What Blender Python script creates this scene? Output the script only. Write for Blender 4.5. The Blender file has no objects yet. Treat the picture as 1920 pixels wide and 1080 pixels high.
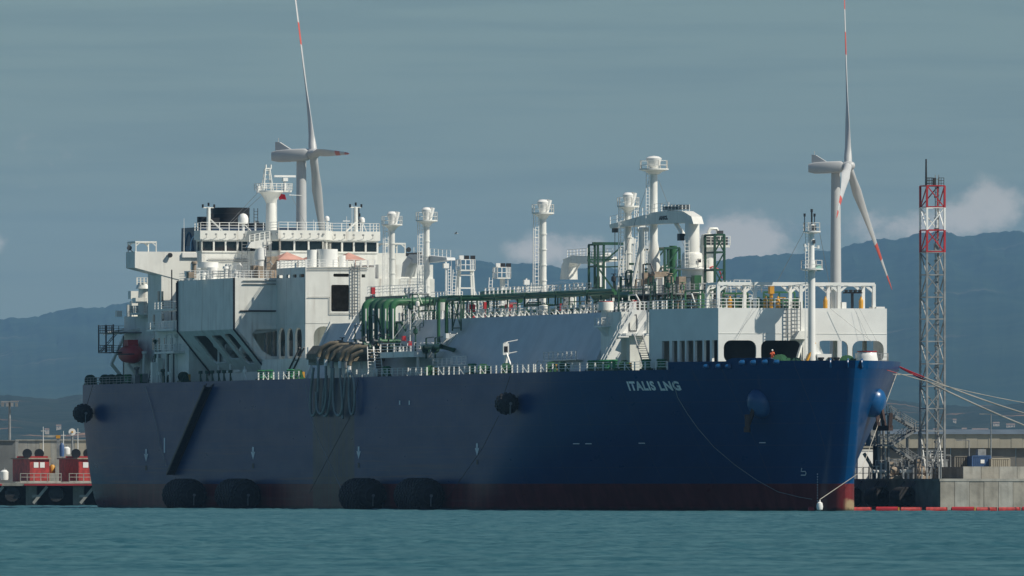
import bpy, bmesh, math, random
from mathutils import Vector, Matrix
random.seed(7)
R = math.radians
sc = bpy.context.scene
col = sc.collection

# ---------------------------------------------------------------- camera
FPX, CAM_H, HOR = 23300.0, 3.4, 910.0          # focal length in pixels of a 1920 px frame, eye height, horizon row
cam_d = bpy.data.cameras.new('camera'); cam = bpy.data.objects.new('camera', cam_d); col.objects.link(cam)
cam.location = (0, 0, CAM_H); cam.rotation_euler = (R(90), 0, 0)
cam_d.sensor_width = 36; cam_d.lens = 36 * FPX / 1920; cam_d.shift_y = (HOR - 540) / 1920
cam_d.clip_start = 5; cam_d.clip_end = 60000
sc.camera = cam

# ---------------------------------------------------------------- sun direction (ship frame: ahead and to port)
TH = R(72); CT, ST = math.cos(TH), math.sin(TH)
SUN_A, SUN_E = R(47), R(46)
_hx = CT * math.cos(SUN_A) + ST * math.sin(SUN_A); _hy = -ST * math.cos(SUN_A) + CT * math.sin(SUN_A)
SUN = Vector((_hx * math.cos(SUN_E), _hy * math.cos(SUN_E), math.sin(SUN_E)))

# ---------------------------------------------------------------- world
w = bpy.data.worlds.new('World'); sc.world = w; w.use_nodes = True
nt = w.node_tree; N = nt.nodes; L = nt.links; N.clear()
out = N.new('ShaderNodeOutputWorld'); bg = N.new('ShaderNodeBackground'); bg.inputs[1].default_value = 0.053
sky = N.new('ShaderNodeTexSky'); sky.sky_type = 'NISHITA'; sky.sun_disc = False
sky.sun_elevation = SUN_E; sky.sun_rotation = math.atan2(_hx, _hy)
sky.air_density = 1.0; sky.dust_density = 0.7; sky.ozone_density = 2.0; sky.altitude = 0
tint = N.new('ShaderNodeMix'); tint.data_type = 'RGBA'; tint.blend_type = 'MULTIPLY'; tint.inputs[0].default_value = 1
tint.inputs[7].default_value = (0.82, 1.0, 1.07, 1)
L.new(sky.outputs[0], tint.inputs[6])
# clouds: thin grey streaks all round, low cumulus just above the horizon
tc = N.new('ShaderNodeTexCoord'); sep = N.new('ShaderNodeSeparateXYZ'); L.new(tc.outputs['Generated'], sep.inputs[0])
def M(op, a, b=None, c=None, tree=None):
    n = (tree or nt).nodes.new('ShaderNodeMath'); n.operation = op
    for i, v in enumerate((a, b, c)):
        if v is None: continue
        if isinstance(v, (int, float)): n.inputs[i].default_value = v
        else: (tree or nt).links.new(v, n.inputs[i])
    return n.outputs[0]
az = M('ARCTAN2', sep.outputs[0], sep.outputs[1])
elv = M('ARCSINE', sep.outputs[2])
def sky_noise(su, sv, detail, rough, ox):
    cb = N.new('ShaderNodeCombineXYZ')
    L.new(M('ADD', M('MULTIPLY', az, su), ox), cb.inputs[0]); L.new(M('MULTIPLY', elv, sv), cb.inputs[1])
    n = N.new('ShaderNodeTexNoise'); n.inputs['Scale'].default_value = 1; n.inputs['Detail'].default_value = detail
    n.inputs['Roughness'].default_value = rough
    L.new(cb.outputs[0], n.inputs['Vector']); return n.outputs[0]
def ramp(v, a, b, tree=None):
    n = (tree or nt).nodes.new('ShaderNodeMapRange'); n.interpolation_type = 'SMOOTHSTEP'
    (tree or nt).links.new(v, n.inputs[0]); n.inputs[1].default_value = a; n.inputs[2].default_value = b
    return n.outputs[0]
streak = ramp(sky_noise(30, 520, 4, 0.55, 3.1), 0.40, 0.70)
streak = M('MULTIPLY', streak, ramp(elv, 0.005, 0.022))
mixs = N.new('ShaderNodeMix'); mixs.data_type = 'RGBA'; mixs.blend_type = 'MULTIPLY'
L.new(M('MULTIPLY', streak, 0.6), mixs.inputs[0]); L.new(tint.outputs[2], mixs.inputs[6])
mixs.inputs[7].default_value = (0.77, 0.80, 0.86, 1)
# cumulus: puffs wherever low-frequency clumps and a puffy edge noise agree, plus the four clouds in view
clump = sky_noise(26, 30, 2, 0.5, 7.7)
dens = M('MULTIPLY', ramp(clump, 0.52, 0.75), 0.55)
def puff(px, py, rx, ry, k):
    a0 = math.atan2(px - 960, FPX); e0 = (HOR - py) / FPX
    da = M('DIVIDE', M('SUBTRACT', az, a0), rx / FPX); de = M('DIVIDE', M('SUBTRACT', elv, e0), ry / FPX)
    d2 = M('ADD', M('MULTIPLY', da, da), M('MULTIPLY', de, de))
    return M('MULTIPLY', M('POWER', 2.718, M('MULTIPLY', d2, -1.0)), k)
for p in ((1395, 445, 80, 48, .95), (1340, 462, 70, 44, .8), (1862, 372, 66, 42, 1.0), (1810, 420, 90, 36, .6), (1080, 465, 110, 42, .78),
          (985, 476, 55, 30, .75), (-10, 462, 26, 26, .75), (850, 465, 40, 18, .4), (1620, 420, 60, 40, .35), (1720, 430, 100, 44, .6)):
    dens = M('ADD', dens, puff(*p))
edge = sky_noise(330, 420, 6, 0.62, 1.3)
cov = ramp(M('ADD', dens, M('MULTIPLY', M('SUBTRACT', edge, 0.5), 1.3)), 0.34, 0.98)
low = M('MULTIPLY', ramp(elv, 0.036, 0.020), ramp(elv, -0.004, 0.001))
cov = M('MULTIPLY', M('MULTIPLY', cov, low), 0.85)
mixc = N.new('ShaderNodeMix'); mixc.data_type = 'RGBA'
L.new(cov, mixc.inputs[0]); L.new(mixs.outputs[2], mixc.inputs[6]); mixc.inputs[7].default_value = (12.0, 10.8, 9.3, 1)
L.new(mixc.outputs[2], bg.inputs[0]); L.new(bg.outputs[0], out.inputs[0])

# ---------------------------------------------------------------- sun lamp
sd = bpy.data.lights.new('sun', 'SUN'); so = bpy.data.objects.new('sun', sd); col.objects.link(so)
sd.energy = 4.2; sd.angle = R(0.5); sd.color = (1.0, 0.93, 0.80)
so.rotation_euler = SUN.to_track_quat('Z', 'Y').to_euler(); so.location = (200, 1500, 300)

# ---------------------------------------------------------------- exposure
vs = sc.view_settings; vs.view_transform = 'Standard'; vs.look = 'None'; vs.gamma = 1; vs.use_curve_mapping = False
vs.exposure = 0.12
sc.cycles.max_bounces = 6; sc.cycles.volume_bounces = 0; sc.cycles.transparent_max_bounces = 6
sc.cycles.use_denoising = True

# ================================================================ frames: where things stand
SHIP_L = 288.0; D0 = 1640.0
OX = (1597 - 960) / FPX * D0 - SHIP_L * CT; OY = D0 + SHIP_L * ST     # stern, centreline, waterline
SHIP_M = Matrix.Translation((OX, OY, 0)) @ Matrix.Rotation(-TH, 4, 'Z')
# survey helpers in the ship frame (x ahead, y to port, z up)
def sx(px, y):
    k = (px - 960) / FPX; return (k * (OY + y * CT) - OX - y * ST) / (CT + k * ST)
def sy(px, x):
    k = (px - 960) / FPX; return (k * (OY - x * ST) - OX - x * CT) / (ST - k * CT)
def sz(py, x, y): return CAM_H + (HOR - py) * (OY - x * ST + y * CT) / FPX
def at_y(px, py, y): x = sx(px, y); return Vector((x, y, sz(py, x, y)))
def at_x(px, py, x): y = sy(px, x); return Vector((x, y, sz(py, x, y)))
def wpt(px, py, D): return Vector(((px - 960) * D / FPX, D, CAM_H + (HOR - py) * D / FPX))
def lerp(a, b, t): return a + (b - a) * t
def clamp(v, a=0.0, b=1.0): return max(a, min(b, v))

# ================================================================ materials
def mat(name, c, rough=0.5, metal=0.0, var=0.12, scale=0.35, spec=0.5, bump=0.0, bscale=2.0, streak=0.0, rust=0.0, c2=None, coat=0.0):
    m = bpy.data.materials.new(name); m.use_nodes = True
    t = m.node_tree; b = t.nodes['Principled BSDF']
    b.inputs['Roughness'].default_value = rough; b.inputs['Metallic'].default_value = metal
    b.inputs['Specular IOR Level'].default_value = spec; b.inputs['Coat Weight'].default_value = coat
    b.inputs['Coat Roughness'].default_value = 0.12
    tcn = t.nodes.new('ShaderNodeTexCoord')
    n = t.nodes.new('ShaderNodeTexNoise'); n.inputs['Scale'].default_value = scale; n.inputs['Detail'].default_value = 5
    t.links.new(tcn.outputs['Object'], n.inputs['Vector'])
    cr = t.nodes.new('ShaderNodeMix'); cr.data_type = 'RGBA'
    lo = [max(0, v * (1 - var)) for v in c]; hi = [min(1, v * (1 + var)) for v in (c2 or c)]
    cr.inputs[6].default_value = (*lo, 1); cr.inputs[7].default_value = (*hi, 1)
    t.links.new(ramp(n.outputs[0], 0.33, 0.67, t), cr.inputs[0])
    last = cr.outputs[2]
    if streak or rust:
        mp = t.nodes.new('ShaderNodeMapping'); mp.inputs['Scale'].default_value = (0.9, 0.9, 0.07)
        t.links.new(tcn.outputs['Object'], mp.inputs[0])
        n2 = t.nodes.new('ShaderNodeTexNoise'); n2.inputs['Scale'].default_value = 1.4; n2.inputs['Detail'].default_value = 6
        t.links.new(mp.outputs[0], n2.inputs['Vector'])
        if streak:
            mx = t.nodes.new('ShaderNodeMix'); mx.data_type = 'RGBA'; mx.blend_type = 'MULTIPLY'
            t.links.new(M('MULTIPLY', ramp(n2.outputs[0], 0.48, 0.75, t), streak, tree=t), mx.inputs[0])
            t.links.new(last, mx.inputs[6]); mx.inputs[7].default_value = (0.45, 0.42, 0.38, 1); last = mx.outputs[2]
        if rust:
            mx = t.nodes.new('ShaderNodeMix'); mx.data_type = 'RGBA'
            t.links.new(M('MULTIPLY', ramp(n2.outputs[0], 0.62, 0.74, t), rust, tree=t), mx.inputs[0])
            t.links.new(last, mx.inputs[6]); mx.inputs[7].default_value = (0.25, 0.11, 0.05, 1); last = mx.outputs[2]
    t.links.new(last, b.inputs['Base Color'])
    if bump:
        nb = t.nodes.new('ShaderNodeTexNoise'); nb.inputs['Scale'].default_value = bscale; nb.inputs['Detail'].default_value = 4
        t.links.new(tcn.outputs['Object'], nb.inputs['Vector'])
        bp = t.nodes.new('ShaderNodeBump'); bp.inputs['Strength'].default_value = bump; bp.inputs['Distance'].default_value = 0.1
        t.links.new(nb.outputs[0], bp.inputs['Height']); t.links.new(bp.outputs[0], b.inputs['Normal'])
    return m
WHITE = mat('white_paint', (0.77, 0.77, 0.72), 0.45, var=0.06, streak=0.30, rust=0.22, bump=.12, bscale=.5)
WCLEAN = mat('white_gloss', (0.80, 0.80, 0.77), 0.35, var=0.04)
TRUNKM = mat('trunk_paint', (0.56, 0.58, 0.58), 0.4, var=0.06, streak=0.08)
GREEN = mat('green_paint', (0.036, 0.130, 0.056), 0.4, var=0.2, streak=0.3)
DGREEN = mat('dark_green_paint', (0.012, 0.06, 0.035), 0.5, var=0.25)
DECKM = mat('deck_paint', (0.05, 0.10, 0.08), 0.8, var=0.2)
BLACK = mat('black_paint', (0.012, 0.013, 0.016), 0.5, var=0.3)
RUBBER = mat('rubber', (0.017, 0.017, 0.018), 0.75, var=0.4, scale=2)
NAVY = mat('navy_paint', (0.022, 0.05, 0.10), 0.4, var=0.1)
GLASS = mat('window_glass', (0.012, 0.02, 0.024), 0.06, spec=0.8, var=0.2)
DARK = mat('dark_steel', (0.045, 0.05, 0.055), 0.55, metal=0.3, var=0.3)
STEEL = mat('galvanised_steel', (0.27, 0.28, 0.28), 0.5, metal=0.35, var=0.2, scale=1.0)
REDM = mat('red_paint', (0.42, 0.025, 0.03), 0.45, var=0.15)
REDW = mat('weathered_red_paint', (0.36, 0.035, 0.03), 0.6, var=0.3, scale=1.2, streak=0.4)
ORANGE = mat('orange_paint', (0.55, 0.10, 0.03), 0.5, var=0.1)
YELLOW = mat('yellow_paint', (0.60, 0.30, 0.03), 0.5, var=0.1)
TAN = mat('tan_hose_sleeve', (0.17, 0.145, 0.10), 0.8, var=0.2, scale=1.5)
HOSE = mat('grey_hose', (0.25, 0.29, 0.28), 0.6, var=0.2)
ROPE = mat('mooring_rope', (0.45, 0.42, 0.36), 0.9, var=0.2)
CONC = mat('concrete', (0.29, 0.275, 0.235), 0.85, var=0.18, scale=0.5, streak=0.4, bump=0.3)
CONC2 = mat('pale_concrete', (0.34, 0.335, 0.30), 0.85, var=0.15, scale=0.5, streak=0.4, bump=0.3)
BEIGE = mat('beige_cladding', (0.38, 0.345, 0.27), 0.7, var=0.08, streak=0.2)
BEIGED = mat('brown_grey_cladding', (0.16, 0.15, 0.13), 0.7, var=0.15, streak=0.2)
ROOFB = mat('blue_grey_roof', (0.10, 0.13, 0.16), 0.6, var=0.2)
BLUEC = mat('blue_container_paint', (0.05, 0.11, 0.25), 0.5, var=0.15, streak=0.2)
TURB = mat('turbine_white', (0.50, 0.51, 0.51), 0.45, var=0.03)
TRED = mat('turbine_red', (0.55, 0.09, 0.06), 0.5, var=0.05)
BLUEB = mat('bow_blue_paint', (0.004, 0.075, 0.215), 0.3, var=0.08, coat=0.2)
BROWNB = mat('brown_block', (0.30, 0.24, 0.18), 0.8, var=0.2, scale=1.5)
SKIN = mat('skin', (0.40, 0.22, 0.15), 0.6, var=0.05)

# ================================================================ mesh builder
OFF = {}
class MB:
    def __init__(s): s.v = []; s.f = []; s.m = []; s.mi = 0
    def add(s, vs_, fs):
        o = len(s.v); s.v += [tuple(p) for p in vs_]
        for f in fs: s.f.append(tuple(i + o for i in f)); s.m.append(s.mi)
        return s
    def box(s, x0, x1, y0, y1, z0, z1):
        return s.add([(x0,y0,z0),(x1,y0,z0),(x1,y1,z0),(x0,y1,z0),(x0,y0,z1),(x1,y0,z1),(x1,y1,z1),(x0,y1,z1)],
            [(0,3,2,1),(4,5,6,7),(0,1,5,4),(1,2,6,5),(2,3,7,6),(3,0,4,7)])
    def bar(s, a, b, w_, h=None):
        a = Vector(a); b = Vector(b); h = h or w_; d = (b - a)
        if d.length < 1e-6: return s
        d.normalize(); up = Vector((0,0,1)) if abs(d.z) < .95 else Vector((1,0,0))
        u = d.cross(up).normalized() * (w_/2); q = u.cross(d).normalized() * (h/2)
        vs_ = [a-u-q, a+u-q, a+u+q, a-u+q, b-u-q, b+u-q, b+u+q, b-u+q]
        return s.add(vs_, [(0,3,2,1),(4,5,6,7),(0,1,5,4),(1,2,6,5),(2,3,7,6),(3,0,4,7)])
    def cyl(s, a, b, r0, r1=None, n=12, cap=True):
        a = Vector(a); b = Vector(b); r1 = r0 if r1 is None else r1; d = (b - a).normalized()
        up = Vector((0,0,1)) if abs(d.z) < .95 else Vector((1,0,0))
        u = d.cross(up).normalized(); q = d.cross(u)
        vs_ = [a + (u*math.cos(2*math.pi*i/n) + q*math.sin(2*math.pi*i/n))*r0 for i in range(n)]
        vs_ += [b + (u*math.cos(2*math.pi*i/n) + q*math.sin(2*math.pi*i/n))*r1 for i in range(n)]
        fs = [(i, (i+1) % n, n+(i+1) % n, n+i) for i in range(n)]
        if cap: fs += [tuple(range(n-1, -1, -1)), tuple(range(n, 2*n))]
        return s.add(vs_, fs)
    def tube(s, pts, r, n=6):
        pts = [Vector(p) for p in pts]; vs_ = []; fs = []
        for i, p in enumerate(pts):
            d = (pts[min(i+1, len(pts)-1)] - pts[max(i-1, 0)]).normalized()
            up = Vector((0,0,1)) if abs(d.z) < .9 else Vector((1,0,0))
            if i == 0: u = d.cross(up).normalized()
            else: u = (u - d*u.dot(d)).normalized()
            q = d.cross(u)
            vs_ += [p + (u*math.cos(2*math.pi*k/n) + q*math.sin(2*math.pi*k/n))*r for k in range(n)]
        for i in range(len(pts)-1):
            fs += [(i*n+k, i*n+(k+1) % n, (i+1)*n+(k+1) % n, (i+1)*n+k) for k in range(n)]
        fs += [tuple(range(n-1, -1, -1)), tuple((len(pts)-1)*n+k for k in range(n))]
        return s.add(vs_, fs)
    def lathe(s, c, prof, n=16, axis='Z'):
        c = Vector(c); vs_ = []; fs = []
        for r, h in prof:
            for k in range(n):
                a = 2*math.pi*k/n
                if axis == 'Z': p = Vector((r*math.cos(a), r*math.sin(a), h))
                elif axis == 'X': p = Vector((h, r*math.cos(a), r*math.sin(a)))
                else: p = Vector((r*math.cos(a), h, r*math.sin(a)))
                vs_.append(c + p)
        for i in range(len(prof)-1):
            fs += [(i*n+k, i*n+(k+1) % n, (i+1)*n+(k+1) % n, (i+1)*n+k) for k in range(n)]
        fs += [tuple(range(n-1, -1, -1)), tuple((len(prof)-1)*n+k for k in range(n))]
        return s.add(vs_, fs)
    def prism(s, poly, axis, a, b):
        n = len(poly)
        def P(p, t):
            return {'X': (t, p[0], p[1]), 'Y': (p[0], t, p[1]), 'Z': (p[0], p[1], t)}[axis]
        vs_ = [P(p, a) for p in poly] + [P(p, b) for p in poly]
        fs = [tuple(range(n-1, -1, -1)), tuple(range(n, 2*n))] + [(i, (i+1) % n, n+(i+1) % n, n+i) for i in range(n)]
        return s.add(vs_, fs)
    def holed(s, o, u, v, nrm, W, H_, holes, t):
        # slab W x H_ spanned by u, v from o, thickness t along nrm, with rounded rectangular openings (u0,u1,v0,v1,r)
        o, u, v, nrm = Vector(o), Vector(u).normalized(), Vector(v).normalized(), Vector(nrm).normalized()
        us = sorted({0, W, *[h[0] for h in holes], *[h[1] for h in holes]}); vv = sorted({0, H_, *[h[2] for h in holes], *[h[3] for h in holes]})
        def inside(a, b): return any(h[0] < a < h[1] and h[2] < b < h[3] for h in holes)
        def slab(pts):
            k = len(pts); A = [o+u*p[0]+v*p[1] for p in pts]; B = [q+nrm*t for q in A]
            s.add(A+B, [tuple(range(k-1, -1, -1)), tuple(range(k, 2*k))] + [(i, (i+1) % k, k+(i+1) % k, k+i) for i in range(k)])
        for i in range(len(us)-1):
            run = None
            for j in range(len(vv)-1):
                ok = not inside((us[i]+us[i+1])/2, (vv[j]+vv[j+1])/2)
                if ok and run is None: run = vv[j]
                if run is not None and (not ok or j == len(vv)-2):
                    e = vv[j] if not ok else vv[j+1]
                    slab([(us[i], run), (us[i+1], run), (us[i+1], e), (us[i], e)]); run = None
        for h in holes:
            r = h[4] if len(h) > 4 else 0
            if r <= 0: continue
            for cx_, cy_, sx_, sy_ in ((h[0], h[2], 1, 1), (h[1], h[2], -1, 1), (h[1], h[3], -1, -1), (h[0], h[3], 1, -1)):
                arc = [(cx_+sx_*r*(1-math.cos(a)), cy_+sy_*r*(1-math.sin(a))) for a in [math.pi/2*q/5 for q in range(6)]]
                slab([(cx_, cy_)] + arc)
        return s
    def rail(s, pts, h=1.1, gap=1.5, post=(0.07, 0.20), rails=3, r=0.05):
        pts = [Vector(p) for p in pts]
        for a, b in zip(pts, pts[1:]):
            d = b - a; n = max(1, round(d.length / gap))
            for i in range(n+1):
                p = a + d*(i/n); s.box(p.x-post[0]/2, p.x+post[0]/2, p.y-post[1]/2, p.y+post[1]/2, p.z, p.z+h)
            for k in range(1, rails+1):
                zz = Vector((0, 0, h*k/rails - 0.03)); s.bar(a+zz, b+zz, r*1.3)
        return s
    def ladder(s, a, b, wv, step=0.45, r=0.06):
        a = Vector(a); b = Vector(b); wv = Vector(wv)/2; s.bar(a-wv, b-wv, r*1.5); s.bar(a+wv, b+wv, r*1.5)
        n = max(2, int((b-a).length/step))
        for i in range(1, n): p = a+(b-a)*(i/n); s.bar(p-wv, p+wv, r)
        return s
    def build(s, name, m, parent=None, smooth=False, data=None):
        me = bpy.data.meshes.new(name); off = OFF.get(parent.name, Vector()) if parent else Vector()
        me.from_pydata([(x-off[0], y-off[1], z-off[2]) for x, y, z in s.v], [], s.f)
        ms = m if isinstance(m, (list, tuple)) else [m]
        for q in ms: me.materials.append(q)
        if len(ms) > 1: me.polygons.foreach_set('material_index', s.m)
        if smooth:
            me.polygons.foreach_set('use_smooth', [True]*len(me.polygons)); me.set_sharp_from_angle(angle=R(42))
        me.update()
        o = bpy.data.objects.new(name, me); col.objects.link(o)
        if parent: o.parent = parent; OFF[o.name] = off
        return o
def tag(o, label, cat, group=None):
    o['label'] = label; o['category'] = cat
    if group: o['group'] = group
    return o
def thing(name, label, cat, base, ship=True, group=None):
    o = bpy.data.objects.new(name, None); col.objects.link(o); base = Vector(base)
    o.matrix_world = (SHIP_M if ship else Matrix()) @ Matrix.Translation(base)
    OFF[o.name] = base; o.empty_display_size = 0.5
    return tag(o, label, cat, group)
def single(mb, name, m, label, cat, base, ship=True, group=None, smooth=False, kind=None):
    base = Vector(base); mb.v = [(x-base.x, y-base.y, z-base.z) for x, y, z in mb.v]
    o = mb.build(name, m, None, smooth)
    o.matrix_world = (SHIP_M if ship else Matrix()) @ Matrix.Translation(base)
    if kind: o['kind'] = kind
    return tag(o, label, cat, group) if label else o
def structure(mb, name, m, ship=False, smooth=False):
    o = mb.build(name, m, None, smooth)
    if ship: o.matrix_world = SHIP_M
    o['kind'] = 'structure'; return o
def arc(c, r, a0, a1, n, plane='xz'):
    o_ = []
    for i in range(n+1):
        a = R(lerp(a0, a1, i/n)); d = (r*math.cos(a), r*math.sin(a))
        o_.append(Vector(c) + (Vector((d[0], 0, d[1])) if plane == 'xz' else Vector((0, d[0], d[1])) if plane == 'yz' else Vector((d[0], d[1], 0))))
    return o_

# ================================================================ the setting: water, hills
def noise1(x, seed=0.0, oct_=5):
    v = 0; a = 1; f = 1
    for k in range(oct_):
        v += a*math.sin(x*f*1.7 + seed*3.1 + k*5.3)*math.cos(x*f*0.93 + seed*1.7 + k*2.1); a *= .55; f *= 2.03
    return v
def interp(tbl, x):
    if x <= tbl[0][0]: return tbl[0][1]
    for (a, b), (c, d) in zip(tbl, tbl[1:]):
        if x <= c:
            t = (x-a)/(c-a); return b+(d-b)*t
    return tbl[-1][1]

WAT = bpy.data.materials.new('sea_water'); WAT.use_nodes = True
t = WAT.node_tree; b = t.nodes['Principled BSDF']
b.inputs['Base Color'].default_value = (0.020, 0.115, 0.135, 1); b.inputs['Roughness'].default_value = 0.52
b.inputs['IOR'].default_value = 1.33; b.inputs['Specular IOR Level'].default_value = 0.22
g = t.nodes.new('ShaderNodeNewGeometry')
def wave(scale, sx_, sy_, det, rough=0.6):
    mp = t.nodes.new('ShaderNodeMapping'); mp.inputs['Scale'].default_value = (sx_, sy_, 1)
    t.links.new(g.outputs['Position'], mp.inputs[0])
    n = t.nodes.new('ShaderNodeTexNoise'); n.inputs['Scale'].default_value = scale; n.inputs['Detail'].default_value = det; n.inputs['Roughness'].default_value = rough
    t.links.new(mp.outputs[0], n.inputs['Vector']); return n.outputs[0]
hgt = M('ADD', M('MULTIPLY', wave(0.9, 0.55, 1.0, 5), 1.0), M('MULTIPLY', wave(0.16, 0.6, 1.0, 3), 1.6), tree=t)
bp = t.nodes.new('ShaderNodeBump'); bp.inputs['Strength'].default_value = 1.0; bp.inputs['Distance'].default_value = 0.03
t.links.new(hgt, bp.inputs['Height'])
mxw = t.nodes.new('ShaderNodeMix'); mxw.data_type = 'RGBA'
mxw.inputs[6].default_value = (0.018, 0.082, 0.102, 1); mxw.inputs[7].default_value = (0.062, 0.150, 0.168, 1)
wpat = M('ADD', M('MULTIPLY', wave(0.045, 0.22, 1.0, 12, .72), 0.6, tree=t), M('MULTIPLY', wave(1.6, .55, .10, 3, .6), 0.4, tree=t), tree=t)  # light and dark of the wave slopes painted into the base colour
t.links.new(ramp(wpat, 0.38, 0.63, t), mxw.inputs[0]); t.links.new(mxw.outputs[2], b.inputs['Base Color'])

# the sea: a far flat sheet, and inside it real wind waves from the viewer to beyond the berth
sea = MB(); sea.add([(-8500, -500, -0.7), (8500, -500, -0.7), (8500, 39500, -0.7), (-8500, 39500, -0.7)], [(0, 1, 2, 3)])
structure(sea, 'open_sea', WAT)
import numpy as np
rs = np.random.RandomState(4)
rowsD = [330.0]
while rowsD[-1] < 2300: rowsD.append(rowsD[-1]*1.00125)
Dr = np.array(rowsD)[:, None]; colp = np.linspace(-420, 2340, 330)[None, :]
WX = (colp-960)*Dr/FPX; WY = Dr + 0*WX
WX = WX + rs.uniform(-.25, .25, WX.shape)*8.4*Dr/FPX; WY = WY + rs.uniform(-.3, .3, WX.shape)*.00125*Dr
WZ = np.zeros_like(WX)
for k_ in range(60):
    lam = 1.2*(9.0/1.2)**rs.rand(); ang = R(200)+rs.normal(0, .55); am = 0.0050*lam**0.6; ph = rs.rand()*6.283
    WZ += am*np.sin(2*np.pi/lam*(WX*math.cos(ang)+WY*math.sin(ang)) + ph)
gust = 0.72+.28*np.sin(WX*.021+WY*.0063+1.0)*np.sin(WX*.013-WY*.011) + .16*np.sin(WY*.037+WX*.004)
WZ *= gust
ed = np.clip(np.minimum(np.minimum((colp+420)/60, (2340-colp)/60), np.minimum((Dr-330)/20, (2300-Dr)/60)), 0, 1)
WZ = WZ*ed - 0.8*(1-ed)
nr_, nc_ = WX.shape
me = bpy.data.meshes.new('sea_water'); me.vertices.add(nr_*nc_); me.vertices.foreach_set('co', np.stack([WX, WY, WZ], -1).astype(np.float32).ravel())
ix = np.arange(nr_*nc_).reshape(nr_, nc_); qd = np.stack([ix[:-1, :-1], ix[:-1, 1:], ix[1:, 1:], ix[1:, :-1]], -1).reshape(-1, 4)
me.loops.add(qd.size); me.loops.foreach_set('vertex_index', qd.ravel().astype(np.int32)); me.polygons.add(len(qd)); me.polygons.foreach_set('loop_start', np.arange(0, qd.size, 4, dtype=np.int32))
me.polygons.foreach_set('use_smooth', np.ones(len(qd), dtype=bool)); me.update(calc_edges=True); me.materials.append(WAT)
so_ = bpy.data.objects.new('sea_water', me); col.objects.link(so_); so_['kind'] = 'structure'

# hills: crest line read off the skyline, rising from the far shore
SKYL = [(-1500, 640), (-600, 622), (-200, 612), (0, 601), (60, 592), (120, 584), (180, 574), (240, 569), (400, 545), (600, 512), (760, 492), (860, 488),
        (930, 493), (1020, 497), (1100, 502), (1200, 505), (1300, 498), (1370, 486), (1450, 476), (1500, 477), (1560, 467), (1620, 456), (1680, 447),
        (1720, 437), (1770, 436), (1800, 440), (1860, 437), (1920, 432), (2100, 440), (2500, 470), (3400, 560)]
def forest(name, a, b_, c_, sc_):
    m = bpy.data.materials.new(name); m.use_nodes = True; t = m.node_tree; b = t.nodes['Principled BSDF']
    b.inputs['Roughness'].default_value = 1.0; b.inputs['Specular IOR Level'].default_value = 0.0
    tcn = t.nodes.new('ShaderNodeTexCoord')
    def nz(s_, d):
        n = t.nodes.new('ShaderNodeTexNoise'); n.inputs['Scale'].default_value = s_; n.inputs['Detail'].default_value = d
        n.inputs['Roughness'].default_value = 0.65
        t.links.new(tcn.outputs['Object'], n.inputs['Vector']); return n.outputs[0]
    m1 = t.nodes.new('ShaderNodeMix'); m1.data_type = 'RGBA'; m1.inputs[6].default_value = (*a, 1); m1.inputs[7].default_value = (*b_, 1)
    t.links.new(ramp(nz(sc_, 8), 0.4, 0.62, t), m1.inputs[0])
    m2 = t.nodes.new('ShaderNodeMix'); m2.data_type = 'RGBA'; t.links.new(m1.outputs[2], m2.inputs[6]); m2.inputs[7].default_value = (*c_, 1)
    t.links.new(ramp(nz(sc_*0.55, 7), 0.60, 0.72, t), m2.inputs[0]); t.links.new(m2.outputs[2], b.inputs['Base Color'])
    return m
FOREST = forest('hill_forest', (0.014, 0.030, 0.016), (0.026, 0.044, 0.024), (0.12, 0.11, 0.08), 0.0030)
SCRUB = forest('coastal_scrub', (0.016, 0.026, 0.018), (0.034, 0.042, 0.03), (0.30, 0.17, 0.10), 0.010)
def ridge(name, tbl, Dc, Db, m, rows, step, amp, rough):
    mb = MB(); cols = list(range(-1500, 3401, step)); nr = rows
    for j in range(nr+3):
        u = j/nr
        D = lerp(Db, Dc, u) if j <= nr else Dc+(j-nr)*900
        for px in cols:
            crest = CAM_H + (HOR - interp(tbl, px))*Dc/FPX + noise1(px*.011, 1.0)*amp*.35 + noise1(px*.13, 4.0)*rough
            if j <= nr: z = crest*(u**0.9)*(0.86+.14*u) + amp*math.sin(math.pi*clamp(u))*noise1(px*.006+u*3.1, 2.0+u*1.3)
            else: z = crest*(1-.25*(j-nr))
            jx = math.sin(px*.7+j*1.3)*step*.2
            mb.v.append(((px+jx-960)*D/FPX, D + math.sin(px*.05+j)*60*u*D/10000, max(z, 1.2 if j else -1)))
    n = len(cols)
    for j in range(nr+2):
        for i in range(n-1): mb.f.append((j*n+i, j*n+i+1, (j+1)*n+i+1, (j+1)*n+i)); mb.m.append(0)
    return structure(mb, name, m, smooth=True)
ridge('far_hills', SKYL, 36000, 20000, FOREST, 30, 7, 6.0, 2.8)
COAST = [(-1500, 742), (-200, 738), (0, 741), (100, 748), (200, 738), (500, 742), (900, 748), (1400, 742), (1700, 752), (1800, 762), (1920, 756), (2300, 748), (3400, 750)]
ridge('coastal_hills', COAST, 17000, 11500, SCRUB, 16, 9, 2.5, 0.8)

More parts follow.
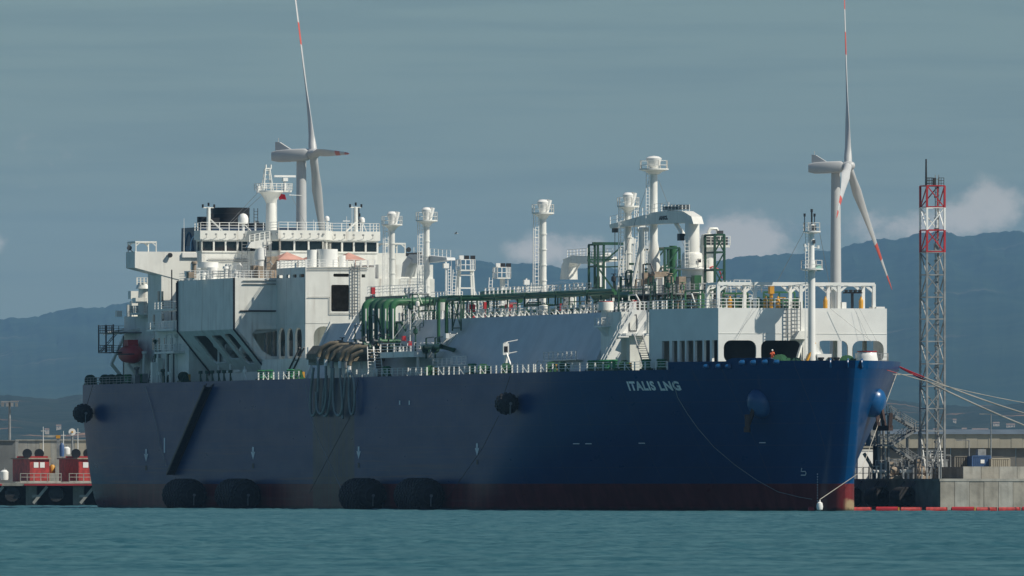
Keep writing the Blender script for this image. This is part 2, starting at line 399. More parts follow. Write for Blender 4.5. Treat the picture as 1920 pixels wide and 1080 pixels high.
# ================================================================ the ship
ZD, ZT = 18.85, 27.0            # main deck, trunk deck
XA = -6.6                       # transom
def stem_x(z): return lerp(285.4, 289.5, clamp((z-4)/15.5))
def half(x, z):
    t = clamp(z/20); xs = lerp(196, 222, t); xe = stem_x(z)
    p = lerp(1.2, 2.1, t**1.05); q = lerp(0.95, 0.70, t)
    if x <= xs: b = 21.7
    elif x >= xe: return 0.0
    else: b = 21.7*(1-((x-xs)/(xe-xs))**p)**q
    if x > xs: b = max(b, min(1.0, (xe-x)/1.5)**0.5*lerp(1.9, 1.9, t))
    z2 = clamp(z/15); xa = lerp(30, 10, z2**.7)
    if x < xa: b *= 1-lerp(.15, .035, z2**.6)*((xa-x)/(xa+6.6))**2.2
    return b
def hull_pt(px, py, out=0.04):
    # where a pixel of the photograph meets the starboard shell plating
    lo, hi = XA, 288.0; z = 10.0
    def pxo(x, y):
        return 960 + FPX*(OX+x*CT+y*ST)/(OY-x*ST+y*CT)
    for _ in range(8):
        a, b_ = lo, min(hi, stem_x(z)-.02)
        for _k in range(40):
            m = (a+b_)/2
            if pxo(m, -half(m, z)) < px: a = m
            else: b_ = m
        x = (a+b_)/2; z = sz(py, x, -half(x, z))
    return Vector((x, -half(x, z)-out, z))
def shell(x, z, out=0.05): return Vector((x, -half(x, z)-out, z))

ship = thing('gas_carrier_ship', 'huge dark blue gas carrier ship with white deckhouses moored alongside the quay', 'ship', (0, 0, 0))

# ---- hull materials (paint zones by height, scuffs, rust; all fixed to the plating)
def hull_mat(name, red):
    m = bpy.data.materials.new(name); m.use_nodes = True; t = m.node_tree; b = t.nodes['Principled BSDF']
    b.inputs['Roughness'].default_value = 0.34; b.inputs['Specular IOR Level'].default_value = 0.09
    tcn = t.nodes.new('ShaderNodeTexCoord'); se = t.nodes.new('ShaderNodeSeparateXYZ'); t.links.new(tcn.outputs['Object'], se.inputs[0])
    def nz(scl, sca, d):
        mp = t.nodes.new('ShaderNodeMapping'); mp.inputs['Scale'].default_value = scl; t.links.new(tcn.outputs['Object'], mp.inputs[0])
        n = t.nodes.new('ShaderNodeTexNoise'); n.inputs['Scale'].default_value = sca; n.inputs['Detail'].default_value = d
        n.inputs['Roughness'].default_value = .6; t.links.new(mp.outputs[0], n.inputs['Vector']); return n.outputs[0]
    def mixc(fac, a, b2, mode='MIX'):
        k = t.nodes.new('ShaderNodeMix'); k.data_type = 'RGBA'; k.blend_type = mode
        if isinstance(fac, float): k.inputs[0].default_value = fac
        else: t.links.new(fac, k.inputs[0])
        for i, v in ((6, a), (7, b2)):
            if isinstance(v, tuple): k.inputs[i].default_value = (*v, 1)
            else: t.links.new(v, k.inputs[i])
        return k.outputs[2]
    X_, Z_ = se.outputs[0], se.outputs[2]
    if red: c = mixc(ramp(nz((1, 1, .15), .5, 6), .35, .7, t), (0.11, 0.012, 0.014), (0.17, 0.028, 0.028))
    else: c = mixc(ramp(nz((.12, 1, .5), .5, 5), .35, .7, t), (0.0006, 0.043, 0.135), (0.0008, 0.050, 0.155))
    # scuffed, chalky streaks along the parallel body
    sc1 = M('MULTIPLY', ramp(nz((.02, 1, 1.6), 1.0, 7), .5, .72, t), ramp(X_, 236.0, 150.0, t), tree=t)
    sc1 = M('MULTIPLY', sc1, ramp(Z_, 12.0, 5.0, t), tree=t)
    c = mixc(M('MULTIPLY', sc1, 0.6, tree=t), c, (0.15, 0.095, 0.095))
    # brown run-off below the hose saddles
    x0, x1 = HOSE_X
    band = M('MULTIPLY', ramp(X_, x0-.6, x0+.3, t), ramp(X_, x1+.6, x1-.3, t), tree=t)
    band = M('MULTIPLY', band, M('ADD', 0.45, M('MULTIPLY', ramp(nz((2.2, 1, .03), 1, 4), .3, .7, t), .5, tree=t), tree=t), tree=t)
    c = mixc(M('MULTIPLY', band, .95, tree=t), c, (0.085, 0.080, 0.060))
    # welded plate seams: butts every 11.8 m, strakes every 2.9 m, and dirt runs down from the deck edge
    def seam(v, pitch, wd):
        fr = M('FRACT', M('DIVIDE', v, pitch, tree=t), tree=t); return M('LESS_THAN', fr, wd/pitch, tree=t)
    sm_ = M('MAXIMUM', seam(X_, 11.8, .09), seam(Z_, 2.9, .05), tree=t)
    c = mixc(M('MULTIPLY', sm_, .5, tree=t), c, (0.07, 0.085, 0.11) if not red else (0.06, 0.02, 0.02))
    run = M('MULTIPLY', ramp(nz((1.1, 1, .035), 1.0, 6), .56, .75, t), ramp(Z_, 4.0, 18.0, t), tree=t)
    c = mixc(M('MULTIPLY', run, .22, tree=t), c, (0.09, 0.085, 0.08))
    if red:   # worn pale growth round the stem foot
        tip = M('MULTIPLY', M('MULTIPLY', ramp(X_, 282.8, 284.2, t), ramp(se.outputs[1], -.4, .4, t), tree=t), ramp(M('ADD', Z_, M('MULTIPLY', nz((1, 1, 1), .8, 4), 1.6, tree=t), tree=t), 2.6, 1.9, t), tree=t)
        c = mixc(M('MULTIPLY', tip, .85, tree=t), c, (0.36, 0.28, 0.16))
    wet = ramp(M('ADD', Z_, M('MULTIPLY', nz((.7, 1, 1), .8, 5), .9, tree=t), tree=t), 1.05, .55, t)
    c = mixc(M('MULTIPLY', wet, .8, tree=t), c, (0.012, 0.016, 0.010))
    t.links.new(c, b.inputs['Base Color'])
    rg = M('ADD', 0.20, M('MULTIPLY', nz((.2, 1, .6), .6, 5), 0.22, tree=t), tree=t); t.links.new(rg, b.inputs['Roughness'])
    bm_ = t.nodes.new('ShaderNodeBump'); bm_.inputs['Strength'].default_value = .25; bm_.inputs['Distance'].default_value = .05
    t.links.new(nz((.35, .35, .35), 1.0, 2), bm_.inputs['Height']); t.links.new(bm_.outputs[0], b.inputs['Normal'])
    return m
HOSE_X = (sx(587, -21.7), sx(664, -21.7))
HBLUE = hull_mat('hull_blue', False); HRED = hull_mat('hull_antifouling_red', True)

zl = [-2.5, -1, 0, .7, 1.5, 2.3, 3.0, 3.62, 4.6, 6, 7.5, 9, 10.5, 12, 13.5, 15, 16.5, 17.7, ZD]
ss = []
k = 0.0
while k < 0.985: ss.append(k); k += (0.006 if k < .07 or k > .9 else 0.016 if k > .62 else 0.05)
ss += [.985+.0022*i for i in range(7)] + [.9995, 1.0]
mb = MB()
for z in zl:
    for sgn in (-1, 1):
        for s_ in ss:
            x = XA+(stem_x(z)-XA)*s_; mb.v.append((x, sgn*half(x, z), z))
ns = len(ss)
for j in range(len(zl)-1):
    for q in (0, 1):
        a = (j*2+q)*ns; b_ = ((j+1)*2+q)*ns
        for i in range(ns-1):
            f = (a+i, a+i+1, b_+i+1, b_+i); mb.f.append(f if q == 0 else f[::-1]); mb.m.append(1 if zl[j] < 3.6 else 0)
    a = j*2*ns; b_ = (j+1)*2*ns; mb.f.append((a, b_, b_+ns, a+ns)); mb.m.append(1 if zl[j] < 3.6 else 0)   # transom
a = (len(zl)-1)*2*ns
mb.f.append(tuple(a+i for i in range(ns)) + tuple(a+ns+i for i in range(ns-1, -1, -1))); mb.m.append(2)
hull = mb.build('hull', [HBLUE, HRED, DECKM], ship, smooth=True)

# ---- bow bulwark with its raised hump
XB = 260.8
def bul_top(x): return 19.88 + 0.42*clamp(min((x-272.3)/1.0, (280.6-x)/1.0))
def bul_half(x, z): return half(x, z) if x < stem_x(z) else 0
mb = MB(); xs_ = [XB+i*.6 for i in range(int((stem_x(19.9)-.5-XB)/.6))]
for sgn in (-1, 1):
    pts_o = [(x, sgn*half(x, ZD)) for x in xs_] + [(stem_x(ZD)-.05, 0)]
    for (xa, ya), (xb, yb) in zip(pts_o, pts_o[1:]):
        ta, tb = (bul_top(xa), bul_top(xb)) if sgn < 0 else (19.88, 19.88)
        A = [(xa, ya, ZD-.05), (xb, yb, ZD-.05), (xb+.25, yb*1.012, tb), (xa+.25, ya*1.012, ta)]
        B = [(p[0]-.12, p[1]-sgn*.22, p[2]) for p in A]
        mb.add(A+B, [(0, 1, 2, 3), (7, 6, 5, 4), (3, 2, 6, 7), (0, 4, 5, 1)])
for sgn in (-1, 1): mb.box(XB-.05, XB+.2, sgn*half(XB, ZD)-.15, sgn*half(XB, ZD)+.15, ZD, 19.88)
bulwark = mb.build('bulwark', HBLUE, ship, smooth=True)

# ---- lettering and marks on the shell
def on_shell(obj_mesh, x0, z0, sx_, name, m):
    for v in obj_mesh.vertices:
        p = shell(x0+v.co.x*sx_, z0+v.co.y, 0.05); v.co = p
    obj_mesh.materials.clear(); obj_mesh.materials.append(m)
    o = bpy.data.objects.new(name, obj_mesh); col.objects.link(o); o.parent = ship; OFF[o.name] = Vector(); return o
def text_mesh(body, size, stretch=1.0):
    cu = bpy.data.curves.new(body, 'FONT'); cu.body = body; cu.size = size; cu.offset = 0.075; cu.resolution_u = 3; cu.space_character = 1.12
    ob = bpy.data.objects.new('tmp', cu); col.objects.link(ob)
    dg = bpy.context.evaluated_depsgraph_get(); me = bpy.data.meshes.new_from_object(ob.evaluated_get(dg))
    bpy.data.objects.remove(ob); bmx = bmesh.new(); bmx.from_mesh(me)
    bmesh.ops.triangulate(bmx, faces=bmx.faces); bmx.to_mesh(me); bmx.free(); return me
LETTER = mat('letter_white', (0.82, 0.84, 0.84), 0.6, var=0.1)
pa, pb = hull_pt(1181, 733), hull_pt(1278, 729)
for word, pxw in (('ITALIS', (1181, 1231)), ('LNG', (1240, 1278))):
    pa, pb = hull_pt(pxw[0], 733), hull_pt(pxw[1], 729)
    me = text_mesh(word, 1.6); x_lo = min(v.co.x for v in me.vertices); wdt = max(v.co.x for v in me.vertices)-x_lo
    for v in me.vertices: v.co.x -= x_lo
    on_shell(me, pa.x, sz(731.5, pa.x, pa.y), (pb.x-pa.x)/wdt, 'name_lettering', LETTER).data.name = 'name_lettering'
def mark(name, polys, m=LETTER):
    mb = MB()
    for poly in polys:
        pts = [hull_pt(px, py, .05) for px, py in poly]; mb.add(pts, [tuple(range(len(pts)))])
    return mb.build(name, m, ship)
for px, py in ((274.5, 842), (475, 838), (673, 837), (895, 831)):
    mark('tug_mark', [[(px-1.6, py), (px+1.6, py), (px+1.6, py+11), (px-1.6, py+11)], [(px-4, py+9), (px+4, py+9), (px, py+24)]])
    mark('tug_mark_block', [[(px-1.8, py+31), (px+1.8, py+31), (px+1.8, py+40), (px-1.8, py+40)]], BLACK)
for px in (750, 768): mark('shell_mark', [[(px-1.2, 751), (px+1.2, 751), (px+1.2, 759), (px-1.2, 759)]])
for px, py, w_ in ((309, 821, 1.3),): mark('draught_board', [[(px-w_, py), (px+w_, py), (px+w_, py+28), (px-w_, py+28)]])
for px, py in ((1204, 831), (1430, 830), (1104, 832), (1081, 832)): mark('load_mark', [[(px-6, py-.8), (px+6, py-.8), (px+6, py+.8), (px-6, py+.8)]], LETTER)
mb = MB(); mb.tube([hull_pt(px, py, .06) for px, py in ((1504, 878), (1503, 884), (1511, 884), (1512, 887), (1511, 891), (1503, 891))], .07, 5)
mb.build('bulb_mark', LETTER, ship)
mb = MB()
for i in range(12):
    p = hull_pt(1533.5, 890+i*5, .05); mb.box(p.x-.15, p.x+.15, p.y-.02, p.y+.02, p.z, p.z+.14)
mb.build('draught_marks', LETTER, ship)
# bow chocks and fairlead bosses under the bulwark
for i, (px, py, r) in enumerate(((1327, 687, .32), (1350, 687, .36), (1368, 687, .32), (1394, 680, .36), (1415, 680, .36), (1437, 679, .34), (1459, 679, .32))):
    p = hull_pt(px, py, 0); mb = MB(); mb.lathe(p, [(r*1.1, .05), (r*1.0, -.35), (r*.55, -.62), (.05, -.66)], 10, 'Y'); mb.build('fairlead_boss', BLUEB, ship, True)
def port_pt(px, py):
    best = None
    for i_ in range(240):
        x = 288.8-i_*.1; y = half(x, 19.2); q = 960+FPX*(OX+x*CT+y*ST)/(OY-x*ST+y*CT)
        if best is None or abs(q-px) < best[0]: best = (abs(q-px), x, y)
    return Vector((best[1], best[2], sz(py, best[1], best[2])))
for px, py in ((1559, 681), (1590, 681), (1615, 681)):
    p = hull_pt(px, py, .0) if px < 1580 else (Vector((288.6, -.6, sz(681, 288.6, 0))) if px < 1600 else port_pt(px, py)); mb = MB()
    ring = [p+Vector((0.62*math.cos(R(a))*.9, -.12-.25*math.cos(R(a)), .55*math.sin(R(a)))) for a in range(0, 361, 30)]
    mb.tube(ring, .13, 6); o = mb.build('panama_chock', BLUEB, ship, True)
    mb = MB(); mb.add([q+Vector((0, .08, 0)) for q in ring[:-1]], [tuple(range(12))]); mb.build('chock_opening', BLACK, o)
# anchors: blue bolsters, one each side of the stem, with the anchors stowed in them
for sgn, nm in ((-1, 'anchor_bolster'), (1, 'anchor_bolster')):
    zc = 14.5; xc = 275.5 if sgn < 0 else 280.2; yc = sgn*(half(xc, zc)); mb = MB()
    dirn = Vector((0.42, sgn*0.80, -0.36) if sgn < 0 else (0.66, 0.68, -0.30)).normalized(); base = Vector((xc-.8, yc-sgn*1.2, zc+.3))
    prof = ((0, 2.0), (1.2, 2.0), (2.2, 1.7), (2.75, 1.1), (2.85, .5)); nn = 14
    u = dirn.cross(Vector((0, 0, 1))).normalized(); q = u.cross(dirn); vs_ = []; fs = []
    for h, r in prof:
        for i_ in range(nn): vs_.append(base+dirn*h+(u*math.cos(2*math.pi*i_/nn)*.92+q*math.sin(2*math.pi*i_/nn)*1.08)*r)
    for j in range(len(prof)-1): fs += [(j*nn+i_, j*nn+(i_+1) % nn, (j+1)*nn+(i_+1) % nn, (j+1)*nn+i_) for i_ in range(nn)]
    fs.append(tuple((len(prof)-1)*nn+i_ for i_ in range(nn))); mb.add(vs_, fs); bo = mb.build(nm, BLUEB, ship, True)
    tip = base+dirn*3.0; mb = MB()
    crown = tip+Vector((-1.0, sgn*.35, -2.6))
    mb.bar(tip+dirn*-.6, crown, .5); mb.bar(crown+Vector((-1.2, -sgn*.5, -.3)), crown+Vector((1.2, sgn*.5, -.3)), .75, .7)
    for d in (-1, 1): mb.bar(crown+Vector((1.15*d, sgn*.4*d, -.1)), crown+Vector((1.25*d, sgn*.5*d, 1.7)), .5, .28)
    mb.build('anchor', mat('anchor_rust', (0.06, 0.035, 0.03), .8, var=.3), ship)

# ---- trunk: the raised tank deck with sloping sides
mb = MB(); X0, X1 = 99.0, 231.0
mb.prism([(-17.4, ZD-.1), (-13.5, ZT), (13.5, ZT), (17.4, ZD-.1)], 'X', X0, X1)
trunk = mb.build('trunk_deck', TRUNKM, ship)
mb = MB(); mb.bar((X0-.1, -17.45, ZD), (X0-.1, -13.5, ZT+.25), .5, .35)
mb.build('coaming', WHITE, trunk)

# ---- main deck edge railing, in stretches
def deck_rail(xa, xb, gap=2.35):
    mb = MB(); n = int((xb-xa)/gap)
    for i in range(n+1):
        x = xa+(xb-xa)*i/n; y = -half(x, ZD)+.15; wv = .15 if i % 3 else .2
        mb.box(x-.05, x+.05, y, y+wv, ZD, ZD+1.15)
        if i % 4 == 1: mb.bar((x-.02, y+.2, ZD+.75), (x+.1, y+.75, ZD), .09)
    for z in (.42, .8, 1.13):
        pts = [(x, -half(x, ZD)+.25, ZD+z) for x in [xa+(xb-xa)*i/12 for i in range(13)]]
        for a, b_ in zip(pts, pts[1:]): mb.bar(a, b_, .055)
    return mb.build('deck_railing', WCLEAN, ship)
for a, b_ in ((sx(484, -21.5), sx(560, -21.5)), (sx(668, -21.5), sx(700, -21.5)), (sx(706, -21.5), sx(765, -21.5)), (sx(769, -21.5), sx(800, -21.5)), (sx(812, -21.5), sx(1000, -21.5)), (sx(1003, -21.5), 246), (247, 260)): deck_rail(a, b_)
mb = MB(); mb.rail([(XA+.3, y, ZD) for y in (-20.5, 20.5)], gap=1.6); mb.rail([(x, -half(x, ZD)+.25, ZD) for x in (XA+.5, 4, 12, 22)], gap=2.2, post=(.06, .08))
mb.build('stern_railing', STEEL, ship)

# ---- mooring fittings on deck
FGREEN = mat('fairlead_green', (0.025, 0.17, 0.06), .35, var=.25)
def fairlead(x, y, n=2, z=ZD):
    o = MB()
    o.box(x-.5-n*.55, x+.5+n*.55, y-.45, y+.45, z, z+.22)
    e = o.build('roller_fairlead', DGREEN, ship)
    for i in range(n):
        m2 = MB(); xx = x+(i-(n-1)/2)*1.15; m2.lathe((xx, y, z), [(.34, .2), (.5, .3), (.34, .55), (.34, 1.15), (.52, 1.35), (.3, 1.5)], 10); m2.build('roller', FGREEN, e, True)
def winch(x, y, z=ZD, s_=1.0, m=GREEN):
    o = MB(); o.box(x-1.3*s_, x+1.3*s_, y-1.0*s_, y+1.0*s_, z, z+.3*s_)
    for d in (-1, 1): o.prism([(y-.8*s_, z), (y+.8*s_, z), (y+.3*s_, z+1.6*s_), (y-.3*s_, z+1.6*s_)], 'X', x+d*1.15*s_-.08, x+d*1.15*s_+.08)
    e = o.build('mooring_winch', m, ship)
    m2 = MB(); m2.lathe((x, y, z+1.05*s_), [(.95*s_, -1.0*s_), (.95*s_, -.9*s_), (.5*s_, -.88*s_), (.5*s_, .15*s_), (.95*s_, .17*s_), (.95*s_, .27*s_), (.3*s_, .3*s_), (.3*s_, 1.5*s_)], 12, 'X'); m2.build('drum', m, e, True)
    m2 = MB(); m2.box(x+.4*s_, x+1.0*s_, y+.5*s_, y+1.0*s_, z+.3*s_, z+1.5*s_); m2.build('motor', YELLOW if random.random() < .35 else m, e)
for px in (1110, 1119, 1129, 1139, 1150): fairlead(sx(px, -19.2), -19.2, 2)
for px, y in ((1172, -17.5), (1034, -20), (1056, -20), (808, -20), (950, -20.2), (907, -20.4), (560, -20)): winch(sx(px, y), y, ZD, .72, GREEN)
for px, y in ((1212, -17), (1240, -16), (505, -20), (545, -20), (490, -20), (240, -19), (265, -19), (725, -20), (885, -20.4)): fairlead(sx(px, y), y, 2)
for px, y in ((170, -20), (198, -19), (210, -18.5), (225, -18.5), (345, -20)): winch(sx(px, y), y, ZD, .8, DGREEN)
for i in range(9):          # bitts and vent posts along the after deck
    px = (376, 388, 398, 410, 420, 432, 300, 318, 459)[i]; x = sx(px, -20.2); mb = MB(); mb.cyl((x, -20.2, ZD), (x, -20.2, ZD+1.3), .12, n=8)
    mb.cyl((x, -20.2, ZD+1.2), (x, -20.2, ZD+1.65), .32, .32, 8); mb.bar((x, -20.2, ZD+.9), (x+.9, -20.2, ZD), .1); mb.build('deck_vent', DGREEN if i < 6 else WHITE, ship, True)

# ---- after house: overhanging block whose side wall tucks in under a knuckle
XH0, XH1 = 43.0, 73.0
ZK, ZH, ZF = 26.5, 34.1, 20.3
mb = MB(); mb.box(XH0, XH1, -20.35, 10.6, ZK, ZH); mb.prism([(-15.2, ZD-.1), (-15.2, ZF), (10.6, ZF), (10.6, ZD-.1)], 'X', XH0, XH1)
house = mb.build('after_house', WHITE, ship)
mb = MB(); slant = Vector((0, 5.15, -(ZK-ZF))); ln = slant.length
def hx(px, y): return sx(px, y)-XH0
holes = [(sx(367, -19.3)-XH0+.0, sx(392, -19.3)-XH0, 1.0, 6.3, .8), (sx(402, -19.2)-XH0, sx(421, -19.2)-XH0, 1.0, 5.6, .6), (sx(427, -19.2)-XH0, sx(443, -19.2)-XH0-.4, .8, 6.6, .8)]
holes = [(max(1.2, a), min(XH1-XH0-1.6, b_), c, d, r) for a, b_, c, d, r in holes]
mb.holed((XH0, -20.35, ZK-.01), (1, 0, 0), slant, (0, 1, .8), XH1-XH0, ln, holes, .35)
mb.build('sloping_side_wall', WHITE, house)
mb = MB(); mb.box(XH0, XH1-.35, 10.3, 10.59, ZF+.01, ZK-.01); mb.build('port_side_wall', WHITE, house)
mb = MB(); mb.box(XH1-14, XH1-.4, 2.0, 10.5, ZH+.01, 36.2); mb.build('port_deckhouse', WHITE, house)
# front wall below the knuckle with the big rounded opening
yo0, yo1, zo0, zo1 = sy(476, XH1), sy(586, XH1), sz(668, XH1, -12), sz(612, XH1, -12)
mb = MB()
# left web (follows the slope), sill and right web around the opening
mb.prism([(-20.35, ZK), (yo0, ZK), (yo0-.3, zo1-1.2), (yo0+1.2, zo0+.9), (yo0+2.6, zo0), (yo0+2.6, ZF), (-15.2, ZF)], 'X', XH1-.3, XH1)
mb.prism([(yo0+2.6, ZF), (yo0+2.6, zo0), (yo1, zo0), (yo1, ZF)], 'X', XH1-.3, XH1-.003)
mb.prism([(yo0, ZK), (yo0-.3, zo1-1.2), (yo0+.25, zo1-.4), (yo0+1.2, zo1), (yo1, zo1), (yo1, ZK)], 'X', XH1-.3, XH1-.006)
mb.prism([(yo1, ZF), (yo1, ZK), (10.28, ZK), (10.28, ZF)], 'X', XH1-.3, XH1-.009)
fw = mb.build('front_wall', WHITE, house)
mb = MB(); xin = XH1-9; mb.box(xin, xin+.2, -15, 10, ZD, ZK); mb.box(XH0+.4, xin, -14.5, 10, ZF, ZF+.1); mb.build('inner_bulkhead', WHITE, house)
mb = MB()
for y in (-14.7, -13.6, -12.9): mb.cyl((XH1-3, y, ZF), (XH1-3, y, ZK), .28, n=8)
mb.lathe((XH1-5, -10.5, 23.5), [(0.1, -2), (1.5, -1.8), (1.5, 1.8), (.1, 2)], 12, 'X'); mb.box(XH1-4, XH1-2, -9.5, -7.6, ZF, 23.6)
mb.build('machinery', STEEL, house, True)
mb = MB()
for x, y, z in ((50, -14.8, 24.6), (56.5, -14.9, 24.0), (63, -14.6, 23.5)):
    mb.lathe((x, y-1.2, z), [(.08, -.85), (.75, -.5), (.9, 0), (.75, .5), (.08, .85)], 10); mb.cyl((x, y-1.2, ZF), (x, y-1.2, z-.8), .18, n=6); mb.box(x-.6, x+2.6, y-.6, y+.5, ZF, z-1.6)
mb.build('deck_lamp', WCLEAN, house, True)
# pipes clipped to the walls
mb = MB()
mb.tube([(XH1-.2, -20.48, ZH), (XH1-.2, -20.48, ZK), (XH1-.2, -15.4, ZF+.1), (XH1-1.2, -15.5, ZD)], .16, 6)
mb.tube([(XH0+.3, -20.48, ZH), (XH0+.3, -20.48, ZK), (XH0+.3, -15.4, ZF+.1), (XH0-1.0, -15.5, ZD)], .13, 6)
mb.tube([(XH1+.12, -19.6, 29.2), (XH1+.12, -14.1, 29.2)], .12, 5)
mb.build('wall_pipe', BLACK, house)
mb = MB()
for z in (33.2, 33.7): mb.tube([(XH1+.15, -19.2, z), (XH1+.15, -14.1, z)], .08, 5)
mb.build('handrail_pipe', STEEL, house)
mb = MB(); mb.rail([(XH0+.2, -20.1, ZH), (XH1-.2, -20.1, ZH)], gap=2.5, post=(.05, .06)); mb.rail([(XH1-.2, -20.1, ZH), (XH1-.2, -14.2, ZH)], gap=1.3, post=(.06, .07)); mb.build('house_railing', WCLEAN, house)

# ---- forward block of the after house, with its doorway, slots and arched legs
XK0, XK1 = XH1, 87.6
YK0, YK1 = -13.95, -3.2
ZB0, ZB1 = 27.2, 35.5
def zz(py): return sz(py, XK1, -9)
mb = MB()
mb.holed((XK1, YK0, ZB0), (0, 1, 0), (0, 0, 1), (-1, 0, 0), YK1-YK0, ZB1-ZB0,
    [(sy(621, XK1)-YK0, sy(655, XK1)-YK0, zz(584)-ZB0, zz(534)-ZB0, .25), (sy(625, XK1)-YK0, sy(655, XK1)-YK0, zz(519)-ZB0, zz(513)-ZB0, .2), (sy(678, XK1)-YK0, sy(685, XK1)-YK0, zz(520)-ZB0, zz(514)-ZB0, 0)], .3)
blk = mb.build('forward_block', WHITE, ship)
mb = MB(); xs4 = [sx(p, YK0)-XK0 for p in (519, 530, 537, 543, 549, 556, 561, 574)]
hz0, hz1 = sz(521, 80, YK0)-ZB0, sz(515, 80, YK0)-ZB0
mb.holed((XK0, YK0, ZB0), (1, 0, 0), (0, 0, 1), (0, 1, 0), XK1-XK0-.003, ZB1-ZB0-.004, [(max(.3, xs4[i]), min(xs4[i+1], XK1-XK0-.6), hz0, hz1, .15) for i in (0, 2, 4, 6)], .3)
mb.build('side_wall', WHITE, blk)
mb = MB(); mb.box(XK0, XK1-.32, YK0+.32, YK1, ZB1-.3, ZB1-.06); mb.box(XK0, XK1-.32, YK0+.32, YK1, ZB0+.004, ZB0+.3); mb.box(XK0, XK1-.32, YK1-.3, YK1-.006, ZB0+.35, ZB1-.35); mb.build('block_deck', WHITE, blk)
mb = MB(); mb.box(XK0+7, XK0+7.3, YK0+.5, YK1-.5, ZB0+.3, ZB1-.3); mb.build('inner_wall', BROWNB, blk)
# legs and arches beneath
mb = MB()
wl = YK1-YK0
ho = [(1.3, 4.3, .5, 5.6, 1.45), (5.6, 9.6, .5, 5.6, 1.6)]
mb.holed((XK1-.05, YK0, 21.2), (0, 1, 0), (0, 0, 1), (-1, 0, 0), wl, ZB0-21.2-.004, ho, .35)
mb.holed((XK0, YK0+.05, 21.2), (1, 0, 0), (0, 0, 1), (0, 1, 0), XK1-XK0-.4, ZB0-21.2-.006, [(.8, 4.2, .5, 5.5, 1.5), (5.2, 8.2, .5, 5.4, 1.3), (9.2, 12.6, .5, 5.4, 1.3)], .35)
mb.box(XK0, XK1-.5, YK0+.5, YK1, 20.7, 21.15)
mb.build('arched_legs', WHITE, blk)
mb = MB(); mb.prism([(XK0-.5, ZD), (XK1+12, ZD), (XK1+12, 22.0), (XK0-.5, 22.0)], 'Y', -16.2, -15.2); mb.build('lower_side_wall', WHITE, blk)
mb = MB(); a = at_y(536, 704, -16.3); b_ = at_y(562, 652, -16.3)
for d in (0, 2.2): mb.tube([a+Vector((d, 0, 0)), b_+Vector((d, 0, 0))], .13, 5)
mb.bar(a+(b_-a)*.55, a+(b_-a)*.55+Vector((2.2, 0, 0)), .12); mb.build('wall_pipe', BLACK, blk)
mb = MB()
for py in (490, 494): mb.tube([at_x(577, py+11, XK1+.15), at_x(690, py+11, XK1+.15)], .05, 5)
mb.tube([at_x(577, 557, XK1+.15), at_x(618, 557, XK1+.15), at_x(618, 588, XK1+.15), at_x(660, 588, XK1+.15)], .05, 5)
mb.ladder((XK1+.25, sy(669, XK1), 28.2), (XK1+.25, sy(669, XK1), 36.2), (0, .8, 0)); mb.ladder((XK1+.25, sy(661, XK1), 28.2), (XK1+.25, sy(661, XK1), 36.0), (0, .45, 0))
mb.build('wall_ladder', STEEL, blk)
mb = MB(); mb.rail([(XK1-.2, YK0+.1, ZB1), (XK1-.2, YK1, ZB1)], gap=1.1, rails=3); mb.rail([(XK0, YK0+.2, ZB1), (XK1-.2, YK0+.2, ZB1)], gap=1.9, post=(.08, .3)); mb.build('block_railing', WCLEAN, blk)
mb = MB()
for y, r, h in ((-11.7, .75, 2.6), (-9.4, 1.6, 2.7), (-7.1, .55, 1.8)): mb.cyl((XK1-4, y, ZB1), (XK1-4, y, ZB1+h), r, n=18)
mb.build('roof_tank', WCLEAN, blk, True)
# awnings and brown crates on the roof behind
mb = MB(); p0 = Vector((66, -13, ZH))
for y0, w_ in ((-12.4, 4.4), (-7.6, 4.6), (-2.6, 4.0)):
    c = Vector((66, y0+w_/2, 38.1)); q = [Vector((63, y0, 36.9)), Vector((69, y0, 36.9)), Vector((69, y0+w_, 36.9)), Vector((63, y0+w_, 36.9))]
    mb.add(q+[c], [(0, 1, 4), (1, 2, 4), (2, 3, 4), (3, 0, 4)])
    for p in q: mb.bar(p, (p.x, p.y, ZH), .08)
mb.build('awning', mat('awning_cloth', (0.55, 0.30, 0.24), .9, var=.2), house)
mb = MB(); mb.box(64, 68, sy(492, 66), sy(515, 66), ZH, ZH+3.3); mb.box(68.2, 70, sy(472, 69), sy(482, 69), ZH, ZH+1.9); mb.build('deck_crate', BROWNB, house)
# small stores crane on the house top
mb = MB(); y = sy(485, 66); mb.cyl((67, y, ZH), (67, y, ZH+2.8), .8, n=14); mb.cyl((67, y, ZH+2.8), (67, y, ZH+4.6), .95, .8, 14)
sc_ = mb.build('stores_crane', WCLEAN, house, True)
mb = MB(); mb.prism([(y-2.2, ZH+4.6), (y-1.7, ZH+5.4), (y+1.4, ZH+6.0), (y+1.6, ZH+5.3), (y, ZH+4.4)], 'X', 66.4, 67.6); mb.rail([(67, y-1.7, ZH+5.4), (67, y+1.4, ZH+6.0)], gap=.8); mb.build('jib', WHITE, house)
mb = MB(); mb.ladder((68, sy(504, 68), ZH), (68, sy(504, 68), ZH+6), (0, .7, 0)); mb.ladder((67, sy(459, 67), ZH), (67, sy(459, 67), ZH+5.5), (0, .9, 0)); mb.rail([(70, sy(503, 70), ZH), (70, sy(460, 70), ZH)], gap=1.2); mb.build('roof_ladder', STEEL, house)
for px, r, h in ((372, 1.2, 1.9), (362, 1.35, .8), (390, 1.6, 2.0), (398, .8, 1.2)):
    y = -17.0; x = sx(px, y); mb = MB(); mb.cyl((x, y, ZH), (x, y, ZH+h), r*.7, n=14); mb.cyl((x, y, ZH+h-.1), (x, y, ZH+h+.75), r, n=14); mb.build('mushroom_vent', WCLEAN, house, True)

